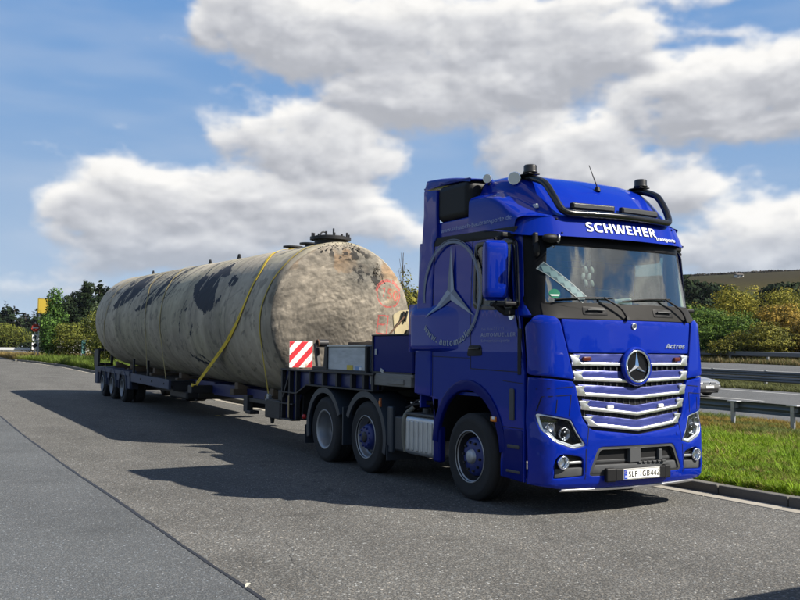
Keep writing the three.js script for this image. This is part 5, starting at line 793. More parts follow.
  const color = dataTex(W, H, (x, y, o) => {
    const s = x / W * TL, a = y / H * 9; // metres
    const wx = Math.floor(x + (fbm(x / 9, y / 9, 3) - 0.5) * 16), wy = Math.floor(y + (fbm(x / 8 + 40, y / 14 + 7, 3) - 0.5) * 20), i = ((clamp(wy, 0, H - 1)) * W + clamp(wx, 0, W - 1)) * 4;
    const big = fbm(s / 1.6 + 3, a / 2.2 + 9, 5), ring = fbm(s * 3.2 + 17, a * 0.30 + 2, 4), fine = fbm(s * 9, a * 9, 5), run = fbm(s * 2.0 + 60, a * 0.45 + 30, 5);
    let r = 0.50, gg = 0.47, b = 0.415; // sRGB-like
    let v = 0.74 + 0.22 * big + 0.16 * (fine - 0.5) + 0.28 * (ring - 0.5) + 0.14 * (run - 0.5); v = Math.max(0.2, v);
    const warm = sstep(0.45, 0.65, fbm(s / 1.1 + 70, a / 1.3 + 20, 4));
    r = lerp(r, 0.49, warm * 0.4); b = lerp(b, 0.38, warm * 0.4);
    const scr = sstep(0.70, 0.78, fbm(s * 1.3 + a * 2.2 + 8, a * 7 - s * 2.5 + 4, 4)); v *= 1 - 0.16 * scr;
    const st = stain[(y * W + x) * 4] / 255 * (0.4 + fbm(s * 5, a * 3.2, 4)); v *= 1 - 0.38 * st;
    const pits = sstep(0.66, 0.72, fbm(s * 7 + 33, a * 5 + 12, 4)); v *= 1 - 0.18 * pits;
    for (const w of [2.35, 4.7, 7.05, 9.4, 11.75, 14.1]) { const d = Math.abs(s - w); if (d < 0.05) v *= 0.86 + 0.14 * sstep(0.01, 0.05, d); }
    if (s < 0.5) v *= 1 - 0.25 * sstep(0.5, 0.0, s) * fbm(s * 8 + 5, a * 2.5, 3) * 1.5;
    let t = tar[i] / 255; if (t > 0.5) { const edge = fbm(s * 12, a * 2.2 + 50, 4), hole = sstep(0.69, 0.75, fbm(s * 6 + 9, a * 1.6 + 3, 4)); t = hole > 0.5 ? 0 : 1; if (t) { const q = 0.8 + 0.5 * edge; r = 0.075 * q; gg = 0.10 * q; b = 0.155 * q; v = 1; } }
    hgt[y * W + x] = 0.55 * fine + 0.25 * big + (t > 0.5 ? 0.2 : 0) - 0.2 * scr;
    const kk = t > 0.5 ? 0.95 : 1.55; o[0] = 255 * r * v * kk; o[1] = 255 * gg * v * kk; o[2] = 255 * b * v * kk;
  }, true);
  const bump = dataTex(W / 2, H / 2, (x, y, o) => { o[0] = o[1] = o[2] = 255 * clamp(hgt[y * 2 * W + x * 2]); });
  const shellMat = new THREE.MeshStandardMaterial({ map: color, bumpMap: bump, bumpScale: 0.012, roughness: 0.82 });
  const shell = surf(170, 128, (u, v) => { const s = u * TL, d = v * 360, r = TR + 0.012 * (fbm(s * 0.9 + 5, Math.cos(d / 57.3) * 2 + Math.sin(d / 57.3) * 3.1 + 9, 3) - 0.5) + 0.004 * Math.sin(s * 2.67) - 0.05 * Math.pow(sstep(0.10, 0, s), 1.5) - 0.03 * sstep(TL - 0.15, TL, s); const p = tankPt(s, d, r); return [p.x, p.y, p.z]; }, 0.9);
  obj('tank_shell', shell, shellMat, tank);
  obj('rear_head', surf(64, 16, (u, v) => { const r = (TR - 0.03) * v, a = -u * 6.2832; return [r * Math.cos(a), r * Math.sin(a), -TL - 0.36 * Math.sqrt(Math.max(0, 1 - v * v * 0.98))]; }, 1), std([0.2, 0.185, 0.155], 0.85, 0, { map: blotchS }), tank);
  // front head: dished, scarred, with red marks
  const N = 1024, d = document.createElement('canvas'); d.width = d.height = N; const q = d.getContext('2d'); q.fillStyle = '#000'; q.fillRect(0, 0, N, N);
  const PX = (x) => (x / (2 * TR) + 0.5) * N, PY = (y) => (y / (2 * TR) + 0.5) * N; // row 0 is the bottom
  q.save(); q.translate(0, N); q.scale(1, -1); const QY = (y) => N - PY(y);
  q.strokeStyle = '#f00'; q.fillStyle = '#f00'; q.lineWidth = 9; q.beginPath(); q.ellipse(PX(0.86), QY(0.50), 0.27 / (2 * TR) * N, 0.24 / (2 * TR) * N, 0, 0, 6.3); q.stroke(); q.lineWidth = 6; q.beginPath(); q.ellipse(PX(0.86), QY(0.50), 0.30 / (2 * TR) * N, 0.27 / (2 * TR) * N, 0, 3.3, 6.0); q.stroke();
  q.font = '92px sans-serif'; q.textAlign = 'center'; q.save(); q.translate(PX(0.86), QY(0.42)); q.rotate(0.25); q.fillText('150', 0, 0, 150); q.restore();
  q.lineWidth = 9; q.beginPath(); for (const [a, b, cc, dd] of [[0.60, 0.10, 0.86, 0.10], [0.62, 0.10, 0.58, -0.22], [0.84, 0.10, 0.80, -0.30], [0.60, -0.06, 0.82, -0.06], [0.58, -0.22, 0.80, -0.24]]) { q.moveTo(PX(a), QY(b)); q.lineTo(PX(cc), QY(dd)); } q.stroke(); q.restore();
  const red = q.getImageData(0, 0, N, N).data, hh = new Float32Array(N * N);
  const pock = (x, y) => { let m = 0; for (const [cx, cy, rx, ry] of [[0.06, 1.20, 0.42, 0.10], [0.40, 0.84, 0.34, 0.18], [0.62, 0.72, 0.2, 0.14]]) { const e = ((x - cx) / rx) ** 2 + ((y - cy) / ry) ** 2; m = Math.max(m, Math.exp(-e)); } return m; };
  const fcol = dataTex(N, N, (px, py, o) => {
    const x = (px / N - 0.5) * 2 * TR, y = (py / N - 0.5) * 2 * TR, rr = Math.hypot(x, y), ang = Math.atan2(y, x);
    const w1 = fbm(x * 1.2 + 5, y * 1.2 + 8, 4) - 0.5, big = fbm(x * 1.3 + 15, y * 1.3 + 8, 5), fine = fbm(x * 11 + 40, y * 11 + 40, 5), swirl = fbm(rr * 5 + w1 * 6 + 3, ang * 1.1 + 20 + w1 * 2, 5), lines = fbm(x * 2.2 + w1 * 4 + 9, y * 13 + w1 * 14 + 30, 4);
    let r = 0.555, g2 = 0.52, b = 0.465, v = 0.78 + 0.14 * big + 0.46 * (fine - 0.5) + 0.22 * (swirl - 0.5) + 0.26 * (lines - 0.5) + 0.16 * (hsh(px, py) - 0.5) + 0.09 * (sstep(0.60, 0.72, fbm(x * 5 + y * 2 + 71, y * 22 - x * 9 + 13, 3)) - 0.12) ;
    const smx = (x + 0.42) / 0.62, smy = (y + 0.28) / 0.42, sm = Math.exp(-(smx * smx + smy * smy)) * (0.5 + swirl * 0.9); v *= 1 - 0.42 * clamp(sm);
    const or = sstep(0.62, 0.70, fbm(x * 2 + 3, y * 2 + 61, 4)) * sstep(0.2, 1.2, y + 0.3 * x); r = lerp(r, 0.56, or * 0.7); g2 = lerp(g2, 0.43, or * 0.7); b = lerp(b, 0.30, or * 0.7);
    const gy = Math.exp(-(((x - 0.34) / 0.36) ** 2 + ((y - 0.92) / 0.34) ** 2)); r = lerp(r, 0.44, gy * 0.8); g2 = lerp(g2, 0.43, gy * 0.8); b = lerp(b, 0.40, gy * 0.8); v *= 1 - 0.25 * gy;
    const pk = sstep(0.53, 0.60, fbm(x * 14 + 8, y * 14 + 77, 3)) * sstep(0.18, 0.5, pock(x, y)); v *= 1 - 0.62 * pk;
    const crack = Math.abs(Math.hypot(x + 0.15, y) - 1.24 + 0.05 * (w1 * 4)) < 0.012 && x < -0.85 && y < 0.55 && y > -0.6 && fine > 0.42; if (crack) v *= 0.3;
    if (rr > TR * 0.95) v *= 0.9;
    const dr = hsh(Math.floor(px / 3), Math.floor(py / 3)), red1 = red[(clamp(py + Math.floor((fine - 0.5) * 12), 0, N - 1) * N + clamp(px + Math.floor((swirl - 0.5) * 12), 0, N - 1)) * 4] / 255;
    if (red1 > 0.5 && fbm(x * 16, y * 16 + 9, 3) + dr * 0.12 > 0.36) { r = lerp(r, 0.80, 0.7); g2 = lerp(g2, 0.26, 0.7); b = lerp(b, 0.25, 0.7); v = Math.max(v, 0.8); }
    hh[py * N + px] = clamp(0.66 * fine + 0.12 * swirl + 0.22 * lines - 0.5 * pk - (crack ? 0.4 : 0));
    o[0] = 255 * r * v * 1.06; o[1] = 255 * g2 * v * 1.06; o[2] = 255 * b * v * 1.06;
  }, true);
  const fb = dataTex(N, N, (x, y, o) => { o[0] = o[1] = o[2] = 255 * hh[y * N + x]; });
  const depth = (v) => 0.25 * (Math.sqrt(Math.max(0, 1 - 0.96 * v * v)) - 0.2) / 0.8;
  obj('front_head', surf(190, 110, (u, v0) => { const v = Math.pow(v0, 0.8), a = u * 6.28319, r = (TR - 0.05) * v, x = r * Math.cos(a), y = r * Math.sin(a); const n = (0.03 * (fbm(x * 2.4 + 9, y * 2.4 + 4, 4) - 0.5) + 0.014 * (fbm(x * 8 + 19, y * 8 + 4, 4) - 0.5) + 0.013 * (fbm(x * 4 + y * 1.5 + 9, y * 19 - x * 4 + 4, 3) - 0.5) + 0.010 * (vn(x * 30, y * 30) - 0.5)) * sstep(1, 0.93, v) - 0.05 * Math.exp(-(((x - 0.36) / 0.3) ** 2 + ((y - 0.95) / 0.22) ** 2)) - 0.035 * Math.exp(-(((x + 0.4) / 0.4) ** 2 + ((y + 0.3) / 0.3) ** 2)); return [x, y, depth(v) + n]; }, 1, (u, v0) => { const v = Math.pow(v0, 0.8), a = u * 6.28319, r = (TR - 0.05) * v; return [r * Math.cos(a) / (2 * TR) + 0.5, r * Math.sin(a) / (2 * TR) + 0.5]; }), new THREE.MeshStandardMaterial({ map: fcol, bumpMap: fb, bumpScale: 0.014, roughness: 0.88 }), tank);
  // lumps of old coating along the rim and the broken seam
  { const r = mulberry(19), gs = []; for (let i = 0; i < 150; i++) { const top = i < 60; const a = top ? lerp(78, 112, r()) : lerp(45, 60, r()), rad = top ? lerp(1.30, 1.42, r()) : lerp(1.0, 1.26, r()); const x = rad * Math.cos(a / 57.3), y = rad * Math.sin(a / 57.3), sz = 0.006 + 0.014 * r() * r(); const g3 = new THREE.DodecahedronGeometry(sz, 0).rotateX(r() * 6).rotateY(r() * 6).translate(x, y, depth(rad / TR) + 0.0 - (top ? 0 : 0.03)); gs.push(g3); } tag(obj('coating_crumbs', gs, std([0.085, 0.07, 0.05], 0.9), tank), null, null, null, 'stuff'); }
  // manhole with bolted lid
  const my = TR; const mh = obj('manhole', [cyl([0, my - 0.06, -0.60], [0, my + 0.07, -0.60], 0.30, 0.30, 40)], M.steelDark, tank);
  obj('manhole_lid', [cyl([0, my + 0.07, -0.60], [0, my + 0.125, -0.60], 0.385, 0.385, 48), cyl([0, my + 0.125, -0.60], [0, my + 0.15, -0.60], 0.30, 0.28, 40)], M.steelDark, mh);
  objs('lid_bolt', Array.from({ length: 14 }, (_, i) => { const b = i / 14 * 6.283; return cyl([0.34 * Math.cos(b), my + 0.06, -0.6 + 0.34 * Math.sin(b)], [0.34 * Math.cos(b), my + 0.165 + 0.02 * (i % 3), -0.6 + 0.34 * Math.sin(b)], 0.02, 0.02, 6); }), M.steelDark, mh);
  objs('lid_handle', [cyl([0.06, my + 0.14, -0.6], [0.06, my + 0.30, -0.6], 0.018, 0.018, 8), new THREE.TorusGeometry(0.07, 0.014, 8, 20, Math.PI).translate(-0.14, my + 0.15, -0.6)], M.steelDark, mh);
  for (const [s, dg] of [[1.45, 92], [2.3, 92]]) { const p = tankPt(s, dg); obj('flange', [cyl([p.x, p.y - 0.04, p.z], [p.x, p.y + 0.05, p.z], 0.09, 0.09, 20), cyl([p.x, p.y + 0.05, p.z], [p.x, p.y + 0.08, p.z], 0.2, 0.2, 28)], M.steelDark, tank); }
  for (const s of [4.95, 7.1, 12.7]) obj('lifting_eye', bent(poly([[-0.15, -0.04], [0.13, -0.04], [0.03, 0.10], [-0.03, 0.10]], [ell(0, 0.045, 0.02, 0.02, 12)]), (u, v, w) => { const p = tankPt(s + u, 100); return [p.x + w, p.y + v, p.z]; }, { d: 0.03, edge: 0, bevel: 0.004 }), M.black, tank);
}
// ---------- lashing straps ----------
function strapGeo(pts, w, th = 0.005) { // pts: [position Vector3, width direction Vector3]
  const curve = new THREE.CatmullRomCurve3(pts.map((p) => p[0]), false, 'centripetal'), n = 90, P = curve.getPoints(n), pos = [], idx = [], uv = []; let len = 0;
  const dirs = pts.map((p) => p[1]);
  for (let i = 0; i <= n; i++) {
    const t = P[Math.min(n, i + 1)].clone().sub(P[Math.max(0, i - 1)]).normalize(), f = i / n * (dirs.length - 1), k = Math.min(dirs.length - 2, Math.floor(f)), d = dirs[k].clone().lerp(dirs[k + 1], f - k); d.addScaledVector(t, -d.dot(t)).normalize(); const nn = new THREE.Vector3().crossVectors(d, t).normalize();
    if (i) len += P[i].distanceTo(P[i - 1]);
    for (const [a, b] of [[-1, -1], [1, -1], [1, 1], [-1, 1]]) { const q = P[i].clone().addScaledVector(d, a * w / 2).addScaledVector(nn, b * th / 2); pos.push(q.x, q.y, q.z); uv.push(a * 0.5 + 0.5, len); }
  }
  for (let i = 0; i < n; i++) for (let k = 0; k < 4; k++) { const a = i * 4 + k, b = i * 4 + (k + 1) % 4; idx.push(a, b, b + 4, a, b + 4, a + 4); }
  const g = new THREE.BufferGeometry(); g.setAttribute('position', new THREE.Float32BufferAttribute(pos, 3)); g.setAttribute('uv', new THREE.Float32BufferAttribute(uv, 2)); g.setIndex(idx); return toCreasedNormals(g.toNonIndexed(), 0.5);
}
tank.updateMatrixWorld(true);
const onTank = (s, deg, h = 0.016) => tankPt(s, deg, TR + h).applyMatrix4(tank.matrixWorld);
function strap(name, label, path, end, endFar, w, mat, group) {
  const dirZ = V(0, 0, 1), pts = [];
  pts.push([V(...endFar), dirZ]);
  const s0 = path[0][0]; for (const dg of [-32, -10, 10, 30, 50, 68, 84]) pts.push([onTank(lerp(s0 + (endFar[3] ?? 0), s0, (dg + 32) / 116), dg), dirZ]);
  for (const [s, dg] of path) pts.push([onTank(s, dg), dirZ]);
  pts.push([V(...end), V(0, 0, 1)]);
  const g = obj(name, strapGeo(pts, w), mat); tag(g, label, 'lashing strap', group);
  return g;
}
{
  const webbing = dataTex(64, 512, (x, y, o) => { const e = x < 4 || x > 59 ? 0.75 : 1, n = 0.86 + 0.2 * fbm(x / 6, y / 6, 3) + (y % 4 < 2 ? 0.04 : -0.04); const print = (y % 256) > 150 && (y % 256) < 236 && x > 20 && x < 44 && hsh(Math.floor(x / 6), Math.floor(y / 9)) > 0.45 ? 0.45 : 1; const v = 255 * n * e * print; o[0] = v; o[1] = v * 0.98; o[2] = v * 0.9; });
  const wm = rep(webbing, 1, 0.6);
  const yellow = new THREE.MeshStandardMaterial({ color: rgb(0.80, 0.56, 0.012), map: wm, roughness: 0.7 }), old = new THREE.MeshStandardMaterial({ color: rgb(0.52, 0.40, 0.06), map: wm, roughness: 0.8 }), pale = new THREE.MeshStandardMaterial({ color: rgb(0.44, 0.36, 0.16), map: wm, roughness: 0.8 });
  const a = strap('lashing_strap', 'wide bright yellow strap running slantwise down the tank to a hook', [[2.1, 103], [2.0, 112], [1.52, 128], [1.22, 141], [1.16, 152], [1.18, 162], [1.3, 172], [1.52, 181], [1.9, 190], [2.4, 199]], [-1.24, 0.955, -10.75], [1.2, 0.95, -7.9], 0.085, yellow);
  obj('strap_hook', [tube([[-1.24, 0.96, -10.7], [-1.25, 0.935, -10.85], [-1.245, 0.92, -11.0]], 0.016, 12, 8), bx(0.03, 0.07, 0.11, -1.25, 0.925, -11.04, 0.01)], yellow, a);
  const b = strap('lashing_strap', 'dull yellow strap looped around the front rim of the tank', [[0.22, 115], [0.17, 130], [0.16, 140], [0.23, 150], [0.27, 162], [0.34, 174], [0.38, 186], [0.43, 197]], [-1.2, 0.90, -6.5], [1.2, 0.9, -6.5], 0.05, old);
  obj('ratchet', [bx(0.07, 0.12, 0.09, -1.2, 0.87, -6.48, 0.01, [0.3, 0, 0]), cyl([-1.26, 0.84, -6.48], [-1.14, 0.84, -6.48], 0.025, 0.025, 10)], M.galv, b);
  strap('lashing_strap', 'thin pale strap around the middle of the tank, left of the wide yellow one', [[8.7, 103], [7.83, 127], [7.54, 143], [7.35, 156], [7.19, 172], [7.21, 183], [7.28, 194]], [-1.24, 0.98, -13.28], [1.2, 0.95, -13.3, 0.5], 0.05, pale);
  strap('lashing_strap', 'faint narrow strap down to the stake between the middle and the rear axles', [[9.7, 118], [9.57, 138], [8.97, 156], [8.73, 169], [8.71, 185], [8.78, 196]], [-1.24, 1.2, -15.2], [1.2, 1.0, -15.6, 0.5], 0.04, pale);
  strap('lashing_strap', 'hardly visible strap at the rear end of the tank, furthest to the left', [[13.4, 130], [13.49, 156], [13.59, 175], [13.9, 192]], [-1.24, 1.12, -20.4], [1.2, 1.1, -20.0], 0.04, pale);
}
const HOUSE = [440.5, hillY(440.5, -371.5) - 0.3, -371.5];
// ---------- guard rails ----------
// W profile of a crash barrier, (outward, up)
const wProf = [[0, 0.155], [0.03, 0.14], [0.075, 0.10], [0.08, 0.07], [0.035, 0.025], [0.02, 0], [0.035, -0.025], [0.08, -0.07], [0.075, -0.10], [0.03, -0.14], [0, -0.155]];
function railBeam(xf, yoff, z0, z1, dir, step = 4) { const n = Math.ceil((z0 - z1) / step); return surf(wProf.length - 1, n, (u, v) => { const p = wProf[Math.round(u * (wProf.length - 1))], z = lerp(z0, z1, v), x = xf(z); return [x + dir * p[0], groundY(x, z) + yoff + p[1], z]; }, 0.5); }
{
  const g = thing('guard_rail', 'single galvanised guard rail on posts between the grass verge and the motorway', 'guard rail');
  const X = () => 13.72;
  obj('rail_beam', railBeam((z) => X(z) + 0.09, 0.60, 30, -150, 1), std([0.13, 0.16, 0.165], 0.55, 0.4), g);
  const post = merge([new THREE.BoxGeometry(0.10, 0.80, 0.05).translate(0, 0.33, 0), new THREE.BoxGeometry(0.012, 0.8, 0.11).translate(-0.05, 0.33, 0)]), cap = merge([new RoundedBoxGeometry(0.22, 0.03, 0.34, 1, 0.006).translate(0.03, 0.745, 0), new THREE.BoxGeometry(0.08, 0.12, 0.16).translate(0.07, 0.62, 0)]);
  for (let i = 0; i < 66; i++) { const z = -7.75 + 26 - i * 1.95, y = groundY(X(z), z); const p = obj('rail_post', post, M.galv, g); p.position.set(X(z), y, z); const c = obj('post_cap', cap, std([0.5, 0.51, 0.52], 0.45, 0.6), p); void c; if (z < -100) break; }
}
{
  const g = thing('guard_rail', 'tall double guard rail with two stacked beams on the motorway median', 'guard rail');
  const X = 38.4;
  obj('rail_beam', [railBeam(() => X, 0.42, 40, -260, -1, 8)], std([0.20, 0.21, 0.22], 0.6, 0.5), g); obj('rail_beam', [railBeam(() => X + 0.06, 0.735, 40, -260, -1, 8)], std([0.17, 0.18, 0.19], 0.6, 0.5), g);
  obj('top_rail', surf(1, 75, (u, v) => { const z = lerp(40, -260, v); return [X + u * 0.35, groundY(X, z) + 0.93, z]; }), std([0.42, 0.43, 0.43], 0.6, 0.4), g);
  const post = new THREE.BoxGeometry(0.12, 1.1, 0.16).translate(0.12, 0.40, 0);
  for (let i = 0; i < 70; i++) { const z = 36 - i * 4; const p = obj('rail_post', post, M.galv, g); p.position.set(X, groundY(X, z), z); }
}
{
  const g = thing('guard_rail', 'far dark guard rail beyond the opposite carriageway, in front of the bushes', 'guard rail');
  const X = 58.5;
  obj('rail_beam', [surf(3, 60, (u, v) => { const z = lerp(40, -260, v), p = [[0, 0.72], [-0.1, 0.68], [-0.1, 0.36], [0, 0.30]][Math.round(u * 3)]; return [X + p[0], groundY(X, z) + 0.36 + p[1], z]; }, 0.4)], std([0.17, 0.18, 0.19], 0.6, 0.5), g);
  const post = new THREE.BoxGeometry(0.12, 1.2, 0.16).translate(0.1, 0.45, 0);
  for (let i = 0; i < 70; i++) { const z = 36 - i * 4; const p = obj('rail_post', post, M.galv, g); p.position.set(X, groundY(X, z), z); }
}
{
  const g = thing('guard_rail', 'pale guard rail at the far left edge beyond the end of the road island', 'guard rail');
  obj('rail_beam', surf(3, 16, (u, v) => { const x = lerp(-40, 11.9, v), p = [[0, 0.78], [0.08, 0.72], [0.08, 0.42], [0, 0.40]][Math.round(u * 3)], z = -142 + 0.08 * x; return [x, groundY(1, z) + p[1] - 0.05, z + p[0]]; }, 0.4), std([0.62, 0.63, 0.62], 0.6, 0.3), g);
  const post = new THREE.BoxGeometry(0.12, 0.9, 0.12).translate(0, 0.3, -0.06); for (let i = 0; i < 13; i++) { const x = 11.5 - i * 4, z = -142 + 0.08 * x; const p = obj('rail_post', post, M.galv, g); p.position.set(x, groundY(1, z), z); }
}
// ---------- cars ----------
function makeCar(name, label, pos, turn, paint) {
  const c = thing(name, label, 'car', pos, turn);
  // body: cross-sections along the length, nose at +z
  const st = [[2.28, 0.62, 0.42, 0.60], [2.26, 0.74, 0.26, 0.66], [2.12, 0.84, 0.2, 0.72], [1.9, 0.87, 0.2, 0.78], [1.5, 0.885, 0.2, 0.86], [0.95, 0.89, 0.2, 0.93], [0.4, 0.89, 0.2, 0.95], [-0.5, 0.89, 0.2, 0.96], [-1.4, 0.885, 0.2, 0.97], [-1.9, 0.86, 0.22, 0.97], [-2.22, 0.80, 0.3, 0.95], [-2.34, 0.70, 0.42, 0.82]];
  const at = (z, k) => { for (let i = 1; i < st.length; i++) if (z >= st[i][0]) { const t = (st[i - 1][0] - z) / (st[i - 1][0] - st[i][0]); return lerp(st[i - 1][k], st[i][k], t); } return st[st.length - 1][k]; };
  const sec = (z, u) => { const w = at(z, 1), y0 = at(z, 2), y1 = at(z, 3), a = u * Math.PI * 2, cs = Math.cos(a), sn = Math.sin(a), e = 0.42; const x = w * Math.sign(cs) * Math.pow(Math.abs(cs), e), y = (y0 + y1) / 2 + (y1 - y0) / 2 * Math.sign(sn) * Math.pow(Math.abs(sn), e * 0.8); return [x * (y > 0.62 ? 1 - 0.05 * (y - 0.62) / 0.35 : 1), y + (sn > 0.5 ? 0.02 * (1 - (x / w) ** 2) : 0), z]; };
  const bodyG = surf(48, 60, (u, v) => sec(lerp(2.28, -2.34, v), u), 0.6), capG = surf(24, 4, (u, v) => { const p = sec(2.28, u); return [p[0] * v, lerp(0.51, p[1], v), 2.28 + 0.02 * (1 - v)]; }, 0.6), capR = surf(24, 4, (u, v) => { const p = sec(-2.34, u); return [p[0] * v, lerp(0.62, p[1], v), -2.34 - 0.02 * (1 - v)]; }, 0.6);
  obj('body', [bodyG, capG, capR], paint, c);
  // cabin
  const gh = (z, y) => { const t = (y - 0.93) / 0.5; return 0.78 - 0.20 * t; };
  const prof = [[1.05, 0.92], [0.25, 1.42], [-0.2, 1.46], [-0.9, 1.44], [-1.55, 1.12], [-1.85, 0.95]];
  const roofG = surf(10, 20, (u, v) => { const z = lerp(0.22, -0.95, v), x = (u - 0.5) * 2 * 0.60; return [x, 1.425 + 0.05 * Math.sin(v * 3.1) - 0.05 * Math.pow(Math.abs(u - 0.5) * 2, 3), z]; }, 0.6);
  const pillars = []; for (const s of [-1, 1]) { pillars.push(tube([[s * 0.78, 0.93, 1.02], [s * 0.68, 1.2, 0.62], [s * 0.60, 1.40, 0.22]], 0.035, 12, 8), tube([[s * 0.60, 1.39, 0.22], [s * 0.60, 1.42, -0.35], [s * 0.60, 1.39, -0.95]], 0.035, 12, 8), tube([[s * 0.60, 1.39, -0.95], [s * 0.68, 1.15, -1.5], [s * 0.76, 0.95, -1.85]], 0.05, 12, 8), cyl([s * 0.76, 0.95, -0.35], [s * 0.60, 1.40, -0.4], 0.035, 0.03, 8)); }
  obj('roof', [roofG, ...pillars], paint, c);
  const q = (a, b, cc, d) => surf(4, 4, (u, v) => [0, 1, 2].map((k) => lerp(lerp(a[k], b[k], u), lerp(d[k], cc[k], u), v)), 0.6);
  obj('windshield', q([-0.76, 0.94, 1.03], [0.76, 0.94, 1.03], [0.59, 1.40, 0.23], [-0.59, 1.40, 0.23]), M.glass, c); obj('rear_window', q([-0.74, 0.96, -1.85], [0.74, 0.96, -1.85], [0.58, 1.39, -0.95], [-0.58, 1.39, -0.95]), M.glass, c);
  for (const s of [-1, 1]) obj('side_window', q([s * 0.775, 0.94, 1.0], [s * 0.755, 0.95, -1.75], [s * 0.60, 1.38, -0.95], [s * 0.60, 1.39, 0.24]), M.glass, c);
  obj('cabin_floor', [bb(-0.72, 0.72, 0.85, 0.92, -1.7, 0.9, 0.02), bb(-0.6, -0.1, 0.9, 1.25, -0.4, -0.25, 0.05), bb(0.1, 0.6, 0.9, 1.25, -0.4, -0.25, 0.05)], M.interior, c);
  // nose
  obj('grille', [bx(0.86, 0.10, 0.05, 0, 0.60, 2.262, 0.02), bx(1.2, 0.12, 0.05, 0, 0.33, 2.245, 0.03)], M.black, c);
  obj('grille_trim', [bx(0.40, 0.016, 0.02, -0.24, 0.625, 2.292, 0.004), bx(0.40, 0.016, 0.02, 0.24, 0.625, 2.292, 0.004), bx(0.40, 0.016, 0.02, -0.24, 0.585, 2.292, 0.004), bx(0.40, 0.016, 0.02, 0.24, 0.585, 2.292, 0.004)], M.chromeSatin, c);
  obj('round_badge', new THREE.TorusGeometry(0.058, 0.014, 8, 24).translate(0, 0.61, 2.297), M.chrome, c);
  for (const s of [-1, 1]) { const h = obj('headlight', new THREE.SphereGeometry(0.15, 20, 14).scale(1.15, 0.62, 0.7).rotateY(s * 0.5).translate(s * 0.62, 0.62, 2.10), M.chromeSatin, c); obj('headlight_bulb', [new THREE.SphereGeometry(0.055, 12, 10).translate(s * 0.56, 0.62, 2.20), new THREE.SphereGeometry(0.05, 12, 10).translate(s * 0.68, 0.63, 2.15)], M.slate, h); }
  obj('number_plate', bx(0.52, 0.115, 0.015, 0, 0.44, 2.29, 0.004), M.white, c);
  obj('bumper', bx(1.46, 0.10, 0.10, 0, 0.47, 2.235, 0.04), paint, c);
  for (const s of [-1, 1]) { obj('mirror', bx(0.18, 0.12, 0.1, s * 0.95, 1.0, 0.75, 0.04), paint, c); for (const z of [1.42, -1.32]) { const w = new THREE.Group(); w.name = 'wheel'; w.position.set(s * 0.80, 0.315, z); c.add(w); obj('tyre', lathe([[0.2, -0.1], [0.29, -0.1], [0.315, -0.07], [0.315, 0.07], [0.29, 0.1], [0.2, 0.1]], 32).rotateZ(-s * Math.PI / 2), M.rubber, w); obj('rim', lathe([[0, 0.06], [0.06, 0.07], [0.12, 0.05], [0.2, 0.08], [0.21, 0.1]], 24).rotateZ(-s * Math.PI / 2), M.silver, w); } }
  obj('underbody', bb(-0.8, 0.8, 0.16, 0.3, -2.1, 2.1, 0.04), M.black, c);
  return c;
}
makeCar('passing_car', 'silver-grey saloon car driving on the motorway, half hidden behind the truck cab', [25.2, groundY(25.2, -22.5) + 0.01, -22.6], 0.04, new THREE.MeshPhysicalMaterial({ color: rgb(0.30, 0.30, 0.30), roughness: 0.4, metalness: 0.6, clearcoat: 1, clearcoatRoughness: 0.06 }));
{ // a van outside the frame: its shadow reaches into the lower right corner
  const v = thing('parked_van', 'dark delivery van parked just outside the right edge, casting the shadow at the lower right', 'van', [0.2, 0.002, 8.8]);
  obj('body', bent(poly(rpoly([[-2.5, 0.4, 0.08], [-2.5, 2.46, 0.25], [0.95, 2.5, 0.3], [1.75, 1.52, 0.15], [2.45, 1.22, 0.2], [2.55, 0.4, 0.1]], 0.1)), (z, y, w) => { const x = w + 0.95, k = 1 - 0.09 * sstep(1.2, 2.5, y); return [x * k, y, z]; }, { d: 1.9, bevel: 0.09, edge: 0.4 }), new THREE.MeshPhysicalMaterial({ color: rgb(0.06, 0.065, 0.07), roughness: 0.4, clearcoat: 1 }), v);
  obj('windshield', surf(6, 6, (u, q) => [lerp(-0.74, 0.74, u), lerp(1.60, 2.32, q), lerp(1.70, 1.12, q) + 0.015]), M.blackGloss, v);
  for (const s of [-1, 1]) { obj('side_window', surf(4, 4, (u, q) => [s * lerp(0.955, 0.895, q), lerp(1.5, 2.1, q), lerp(0.3, lerp(1.55, 1.15, q), u)]), M.blackGloss, v); obj('headlight', bx(0.34, 0.2, 0.12, s * 0.7, 0.95, 2.46, 0.05), M.whiteLens, v); for (const z of [1.65, -1.55]) { const w = new THREE.Group(); w.name = 'wheel'; w.position.set(s * 0.86, 0.34, z); v.add(w); obj('tyre', lathe([[0.2, -0.11], [0.31, -0.11], [0.34, -0.08], [0.34, 0.08], [0.31, 0.11], [0.2, 0.11]], 28).rotateZ(-s * Math.PI / 2), M.rubber, w); obj('rim', lathe([[0, 0.07], [0.12, 0.06], [0.2, 0.09], [0.21, 0.11]], 20).rotateZ(-s * Math.PI / 2), M.silver, w); } }
}
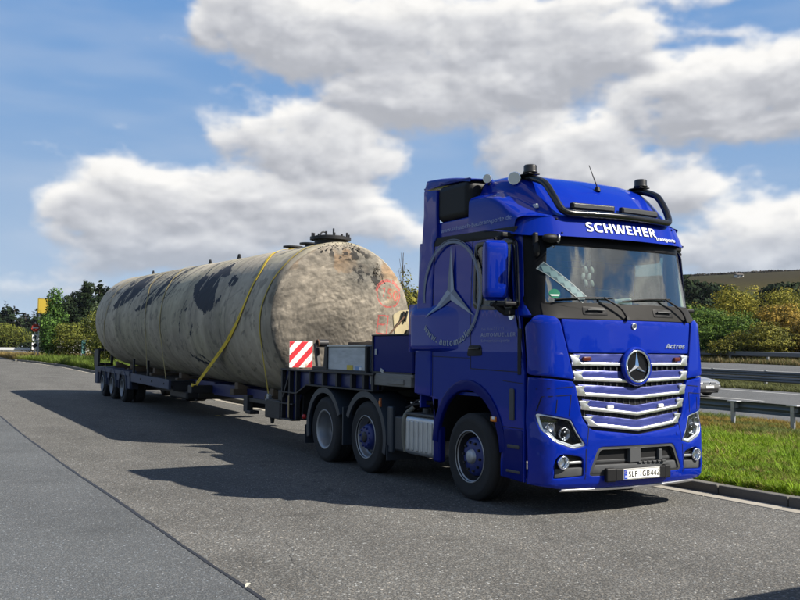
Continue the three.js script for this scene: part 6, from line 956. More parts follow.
// ---------- signs and small things at the island ----------
{
  const s = thing('no_entry_sign', 'round red no-entry sign on a thin post at the tip of the road island', 'road sign', [2.15, groundY(1, -62), -62.2], 0.25);
  obj('pole', cyl([0, -0.1, 0], [0, 2.75, 0], 0.035, 0.035, 10), M.galv, s);
  const disc = obj('sign_disc', new THREE.CylinderGeometry(0.30, 0.30, 0.02, 32).rotateX(Math.PI / 2).translate(0, 2.32, 0.05), std([0.42, 0.035, 0.02], 0.45), s);
  obj('sign_bar', bx(0.42, 0.10, 0.006, 0, 2.32, 0.064, 0.001), M.white, disc);
  const bp = obj('sub_plate', bx(0.46, 0.52, 0.02, 0, 1.62, 0.05, 0.004), M.white, s);
  obj('plate_symbol', [bx(0.08, 0.34, 0.006, 0, 1.62, 0.064, 0.001), bx(0.26, 0.05, 0.006, 0.02, 1.66, 0.066, 0.001, [0, 0, 0.5])], M.black, bp);
  const b2 = obj('sub_plate', bx(0.50, 0.52, 0.02, 0.02, 0.98, 0.05, 0.004), M.white, s);
  obj('plate_symbol', [bx(0.34, 0.26, 0.006, -0.02, 1.03, 0.064, 0.001, [0, 0, 0.6])], M.black, b2);
}
{
  const s = thing('yellow_direction_sign', 'yellow direction sign on posts, half covered by a tall leafy shoot', 'road sign', [2.95, groundY(1, -63), -63.4], 0.1);
  obj('pole', [cyl([-0.4, -0.1, 0], [-0.4, 4.6, 0], 0.04, 0.04, 10), cyl([0.4, -0.1, 0], [0.4, 4.6, 0], 0.04, 0.04, 10)], M.galv, s);
  obj('sign_panel', bx(1.10, 1.15, 0.03, 0, 3.95, 0.06, 0.01), std([0.38, 0.27, 0.014], 0.5), s);
  obj('sign_border', [bx(1.02, 0.02, 0.004, 0, 4.49, 0.078, 0), bx(1.02, 0.02, 0.004, 0, 3.41, 0.078, 0), bx(0.02, 1.06, 0.004, -0.51, 3.95, 0.078, 0), bx(0.02, 1.06, 0.004, 0.51, 3.95, 0.078, 0)], M.black, s);
}
{
  const s = thing('red_board', 'small reddish-orange board on a post far off in front of the left-hand wood', 'road sign', [9.2, groundY(1, -170), -172], 0.1);
  obj('pole', cyl([0, -0.1, 0], [0, 6.2, 0], 0.06, 0.06, 8), M.galv, s); obj('sign_panel', bx(1.3, 0.95, 0.06, 0, 5.9, 0.08, 0.01), std([0.40, 0.11, 0.05], 0.6), s); obj('sign_mark', bx(0.5, 0.16, 0.02, 0, 5.95, 0.12, 0.004), std([0.22, 0.16, 0.12], 0.6), s);
}
{
  const s = thing('delineator_post', 'white roadside marker post with a black band near the left guard rail', 'marker post', [6.1, groundY(1, -128), -128]);
  obj('post', bx(0.14, 1.15, 0.12, 0, 0.56, 0, 0.04), M.white, s); obj('black_band', bx(0.146, 0.2, 0.126, 0, 0.86, 0, 0.04), M.black, s);
}
{
  const s = thing('bridge_parapet', 'pale concrete parapet showing through the bushes at the left', 'wall', [12.5, groundY(1, -100), -104], -0.05);
  for (let i = 1; i < 6; i++) obj('wall_panel', bx(1.96, 1.6, 0.3, -4.9 + i * 2, 0.8, 0.004 * (i % 2), 0.02), std([0.55, 0.55, 0.55], 0.9, 0, { map: concrete }), s);
  obj('coping', bx(10.2, 0.18, 0.5, 1.1, 1.69, 0, 0.02), std([0.5, 0.49, 0.46], 0.9), s);
}
{
  const s = thing('teal_panel', 'narrow teal panel standing upright among the bushes on the island', 'panel', [4.55, groundY(1, -56), -56.5], 0.4);
  obj('panel', bx(0.30, 0.95, 0.06, 0, 1.05, 0, 0.01), std([0.03, 0.13, 0.125], 0.5), s); obj('panel_leg', [bx(0.05, 0.6, 0.05, -0.15, 0.3, 0, 0.005), bx(0.05, 0.6, 0.05, 0.15, 0.3, 0, 0.005)], M.galv, s);
  obj('panel_strip', bx(0.08, 0.9, 0.01, -0.09, 1.05, 0.036, 0.002), std([0.10, 0.24, 0.23], 0.5), s);
}
{
  const s = thing('white_house', 'tiny white house on the brow of the far hill', 'house', [0, 0, 0], -0.35);
  s.position.set(...HOUSE); s.scale.setScalar(0.6);
  obj('wall', bx(7, 3.2, 6, 0, 1.6, 0, 0.05), std([0.72, 0.70, 0.62], 0.8), s); obj('roof', bent(poly([[-4, 3.1], [4, 3.1], [0, 4.6]]), (x, y, w) => [w + 3.9, y, x], { d: 7.8, edge: 0, bevel: 0 }), std([0.10, 0.085, 0.07], 0.9), s); obj('window', [bx(1.6, 1.2, 0.1, -2.5, 1.9, 3.52, 0), bx(1.6, 1.2, 0.1, 1.5, 1.9, 3.52, 0)], M.blackGloss, s);
}
// small litter on the asphalt
{
  const leaf = (x, z, c, label, sz = 0.07) => { const g = surf(6, 3, (u, v) => { const w = Math.sin(Math.PI * u) * 0.35; return [(u - 0.5) * sz * 2, 0.012 + 0.012 * Math.sin(u * 4), (v - 0.5) * w * sz * 2]; }); const o = obj('fallen_leaf', g, std(c, 0.8)); o.position.set(x, groundY(x, z), z); o.rotation.y = x * 7; tag(o, label, 'leaf'); };
  leaf(-4.83, 2.55, [0.55, 0.52, 0.42], 'pale leaf lying on the tar joint near the lower left', 0.05);
  leaf(-0.15, -12.6, [0.5, 0.38, 0.08], 'yellowish scrap lying on the road under the trailer beam', 0.16);
}
// ---------- vegetation ----------
// crown made of many small kite-shaped leaves spread through lumps; colours vary leaf by leaf
function leafMesh(r, lumps, n, size, cols, shell = 0.55, flat = 0.5) {
  const pos = new Float32Array(n * 18), nor = new Float32Array(n * 18), col = new Float32Array(n * 18), tot = lumps.reduce((s, l) => s + l[3] * l[4] * l[5], 0) , cum = []; let acc = 0; for (const l of lumps) { acc += l[3] * l[4] * l[5] / tot; cum.push(acc); }
  const d = V(0, 0, 0), c = V(0, 0, 0), t = V(0, 0, 0), b = V(0, 0, 0), nn = V(0, 0, 0);
  for (let i = 0; i < n; i++) {
    const q = r(); let k = 0; while (k < lumps.length - 1 && cum[k] < q) k++; const l = lumps[k];
    d.set(r() * 2 - 1, r() * 2 - 1, r() * 2 - 1).normalize(); const rad = Math.pow(shell + (1 - shell) * r(), 0.8) * (0.86 + 0.3 * vn(d.x * 3 + k * 7 + 9, d.y * 3 + d.z * 2 + 5));
    c.set(l[0] + d.x * l[3] * rad, l[1] + d.y * l[4] * rad, l[2] + d.z * l[5] * rad);
    nn.set(d.x + (r() - 0.5) * 1.8, d.y * 0.8 + flat + (r() - 0.5) * 1.6, d.z + (r() - 0.5) * 1.8).normalize();
    t.set(r() - 0.5, r() - 0.7, r() - 0.5).cross(nn).normalize(); b.crossVectors(nn, t);
    const s = size * (0.55 + 0.9 * r()), w = s * 0.62, p0 = [c.x - t.x * s, c.y - t.y * s, c.z - t.z * s], p1 = [c.x + b.x * w - t.x * s * 0.1, c.y + b.y * w - t.y * s * 0.1, c.z + b.z * w - t.z * s * 0.1], p2 = [c.x + t.x * s, c.y + t.y * s - s * 0.25, c.z + t.z * s], p3 = [c.x - b.x * w - t.x * s * 0.1, c.y - b.y * w - t.y * s * 0.1, c.z - b.z * w - t.z * s * 0.1];
    const o = i * 18; [p0, p2, p1, p0, p3, p2].forEach((p, j) => { pos[o + j * 3] = p[0]; pos[o + j * 3 + 1] = p[1]; pos[o + j * 3 + 2] = p[2]; nor[o + j * 3] = nn.x; nor[o + j * 3 + 1] = nn.y; nor[o + j * 3 + 2] = nn.z; });
    const mix = clamp(0.5 + (l[6] ?? 0) + (r() - 0.5) * 1.0), f = mix * (cols.length - 1), a = Math.min(cols.length - 2, Math.floor(f)), u = f - a, br = 0.75 + 0.5 * r();
    for (let j = 0; j < 6; j++) for (let e = 0; e < 3; e++) col[o + j * 3 + e] = lerp(cols[a][e], cols[a + 1][e], u) * br;
  }
  const g = new THREE.BufferGeometry(); g.setAttribute('position', new THREE.BufferAttribute(pos, 3)); g.setAttribute('normal', new THREE.BufferAttribute(nor, 3)); g.setAttribute('color', new THREE.BufferAttribute(col, 3)); return g;
}
const leafMat = new THREE.MeshPhysicalMaterial({ vertexColors: true, roughness: 0.75, specularIntensity: 0.15, transmission: 0.35, thickness: 0, side: THREE.DoubleSide });
const needleMat = new THREE.MeshPhysicalMaterial({ vertexColors: true, roughness: 0.85, specularIntensity: 0.15, side: THREE.DoubleSide });
const bark = std([0.09, 0.075, 0.06], 0.95), barkPale = std([0.20, 0.18, 0.15], 0.95);
function limbs(r, h, rad, n, spread, from = 0.25) { const g = [tube([[0, -0.3, 0], [0.05 * h * (r() - 0.5), h * 0.3, 0.05 * h * (r() - 0.5)], [0.08 * h * (r() - 0.5), h * 0.62, 0.08 * h * (r() - 0.5)], [0, h * 0.85, 0]], rad, 10, 7)]; for (let i = 0; i < n; i++) { const a = r() * 6.28, y = h * (from + (0.75 - from) * r()), L = spread * (0.5 + 0.6 * r()); g.push(tube([[0, y, 0], [Math.cos(a) * L * 0.5, y + L * 0.3, Math.sin(a) * L * 0.5], [Math.cos(a) * L, y + L * (0.5 + 0.3 * r()), Math.sin(a) * L]], rad * 0.38, 6, 5)); } return g; }
const PAL = {
  green: [[0.030, 0.062, 0.012], [0.075, 0.14, 0.022], [0.15, 0.23, 0.035]],
  olive: [[0.06, 0.068, 0.012], [0.15, 0.15, 0.024], [0.28, 0.25, 0.04]],
  yellow: [[0.11, 0.115, 0.016], [0.23, 0.215, 0.03], [0.36, 0.31, 0.045]],
  rust: [[0.095, 0.08, 0.02], [0.27, 0.19, 0.035], [0.44, 0.29, 0.05]],
  dark: [[0.007, 0.015, 0.007], [0.014, 0.026, 0.010], [0.026, 0.040, 0.015]],
  pale: [[0.09, 0.12, 0.04], [0.19, 0.22, 0.08], [0.36, 0.36, 0.20]],
  brown: [[0.04, 0.032, 0.02], [0.075, 0.06, 0.035], [0.11, 0.09, 0.05]],
};
let seedT = 100;
function bush(name, label, cat, group, x, y, z, h, w, pal, n, size, { dp = w * 0.7, low = 0.05, nl = 11, trunkH = 0.5, twig = 0.12, even = 0 } = {}) {
  const r = mulberry(seedT++), t = thing(name, label, cat, [x, y, z], r() * 0.6, group), L = [];
  for (let i = 0; i < nl; i++) { const f = i / (nl - 1), yy = h * (low + 0.14 + (0.86 - low - 0.08) * f), k = Math.sin(Math.PI * clamp(0.12 + 0.78 * (1 - f) , 0, 1)), a = i * 2.4 + r(), q = (0.1 + 0.55 * r()) * k; const s = (0.26 + 0.16 * r()) * (0.65 + 0.5 * k); L.push([Math.cos(a) * q * w * 0.5, yy, Math.sin(a) * q * dp * 0.5, w * s, h * 0.15 * (0.75 + 0.5 * r()), dp * s, (r() - 0.5) * 0.7]); }
  // loose outer sprigs
  for (let i = 0; i < Math.round(nl * 1.6); i++) { const l = L[Math.floor(r() * nl)], a = r() * 6.28, e = r() * 1.5 - 0.2; L.push([l[0] + Math.cos(a) * l[3] * Math.cos(e), l[1] + l[4] * Math.sin(e) * 1.25, l[2] + Math.sin(a) * l[5] * Math.cos(e), w * twig * (0.5 + r()), h * twig * 0.7 * (0.6 + 0.8 * r()), dp * twig * (0.5 + r()), (r() - 0.3) * 0.7]); }
  obj('trunk', limbs(r, h * 0.85, Math.max(0.03, h * 0.016), 9, w * 0.4, 0.05), bark, t);
  obj('crown', leafMesh(r, L, n, size, pal), leafMat, t);
  return t;
}
// a dark conifer: drooping fans of needles in rings
function conifer(label, cat, group, x, y, z, h, w, n, pal = PAL.dark) {
  const r = mulberry(seedT++), t = thing('conifer', label, cat, [x, y, z], 0, group), L = [];
  for (let i = 0; i < 15; i++) { const f = i / 14, yy = h * (0.12 + 0.86 * f), R = w * 0.5 * Math.pow(1 - f, 0.75) * (0.8 + 0.4 * r()) + 0.15; const m = Math.max(2, Math.round(6 * (1 - f))); for (let k = 0; k < m; k++) { const a = r() * 6.28; L.push([Math.cos(a) * R * 0.55, yy - R * 0.12, Math.sin(a) * R * 0.55, R * 0.5, h * 0.028, R * 0.5, (r() - 0.5) * 0.6]); } }
  obj('trunk', cyl([0, -0.3, 0], [0, h * 0.97, 0], h * 0.014, 0.02, 8), bark, t); obj('crown', leafMesh(r, L, n, 0.42, pal, 0.3, 0.2), needleMat, t); return t;
}
function broad(label, group, x, y, z, h, w, pal, n, size, { bare = 0.2, nl = 14, mat = needleMat } = {}) {
  const r = mulberry(seedT++), t = thing('broadleaf_tree', label, 'tree', [x, y, z], r() * 6, group), L = [];
  for (let i = 0; i < nl; i++) { const f = (i + 0.5) / nl, yy = h * (bare + (0.95 - bare) * f), k = Math.sin(Math.PI * Math.pow(clamp(1.05 - f), 0.8)), a = i * 2.4 + r(), q = (0.15 + 0.7 * r()) * k; const s = 0.2 + 0.1 * r(); L.push([Math.cos(a) * q * w * 0.5, yy, Math.sin(a) * q * w * 0.5, w * s, h * 0.085 * (0.8 + 0.6 * r()), w * s, (r() - 0.5) * 0.8]); }
  for (let i = 0; i < nl; i++) { const l = L[i], a = r() * 6.28, e = r() * 1.6 - 0.2; L.push([l[0] + Math.cos(a) * l[3] * Math.cos(e), l[1] + l[4] * Math.sin(e) * 1.4, l[2] + Math.sin(a) * l[5] * Math.cos(e), w * 0.09 * (0.5 + r()), h * 0.04 * (0.5 + r()), w * 0.09 * (0.5 + r()), (r() - 0.4) * 0.8]); }
  obj('trunk', limbs(r, h * 0.9, h * 0.016, 9, w * 0.35, bare), bark, t); obj('crown', leafMesh(r, L, n, size, pal), mat, t); return t;
}
const gy = (x, z) => groundY(x, z) - 0.05;
// --- bushes beyond the motorway ---
{
  const G = 'bushes beyond the motorway';
  const B = [
    [63.2, -57.2, 5.2, 7, 'olive', 'greyish olive bush next to the truck cab, furthest left beyond the motorway'],
    [60.4, -52.6, 4.9, 7.5, 'green', 'broad dark green bush beside the truck cab beyond the guard rails'],
    [69.7, -57.0, 7.3, 6.4, 'yellow', 'tallest yellow-green bush, rising before the hill in the gap right of the cab'],
    [62.2, -50.2, 4.2, 6.5, 'green', 'low green bush in the middle of the row beyond the motorway'],
    [66.2, -48.6, 5.2, 6.4, 'rust', 'rusty orange autumn bush beyond the motorway'],
    [72.1, -53.0, 6.8, 6.4, 'yellow', 'yellow-green bush top behind the rusty orange bush'],
    [69.4, -49.0, 5.0, 5.4, 'yellow', 'yellow bush at the right edge of the picture'],
    [65.0, -45.5, 4.0, 5.5, 'rust', 'low brownish-orange bush at the right edge'],
    [61.4, -46.3, 3.3, 6.0, 'olive', 'low dull green scrub right behind the far guard rail'],
    [60.8, -49.0, 2.6, 6.0, 'olive', 'low brownish-olive scrub right behind the far guard rail'],
    [68.0, -43.5, 5.0, 6.5, 'olive', 'olive bush just outside the right edge'],
    [66.6, -55.2, 4.6, 6.0, 'olive', 'olive bush between the dark green one and the tallest yellow one'],
  ];
  const made = B.map(([x, z, h, w, p, l], i) => bush('bush', l, 'bush', G, x, gy(x, z), z, h, w, PAL[p].map((c) => c.map((q) => q * 1.15)), p === 'green' ? 17000 : 15500, 0.095, { dp: w * 0.85, twig: i === 2 || i === 5 ? 0.17 : 0.13, nl: 13 }));
  const r = mulberry(67);
  for (let k = 0; k < 22; k++) { const right = k > 14, z = right ? -36 + (k - 15) * 5.5 : -63 - k * 5.2, x = 62 + 9 * r(), s = 0.85 + 0.4 * r(); dup(made[Math.floor(r() * made.length)], [x, gy(x, z), z], r() * 6, right ? 'bush of the same row, outside the right edge of the picture' : 'bush of the row beyond the motorway, hidden behind truck and tank', [s, s, s]); }
}
// --- dark wood at the foot of the hill ---
{
  const G = 'dark trees of the wood at the foot of the hill', proto = [];
  const r = mulberry(55); let i = 0;
  for (let k = 0; k < 34; k++) {
    const u = k / 33, D = 176 + (k % 3) * 17, a = 0.51 + Math.atan((262 + 185 * u) / 912), x = -7.16 + D / Math.cos(a - 0.51) * Math.sin(a), z = 8.93 - D / Math.cos(a - 0.51) * Math.cos(a), s = 0.80 + 0.30 * r() + 0.25 * sstep(0.45, 0.75, u) + 0.30 * sstep(0.5, 0.3, u);
    const y = Math.max(groundY(x, z), 0) - 0.3;
    if (i < 4) { proto.push(broad('dark green tree in the wood at the foot of the hill', G, x, y, z, 12.0, 10.5, PAL.dark, 6500, 0.30, { bare: 0.06 })); proto[i].scale.setScalar(s); } else dup(proto[i % 4], [x, y, z], r() * 6, null, [s, s * (0.9 + 0.2 * r()), s]);
    i++;
  }
  for (let k = 0; k < 26; k++) { const right = k > 15, u = right ? 455 + (k - 16) * 42 : 250 - k * 34, D = 178 + (k % 3) * 17, a = 0.51 + Math.atan(u / 912), q = D / Math.cos(a - 0.51), x = -7.16 + q * Math.sin(a), z = 8.93 - q * Math.cos(a), s = 0.85 + 0.35 * r(); dup(proto[k % 4], [x, Math.max(groundY(x, z), 0) - 0.3, z], r() * 6, right ? 'dark tree of the same wood, outside the right edge of the picture' : 'dark tree of the same wood, hidden behind truck and tank', [s, s, s]); }
  // hedges along the hill crest, one mass of scrub
  const rr = mulberry(91), L = []; for (let k = 0; k < 150; k++) { const t = k / 149, x = 180 + 520 * t, z = -640 + 560 * t + (rr() - 0.5) * 50 * 0; const px = x + 110, pz = z + 20; L.push([px, hillY(px, pz) + 0.6, pz, 7 + 4 * rr(), 0.7 + 0.8 * rr(), 7, (rr() - 0.5)]); }
  tag(obj('hill_scrub', leafMesh(rr, L, 30000, 0.7, PAL.brown.map((c) => c.map((q) => q * 0.45))), needleMat), 'dark scrub along the crest of the far hill', 'scrub', null, 'stuff');
}
// --- trees behind the tank and between tank and cab ---
{
  const G = 'trees behind the truck';
  bush('bush', 'green bush seen in the narrow gap between tank and cab', 'bush', G, 23.5, gy(23.5, -45), -45, 5.6, 6.5, PAL.olive, 7000, 0.13);
  bush('bush', 'green bush behind the cab, mostly hidden by it', 'bush', G, 31, gy(31, -52), -52, 6, 7, PAL.green, 5000, 0.14);
  // leafless sapling
  const r = mulberry(66), t = thing('sapling', 'thin nearly bare sapling rising in the gap between tank and cab', 'tree', [22.4, gy(22, -43), -43.6], 0); const tw = limbs(r, 7.4, 0.05, 5, 1.0, 0.3); for (let i = 0; i < 46; i++) { const a = r() * 6.28, y = 3.2 + 4.3 * r(), q = (0.15 + 0.75 * r()) * (8.2 - y) / 4; tw.push(tube([[0.05, y - 0.7, 0], [Math.cos(a) * q * 0.5, y, Math.sin(a) * q * 0.5], [Math.cos(a) * q, y + 0.7, Math.sin(a) * q]], 0.014, 5, 4)); }
  obj('trunk', tw, bark, t); obj('leaves', leafMesh(r, [[0, 5.2, 0, 0.9, 1.6, 0.9, 0], [0.2, 6.5, 0, 0.6, 0.9, 0.6, 0]], 260, 0.08, PAL.olive), leafMat, t);
}
// --- trees behind the camera, seen only as reflections in the paint and the glass ---
{
  const G = 'trees across the lay-by, behind the viewer', r = mulberry(88), L = ['tall tree', 'round tree', 'broad tree']; let first = null;
  for (let k = 0; k < 12; k++) { const x = -30 + 9 * k + (r() - 0.5) * 4, z = 62 + 10 * r(), s = 0.8 + 0.5 * r(); if (!first) { first = broad('green tree across the lay-by behind the viewer', G, x, -0.1, z, 9.5, 8, PAL.green, 5000, 0.24); } else dup(first, [x, -0.1, z], r() * 6, null, [s, s, s]); }
  void L;
}
// --- dark grove behind the trailer's tail ---
{
  const G = 'dark trees of the grove behind the trailer';
  const T = [[16.1, -136, 8.6, 3.8, 'b'], [18.9, -135, 10.9, 4.2, 'b'], [20.9, -136, 11.3, 3.2, 'c'], [23.0, -137, 10.1, 4.8, 'b'], [25.2, -138, 9.8, 4.6, 'b'], [15.4, -128, 7.2, 3.8, 'b'], [17.4, -124, 7.8, 4.4, 'b'], [19.6, -123, 8, 4.4, 'b'], [21.8, -124, 8, 4.4, 'b'], [14.9, -132, 5.4, 3.2, 'b'], [17.8, -139, 9.4, 4.4, 'b']];
  T.forEach(([x, z, h, w, k], i) => { const l = ['leftmost dark tree of the grove behind the trailer', 'tall dark tree with a rounded loose top in the grove behind the trailer', 'dark conifer with a pointed tip above the grove behind the trailer'][i] ?? ['', '', '', 'broad dark tree right of the pointed conifer in the grove behind the trailer', 'rightmost tall tree of the grove, standing behind the tank top', 'lower dark tree at the front left of the grove behind the trailer', 'lower dark tree at the front middle of the grove behind the trailer', 'lower dark tree at the front of the grove, partly behind the tank', 'dark tree of the grove, wholly behind the tank', 'small dark tree at the left foot of the grove beside the yellow sign'][i] ?? 'dark tree in the middle of the grove, behind its front trees'; if (k === 'c') conifer(l, 'tree', G, x, gy(1, z), z, h, w, 5200, PAL.dark); else broad(l, G, x, gy(1, z), z, h * 1.0, w, PAL.dark, 9500, 0.15, { bare: 0.02 }); });
  const p = thing('lamp_pole', 'thin grey pole standing in front of the dark grove', 'pole', [24.2, gy(1, -112), -112]); obj('pole', cyl([0, 0, 0], [0, 11, 0], 0.09, 0.06, 8), std([0.16, 0.17, 0.17], 0.6), p); obj('pole_arm', cyl([0, 10.9, 0], [0.8, 11.1, 0.2], 0.05, 0.04, 8), std([0.16, 0.17, 0.17], 0.6), p);
}
// --- far wood at the left ---
{
  const G = 'conifers of the far wood at the left', pr = [], r = mulberry(71);
  for (let k = 0; k < 60; k++) { const u = k / 59, x = -22 + 74 * u + (r() - 0.5) * 2, z = -262 - 5 * (k % 4) + (r() - 0.5) * 6, s = 0.88 + 0.3 * r() - 0.10 * u; if (k < 3) { pr.push(conifer('dark conifer in the far wood at the left edge', 'tree', G, x, 2.0, z, 11.5, 6.2, 2600)); pr[k].scale.setScalar(s); } else dup(pr[k % 3], [x, 2.0, z], r() * 6, null, [s * 1.6, s * (0.86 + 0.2 * r()), s * 1.6]); }
}
// --- bushes at the left beyond the rail and on the island ---
{
  const G = 'bushes at the left beyond the guard rail';
  bush('bush', 'large olive-green bush at the left edge beyond the pale guard rail', 'bush', G, 1.6, gy(1, -148), -148, 6.0, 9, PAL.olive.map((c) => [c[0] * 0.6, c[1] * 0.78, c[2] * 0.8]), 11000, 0.14, { nl: 13 });
  bush('bush', 'yellowish-olive bush left of the no-entry sign beyond the guard rail', 'bush', G, 8.8, gy(1, -150), -150, 4.6, 7.5, PAL.olive.map((c) => [c[0] * 0.68, c[1] * 0.82, c[2] * 0.8]), 9000, 0.14, { nl: 13 });
  bush('bush', 'green bush at the far left margin with a tall top', 'bush', G, -6, gy(1, -150), -150, 7.0, 9, PAL.green, 9000, 0.15);
  bush('bush', 'low dark hedge at the far left behind the sign post, below the wood', 'bush', G, 17, gy(1, -175), -178, 4.0, 15, PAL.dark.map((c) => c.map((q) => q * 1.6)), 9000, 0.17, { dp: 5 });
  bush('bush', 'low dark hedge at the left edge below the wood', 'bush', G, 5, gy(1, -180), -185, 4.0, 16, PAL.dark.map((c) => c.map((q) => q * 1.6)), 9000, 0.17, { dp: 5 });
  const I = 'plants on the road island';
  const P = [[3.35, -61.6, 4.9, 1.5, 'green', 'tall slender leafy shoot in front of the yellow sign', 1500, 0.10], [2.75, -60.2, 3.0, 1.6, 'green', 'leafy plant growing right beside the no-entry sign', 1300, 0.085], [4.3, -60, 2.0, 2.6, 'olive', 'low brown-green bush right of the no-entry sign', 3200, 0.07], [5.9, -57, 2.5, 3.0, 'olive', 'brown-green bush on the island before the teal panel', 3600, 0.07], [7.2, -60.5, 3.0, 3.4, 'pale', 'pale flowering bush behind the teal panel', 4200, 0.08], [6.0, -49.5, 2.5, 2.6, 'pale', 'yellowish-green bush with pale tips next to the tank', 3800, 0.065], [4.2, -46, 2.2, 2.4, 'olive', 'dull green bush just left of the trailer tail', 3600, 0.06], [8.5, -52, 3.1, 3.6, 'olive', 'tall olive bush behind the trailer tail', 4200, 0.08], [5.0, -38, 1.9, 2.4, 'olive', 'low bush seen under the tank behind the trailer', 2600, 0.06], [7.0, -42, 2.8, 3.0, 'green', 'green bush hidden behind the rear of the tank', 2600, 0.08]];
  for (const [x, z, h, w, p, l, n, s] of P) bush('bush', l, 'bush', I, x, slopeZ(z) + 0.05, z, h * (w > 2 ? 1.32 : 1.04), w * (w > 2 ? 1.2 : 1), PAL[p].map((c) => [c[0] * 0.88, c[1] * 1.02, c[2] * 1.2]), Math.round(n * 2.4), s * 0.85, { dp: w * 0.9, nl: 11, twig: 0.15 });
}
// --- grass ---
function tuft(r, blades, h, lean) { const pos = [], nor = []; for (let i = 0; i < blades; i++) { const a = r() * 6.28, w = 0.0045 + 0.004 * r(), L = h * (0.55 + 0.7 * r()), le = lean * (0.4 + r()), ca = Math.cos(a), sa = Math.sin(a), ox = (r() - 0.5) * 0.05, oz = (r() - 0.5) * 0.05; const p = (t, s) => [ox + ca * le * L * t * t - sa * w * s * (1 - t * 0.75), L * t * (1 - 0.25 * le * t), oz + sa * le * L * t * t + ca * w * s * (1 - t * 0.75)]; const q = [p(0, -1), p(0, 1), p(0.55, 1), p(0, -1), p(0.55, 1), p(0.55, -1), p(0.55, -1), p(0.55, 1), p(1, 0)]; for (const e of q) pos.push(...e); } const g = new THREE.BufferGeometry(); g.setAttribute('position', new THREE.Float32BufferAttribute(pos, 3)); g.computeVertexNormals(); void nor; return g; }
function grassField(name, label, n, pick, colorAt, h, lean, seed) {
  const r = mulberry(seed), m = new THREE.InstancedMesh(tuft(r, 7, h, lean), new THREE.MeshPhysicalMaterial({ color: 0xffffff, roughness: 0.7, specularIntensity: 0.2, transmission: 0.3, thickness: 0, side: THREE.DoubleSide }), n), M4 = new THREE.Matrix4(), q = new THREE.Quaternion(), c = new THREE.Color(); m.name = numbered(name);
  for (let i = 0; i < n; i++) { const [x, z, s] = pick(r); q.setFromAxisAngle(V(0, 1, 0), r() * 6.28); M4.compose(V(x, groundY(x, z) - 0.025, z), q, V(s, s * (0.7 + 0.6 * r()), s)); m.setMatrixAt(i, M4); colorAt(c, x, z, r); m.setColorAt(i, c); }
  m.userData = { kind: 'stuff', label, category: 'grass' }; scene.add(m); m.castShadow = m.receiveShadow = true; return m;
}
grassField('verge_grass', 'bright green grass on the verge between kerb and guard rail', 95000, (r) => { const t = Math.pow(r(), 1.25), x = 1.895 + 12.4 * t; const z = lerp(4.5 - x * 0.35, -3.5 - x * 0.75, r()), q = fbm(x * 1.1 + 40, z * 1.1 + 9, 3); return [x, z, (0.75 + 0.45 * t) * (0.55 + 0.95 * q) * (r() < 0.03 ? 1.7 : 1)]; }, (c, x, z, r) => { const n = fbm(x * 0.9 + 3, z * 0.9, 4), bare = 0.32 * sstep(0.56, 0.68, fbm(x * 1.7 + 13, z * 1.7 + 5, 4)), dry = bare + 0.75 * sstep(10.0, 13.0, x + 3 * (n - 0.5)) , dead = r() < 0.08 + 0.40 * Math.min(1, dry) ? 1 : 0, v = 0.7 + 0.7 * r(); c.setRGB(lerp(lerp(0.14, 0.23, n), 0.16, Math.min(1, dry)) * v, lerp(lerp(0.25, 0.33, n), 0.165, Math.min(1, dry)) * v, lerp(0.012, 0.035, dry) * v); if (dead) c.setRGB(0.26 * v, 0.20 * v, 0.075 * v); }, 0.115, 0.8, 301);
grassField('dry_verge_grass', 'yellowish dry grass along the motorway edge by the guard rail', 26000, (r) => { const x = 11.6 + 4.7 * r(); return [x, lerp(-1, -16, r()), 1.1 + 0.5 * r()]; }, (c, x, z, r) => { const n = sstep(0.35, 0.65, fbm(x * 0.9, z * 0.9, 4)), v = 0.65 + 0.7 * r(); c.setRGB(lerp(0.12, 0.27, n) * v, lerp(0.16, 0.185, n) * v, 0.035 * v); }, 0.14, 0.7, 302);
grassField('median_grass', 'dry grass and weeds on the motorway median', 14000, (r) => [34.6 + 7 * r(), lerp(-20, -45, r()), 1.6 + 0.9 * r()], (c, x, z, r) => { const v = 0.6 + 0.7 * r(); c.setRGB(0.15 * v, 0.16 * v, 0.055 * v); }, 0.12, 0.6, 303);
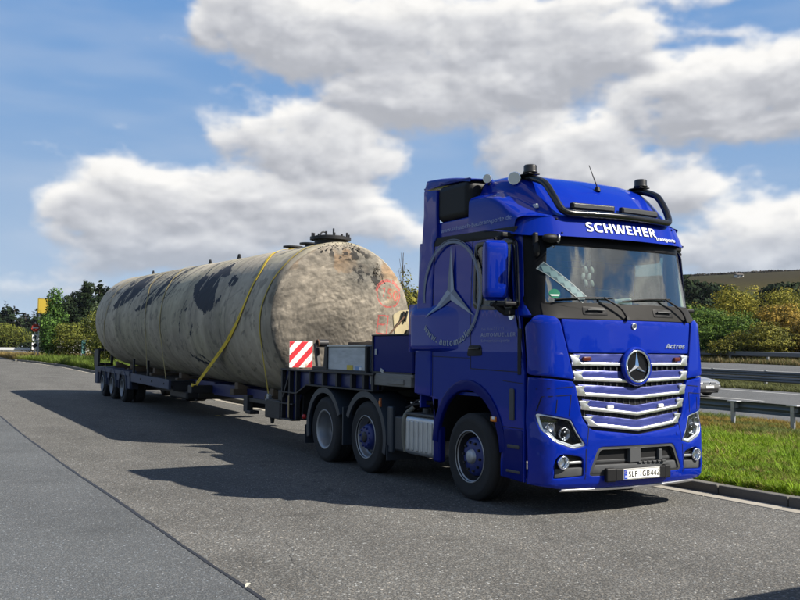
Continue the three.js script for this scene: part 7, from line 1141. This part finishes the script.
grassField('far_verge_grass', 'tall straw-coloured grass behind the far guard rail', 12000, (r) => [56.5 + 4.5 * r(), lerp(-22, -58, r()), 2.2 + 1.8 * r()], (c, x, z, r) => { const v = 0.6 + 0.7 * r(); r() < 0.4 ? c.setRGB(0.34 * v, 0.26 * v, 0.12 * v) : c.setRGB(0.14 * v, 0.14 * v, 0.045 * v); }, 0.13, 0.5, 304);
grassField('island_grass', 'straw and green grass on the road island at the left', 26000, (r) => { const z = lerp(-36, -72, r()), k = kerbX(z) + 0.5; return [k + 9 * Math.pow(r(), 1.6), z, 1.8 + 1.6 * r()]; }, (c, x, z, r) => { const tip = sstep(-57, -62, z), v = 0.7 + 0.6 * r(); c.setRGB(lerp(0.14, 0.33, tip) * v, lerp(0.20, 0.25, tip) * v, lerp(0.03, 0.09, tip) * v); }, 0.13, 0.6, 305);
// broad-leaved weeds in the near grass
{ const r = mulberry(401), gs = []; for (let i = 0; i < 260; i++) { const x = 2.0 + 4.5 * Math.pow(r(), 1.3), z = lerp(4.5 - x * 0.4, -3 - x * 0.6, r()), k = 4 + Math.floor(r() * 5); for (let j = 0; j < k; j++) { const a = r() * 6.28, L = 0.03 + 0.04 * r(); gs.push(surf(3, 2, (u, v) => { const w = Math.sin(Math.PI * (0.12 + 0.85 * u)) * L * 0.5 * (v - 0.5), d = u * L, y = 0.03 + 0.05 * u * (1.3 - u) + 0.02 * r() * 0; return [x + Math.cos(a) * d - Math.sin(a) * w, groundY(x, z) + y, z + Math.sin(a) * d + Math.cos(a) * w]; }, 0)); } } tag(obj('verge_weeds', gs, new THREE.MeshPhysicalMaterial({ color: rgb(0.09, 0.19, 0.02), roughness: 0.7, specularIntensity: 0.1, transmission: 0.3, thickness: 0 })), 'small broad-leaved weeds in the grass beside the kerb', 'weeds', null, 'stuff'); }
// ragged grass over the kerb edge is part of the verge; the air
scene.fog = new THREE.FogExp2(new THREE.Color(0.72, 0.80, 0.92), 0.00005);
// base colours of everything that is not bare metal or clear glass, balanced against the exposure in one place
{ const seen = new Set(); scene.traverse((o) => { const m = o.material; if (!m || seen.has(m)) return; seen.add(m); if (m.metalness > 0.6 || m.transmission > 0.9) return; m.color.multiplyScalar(0.82); }); }
renderer.render(scene, camera);
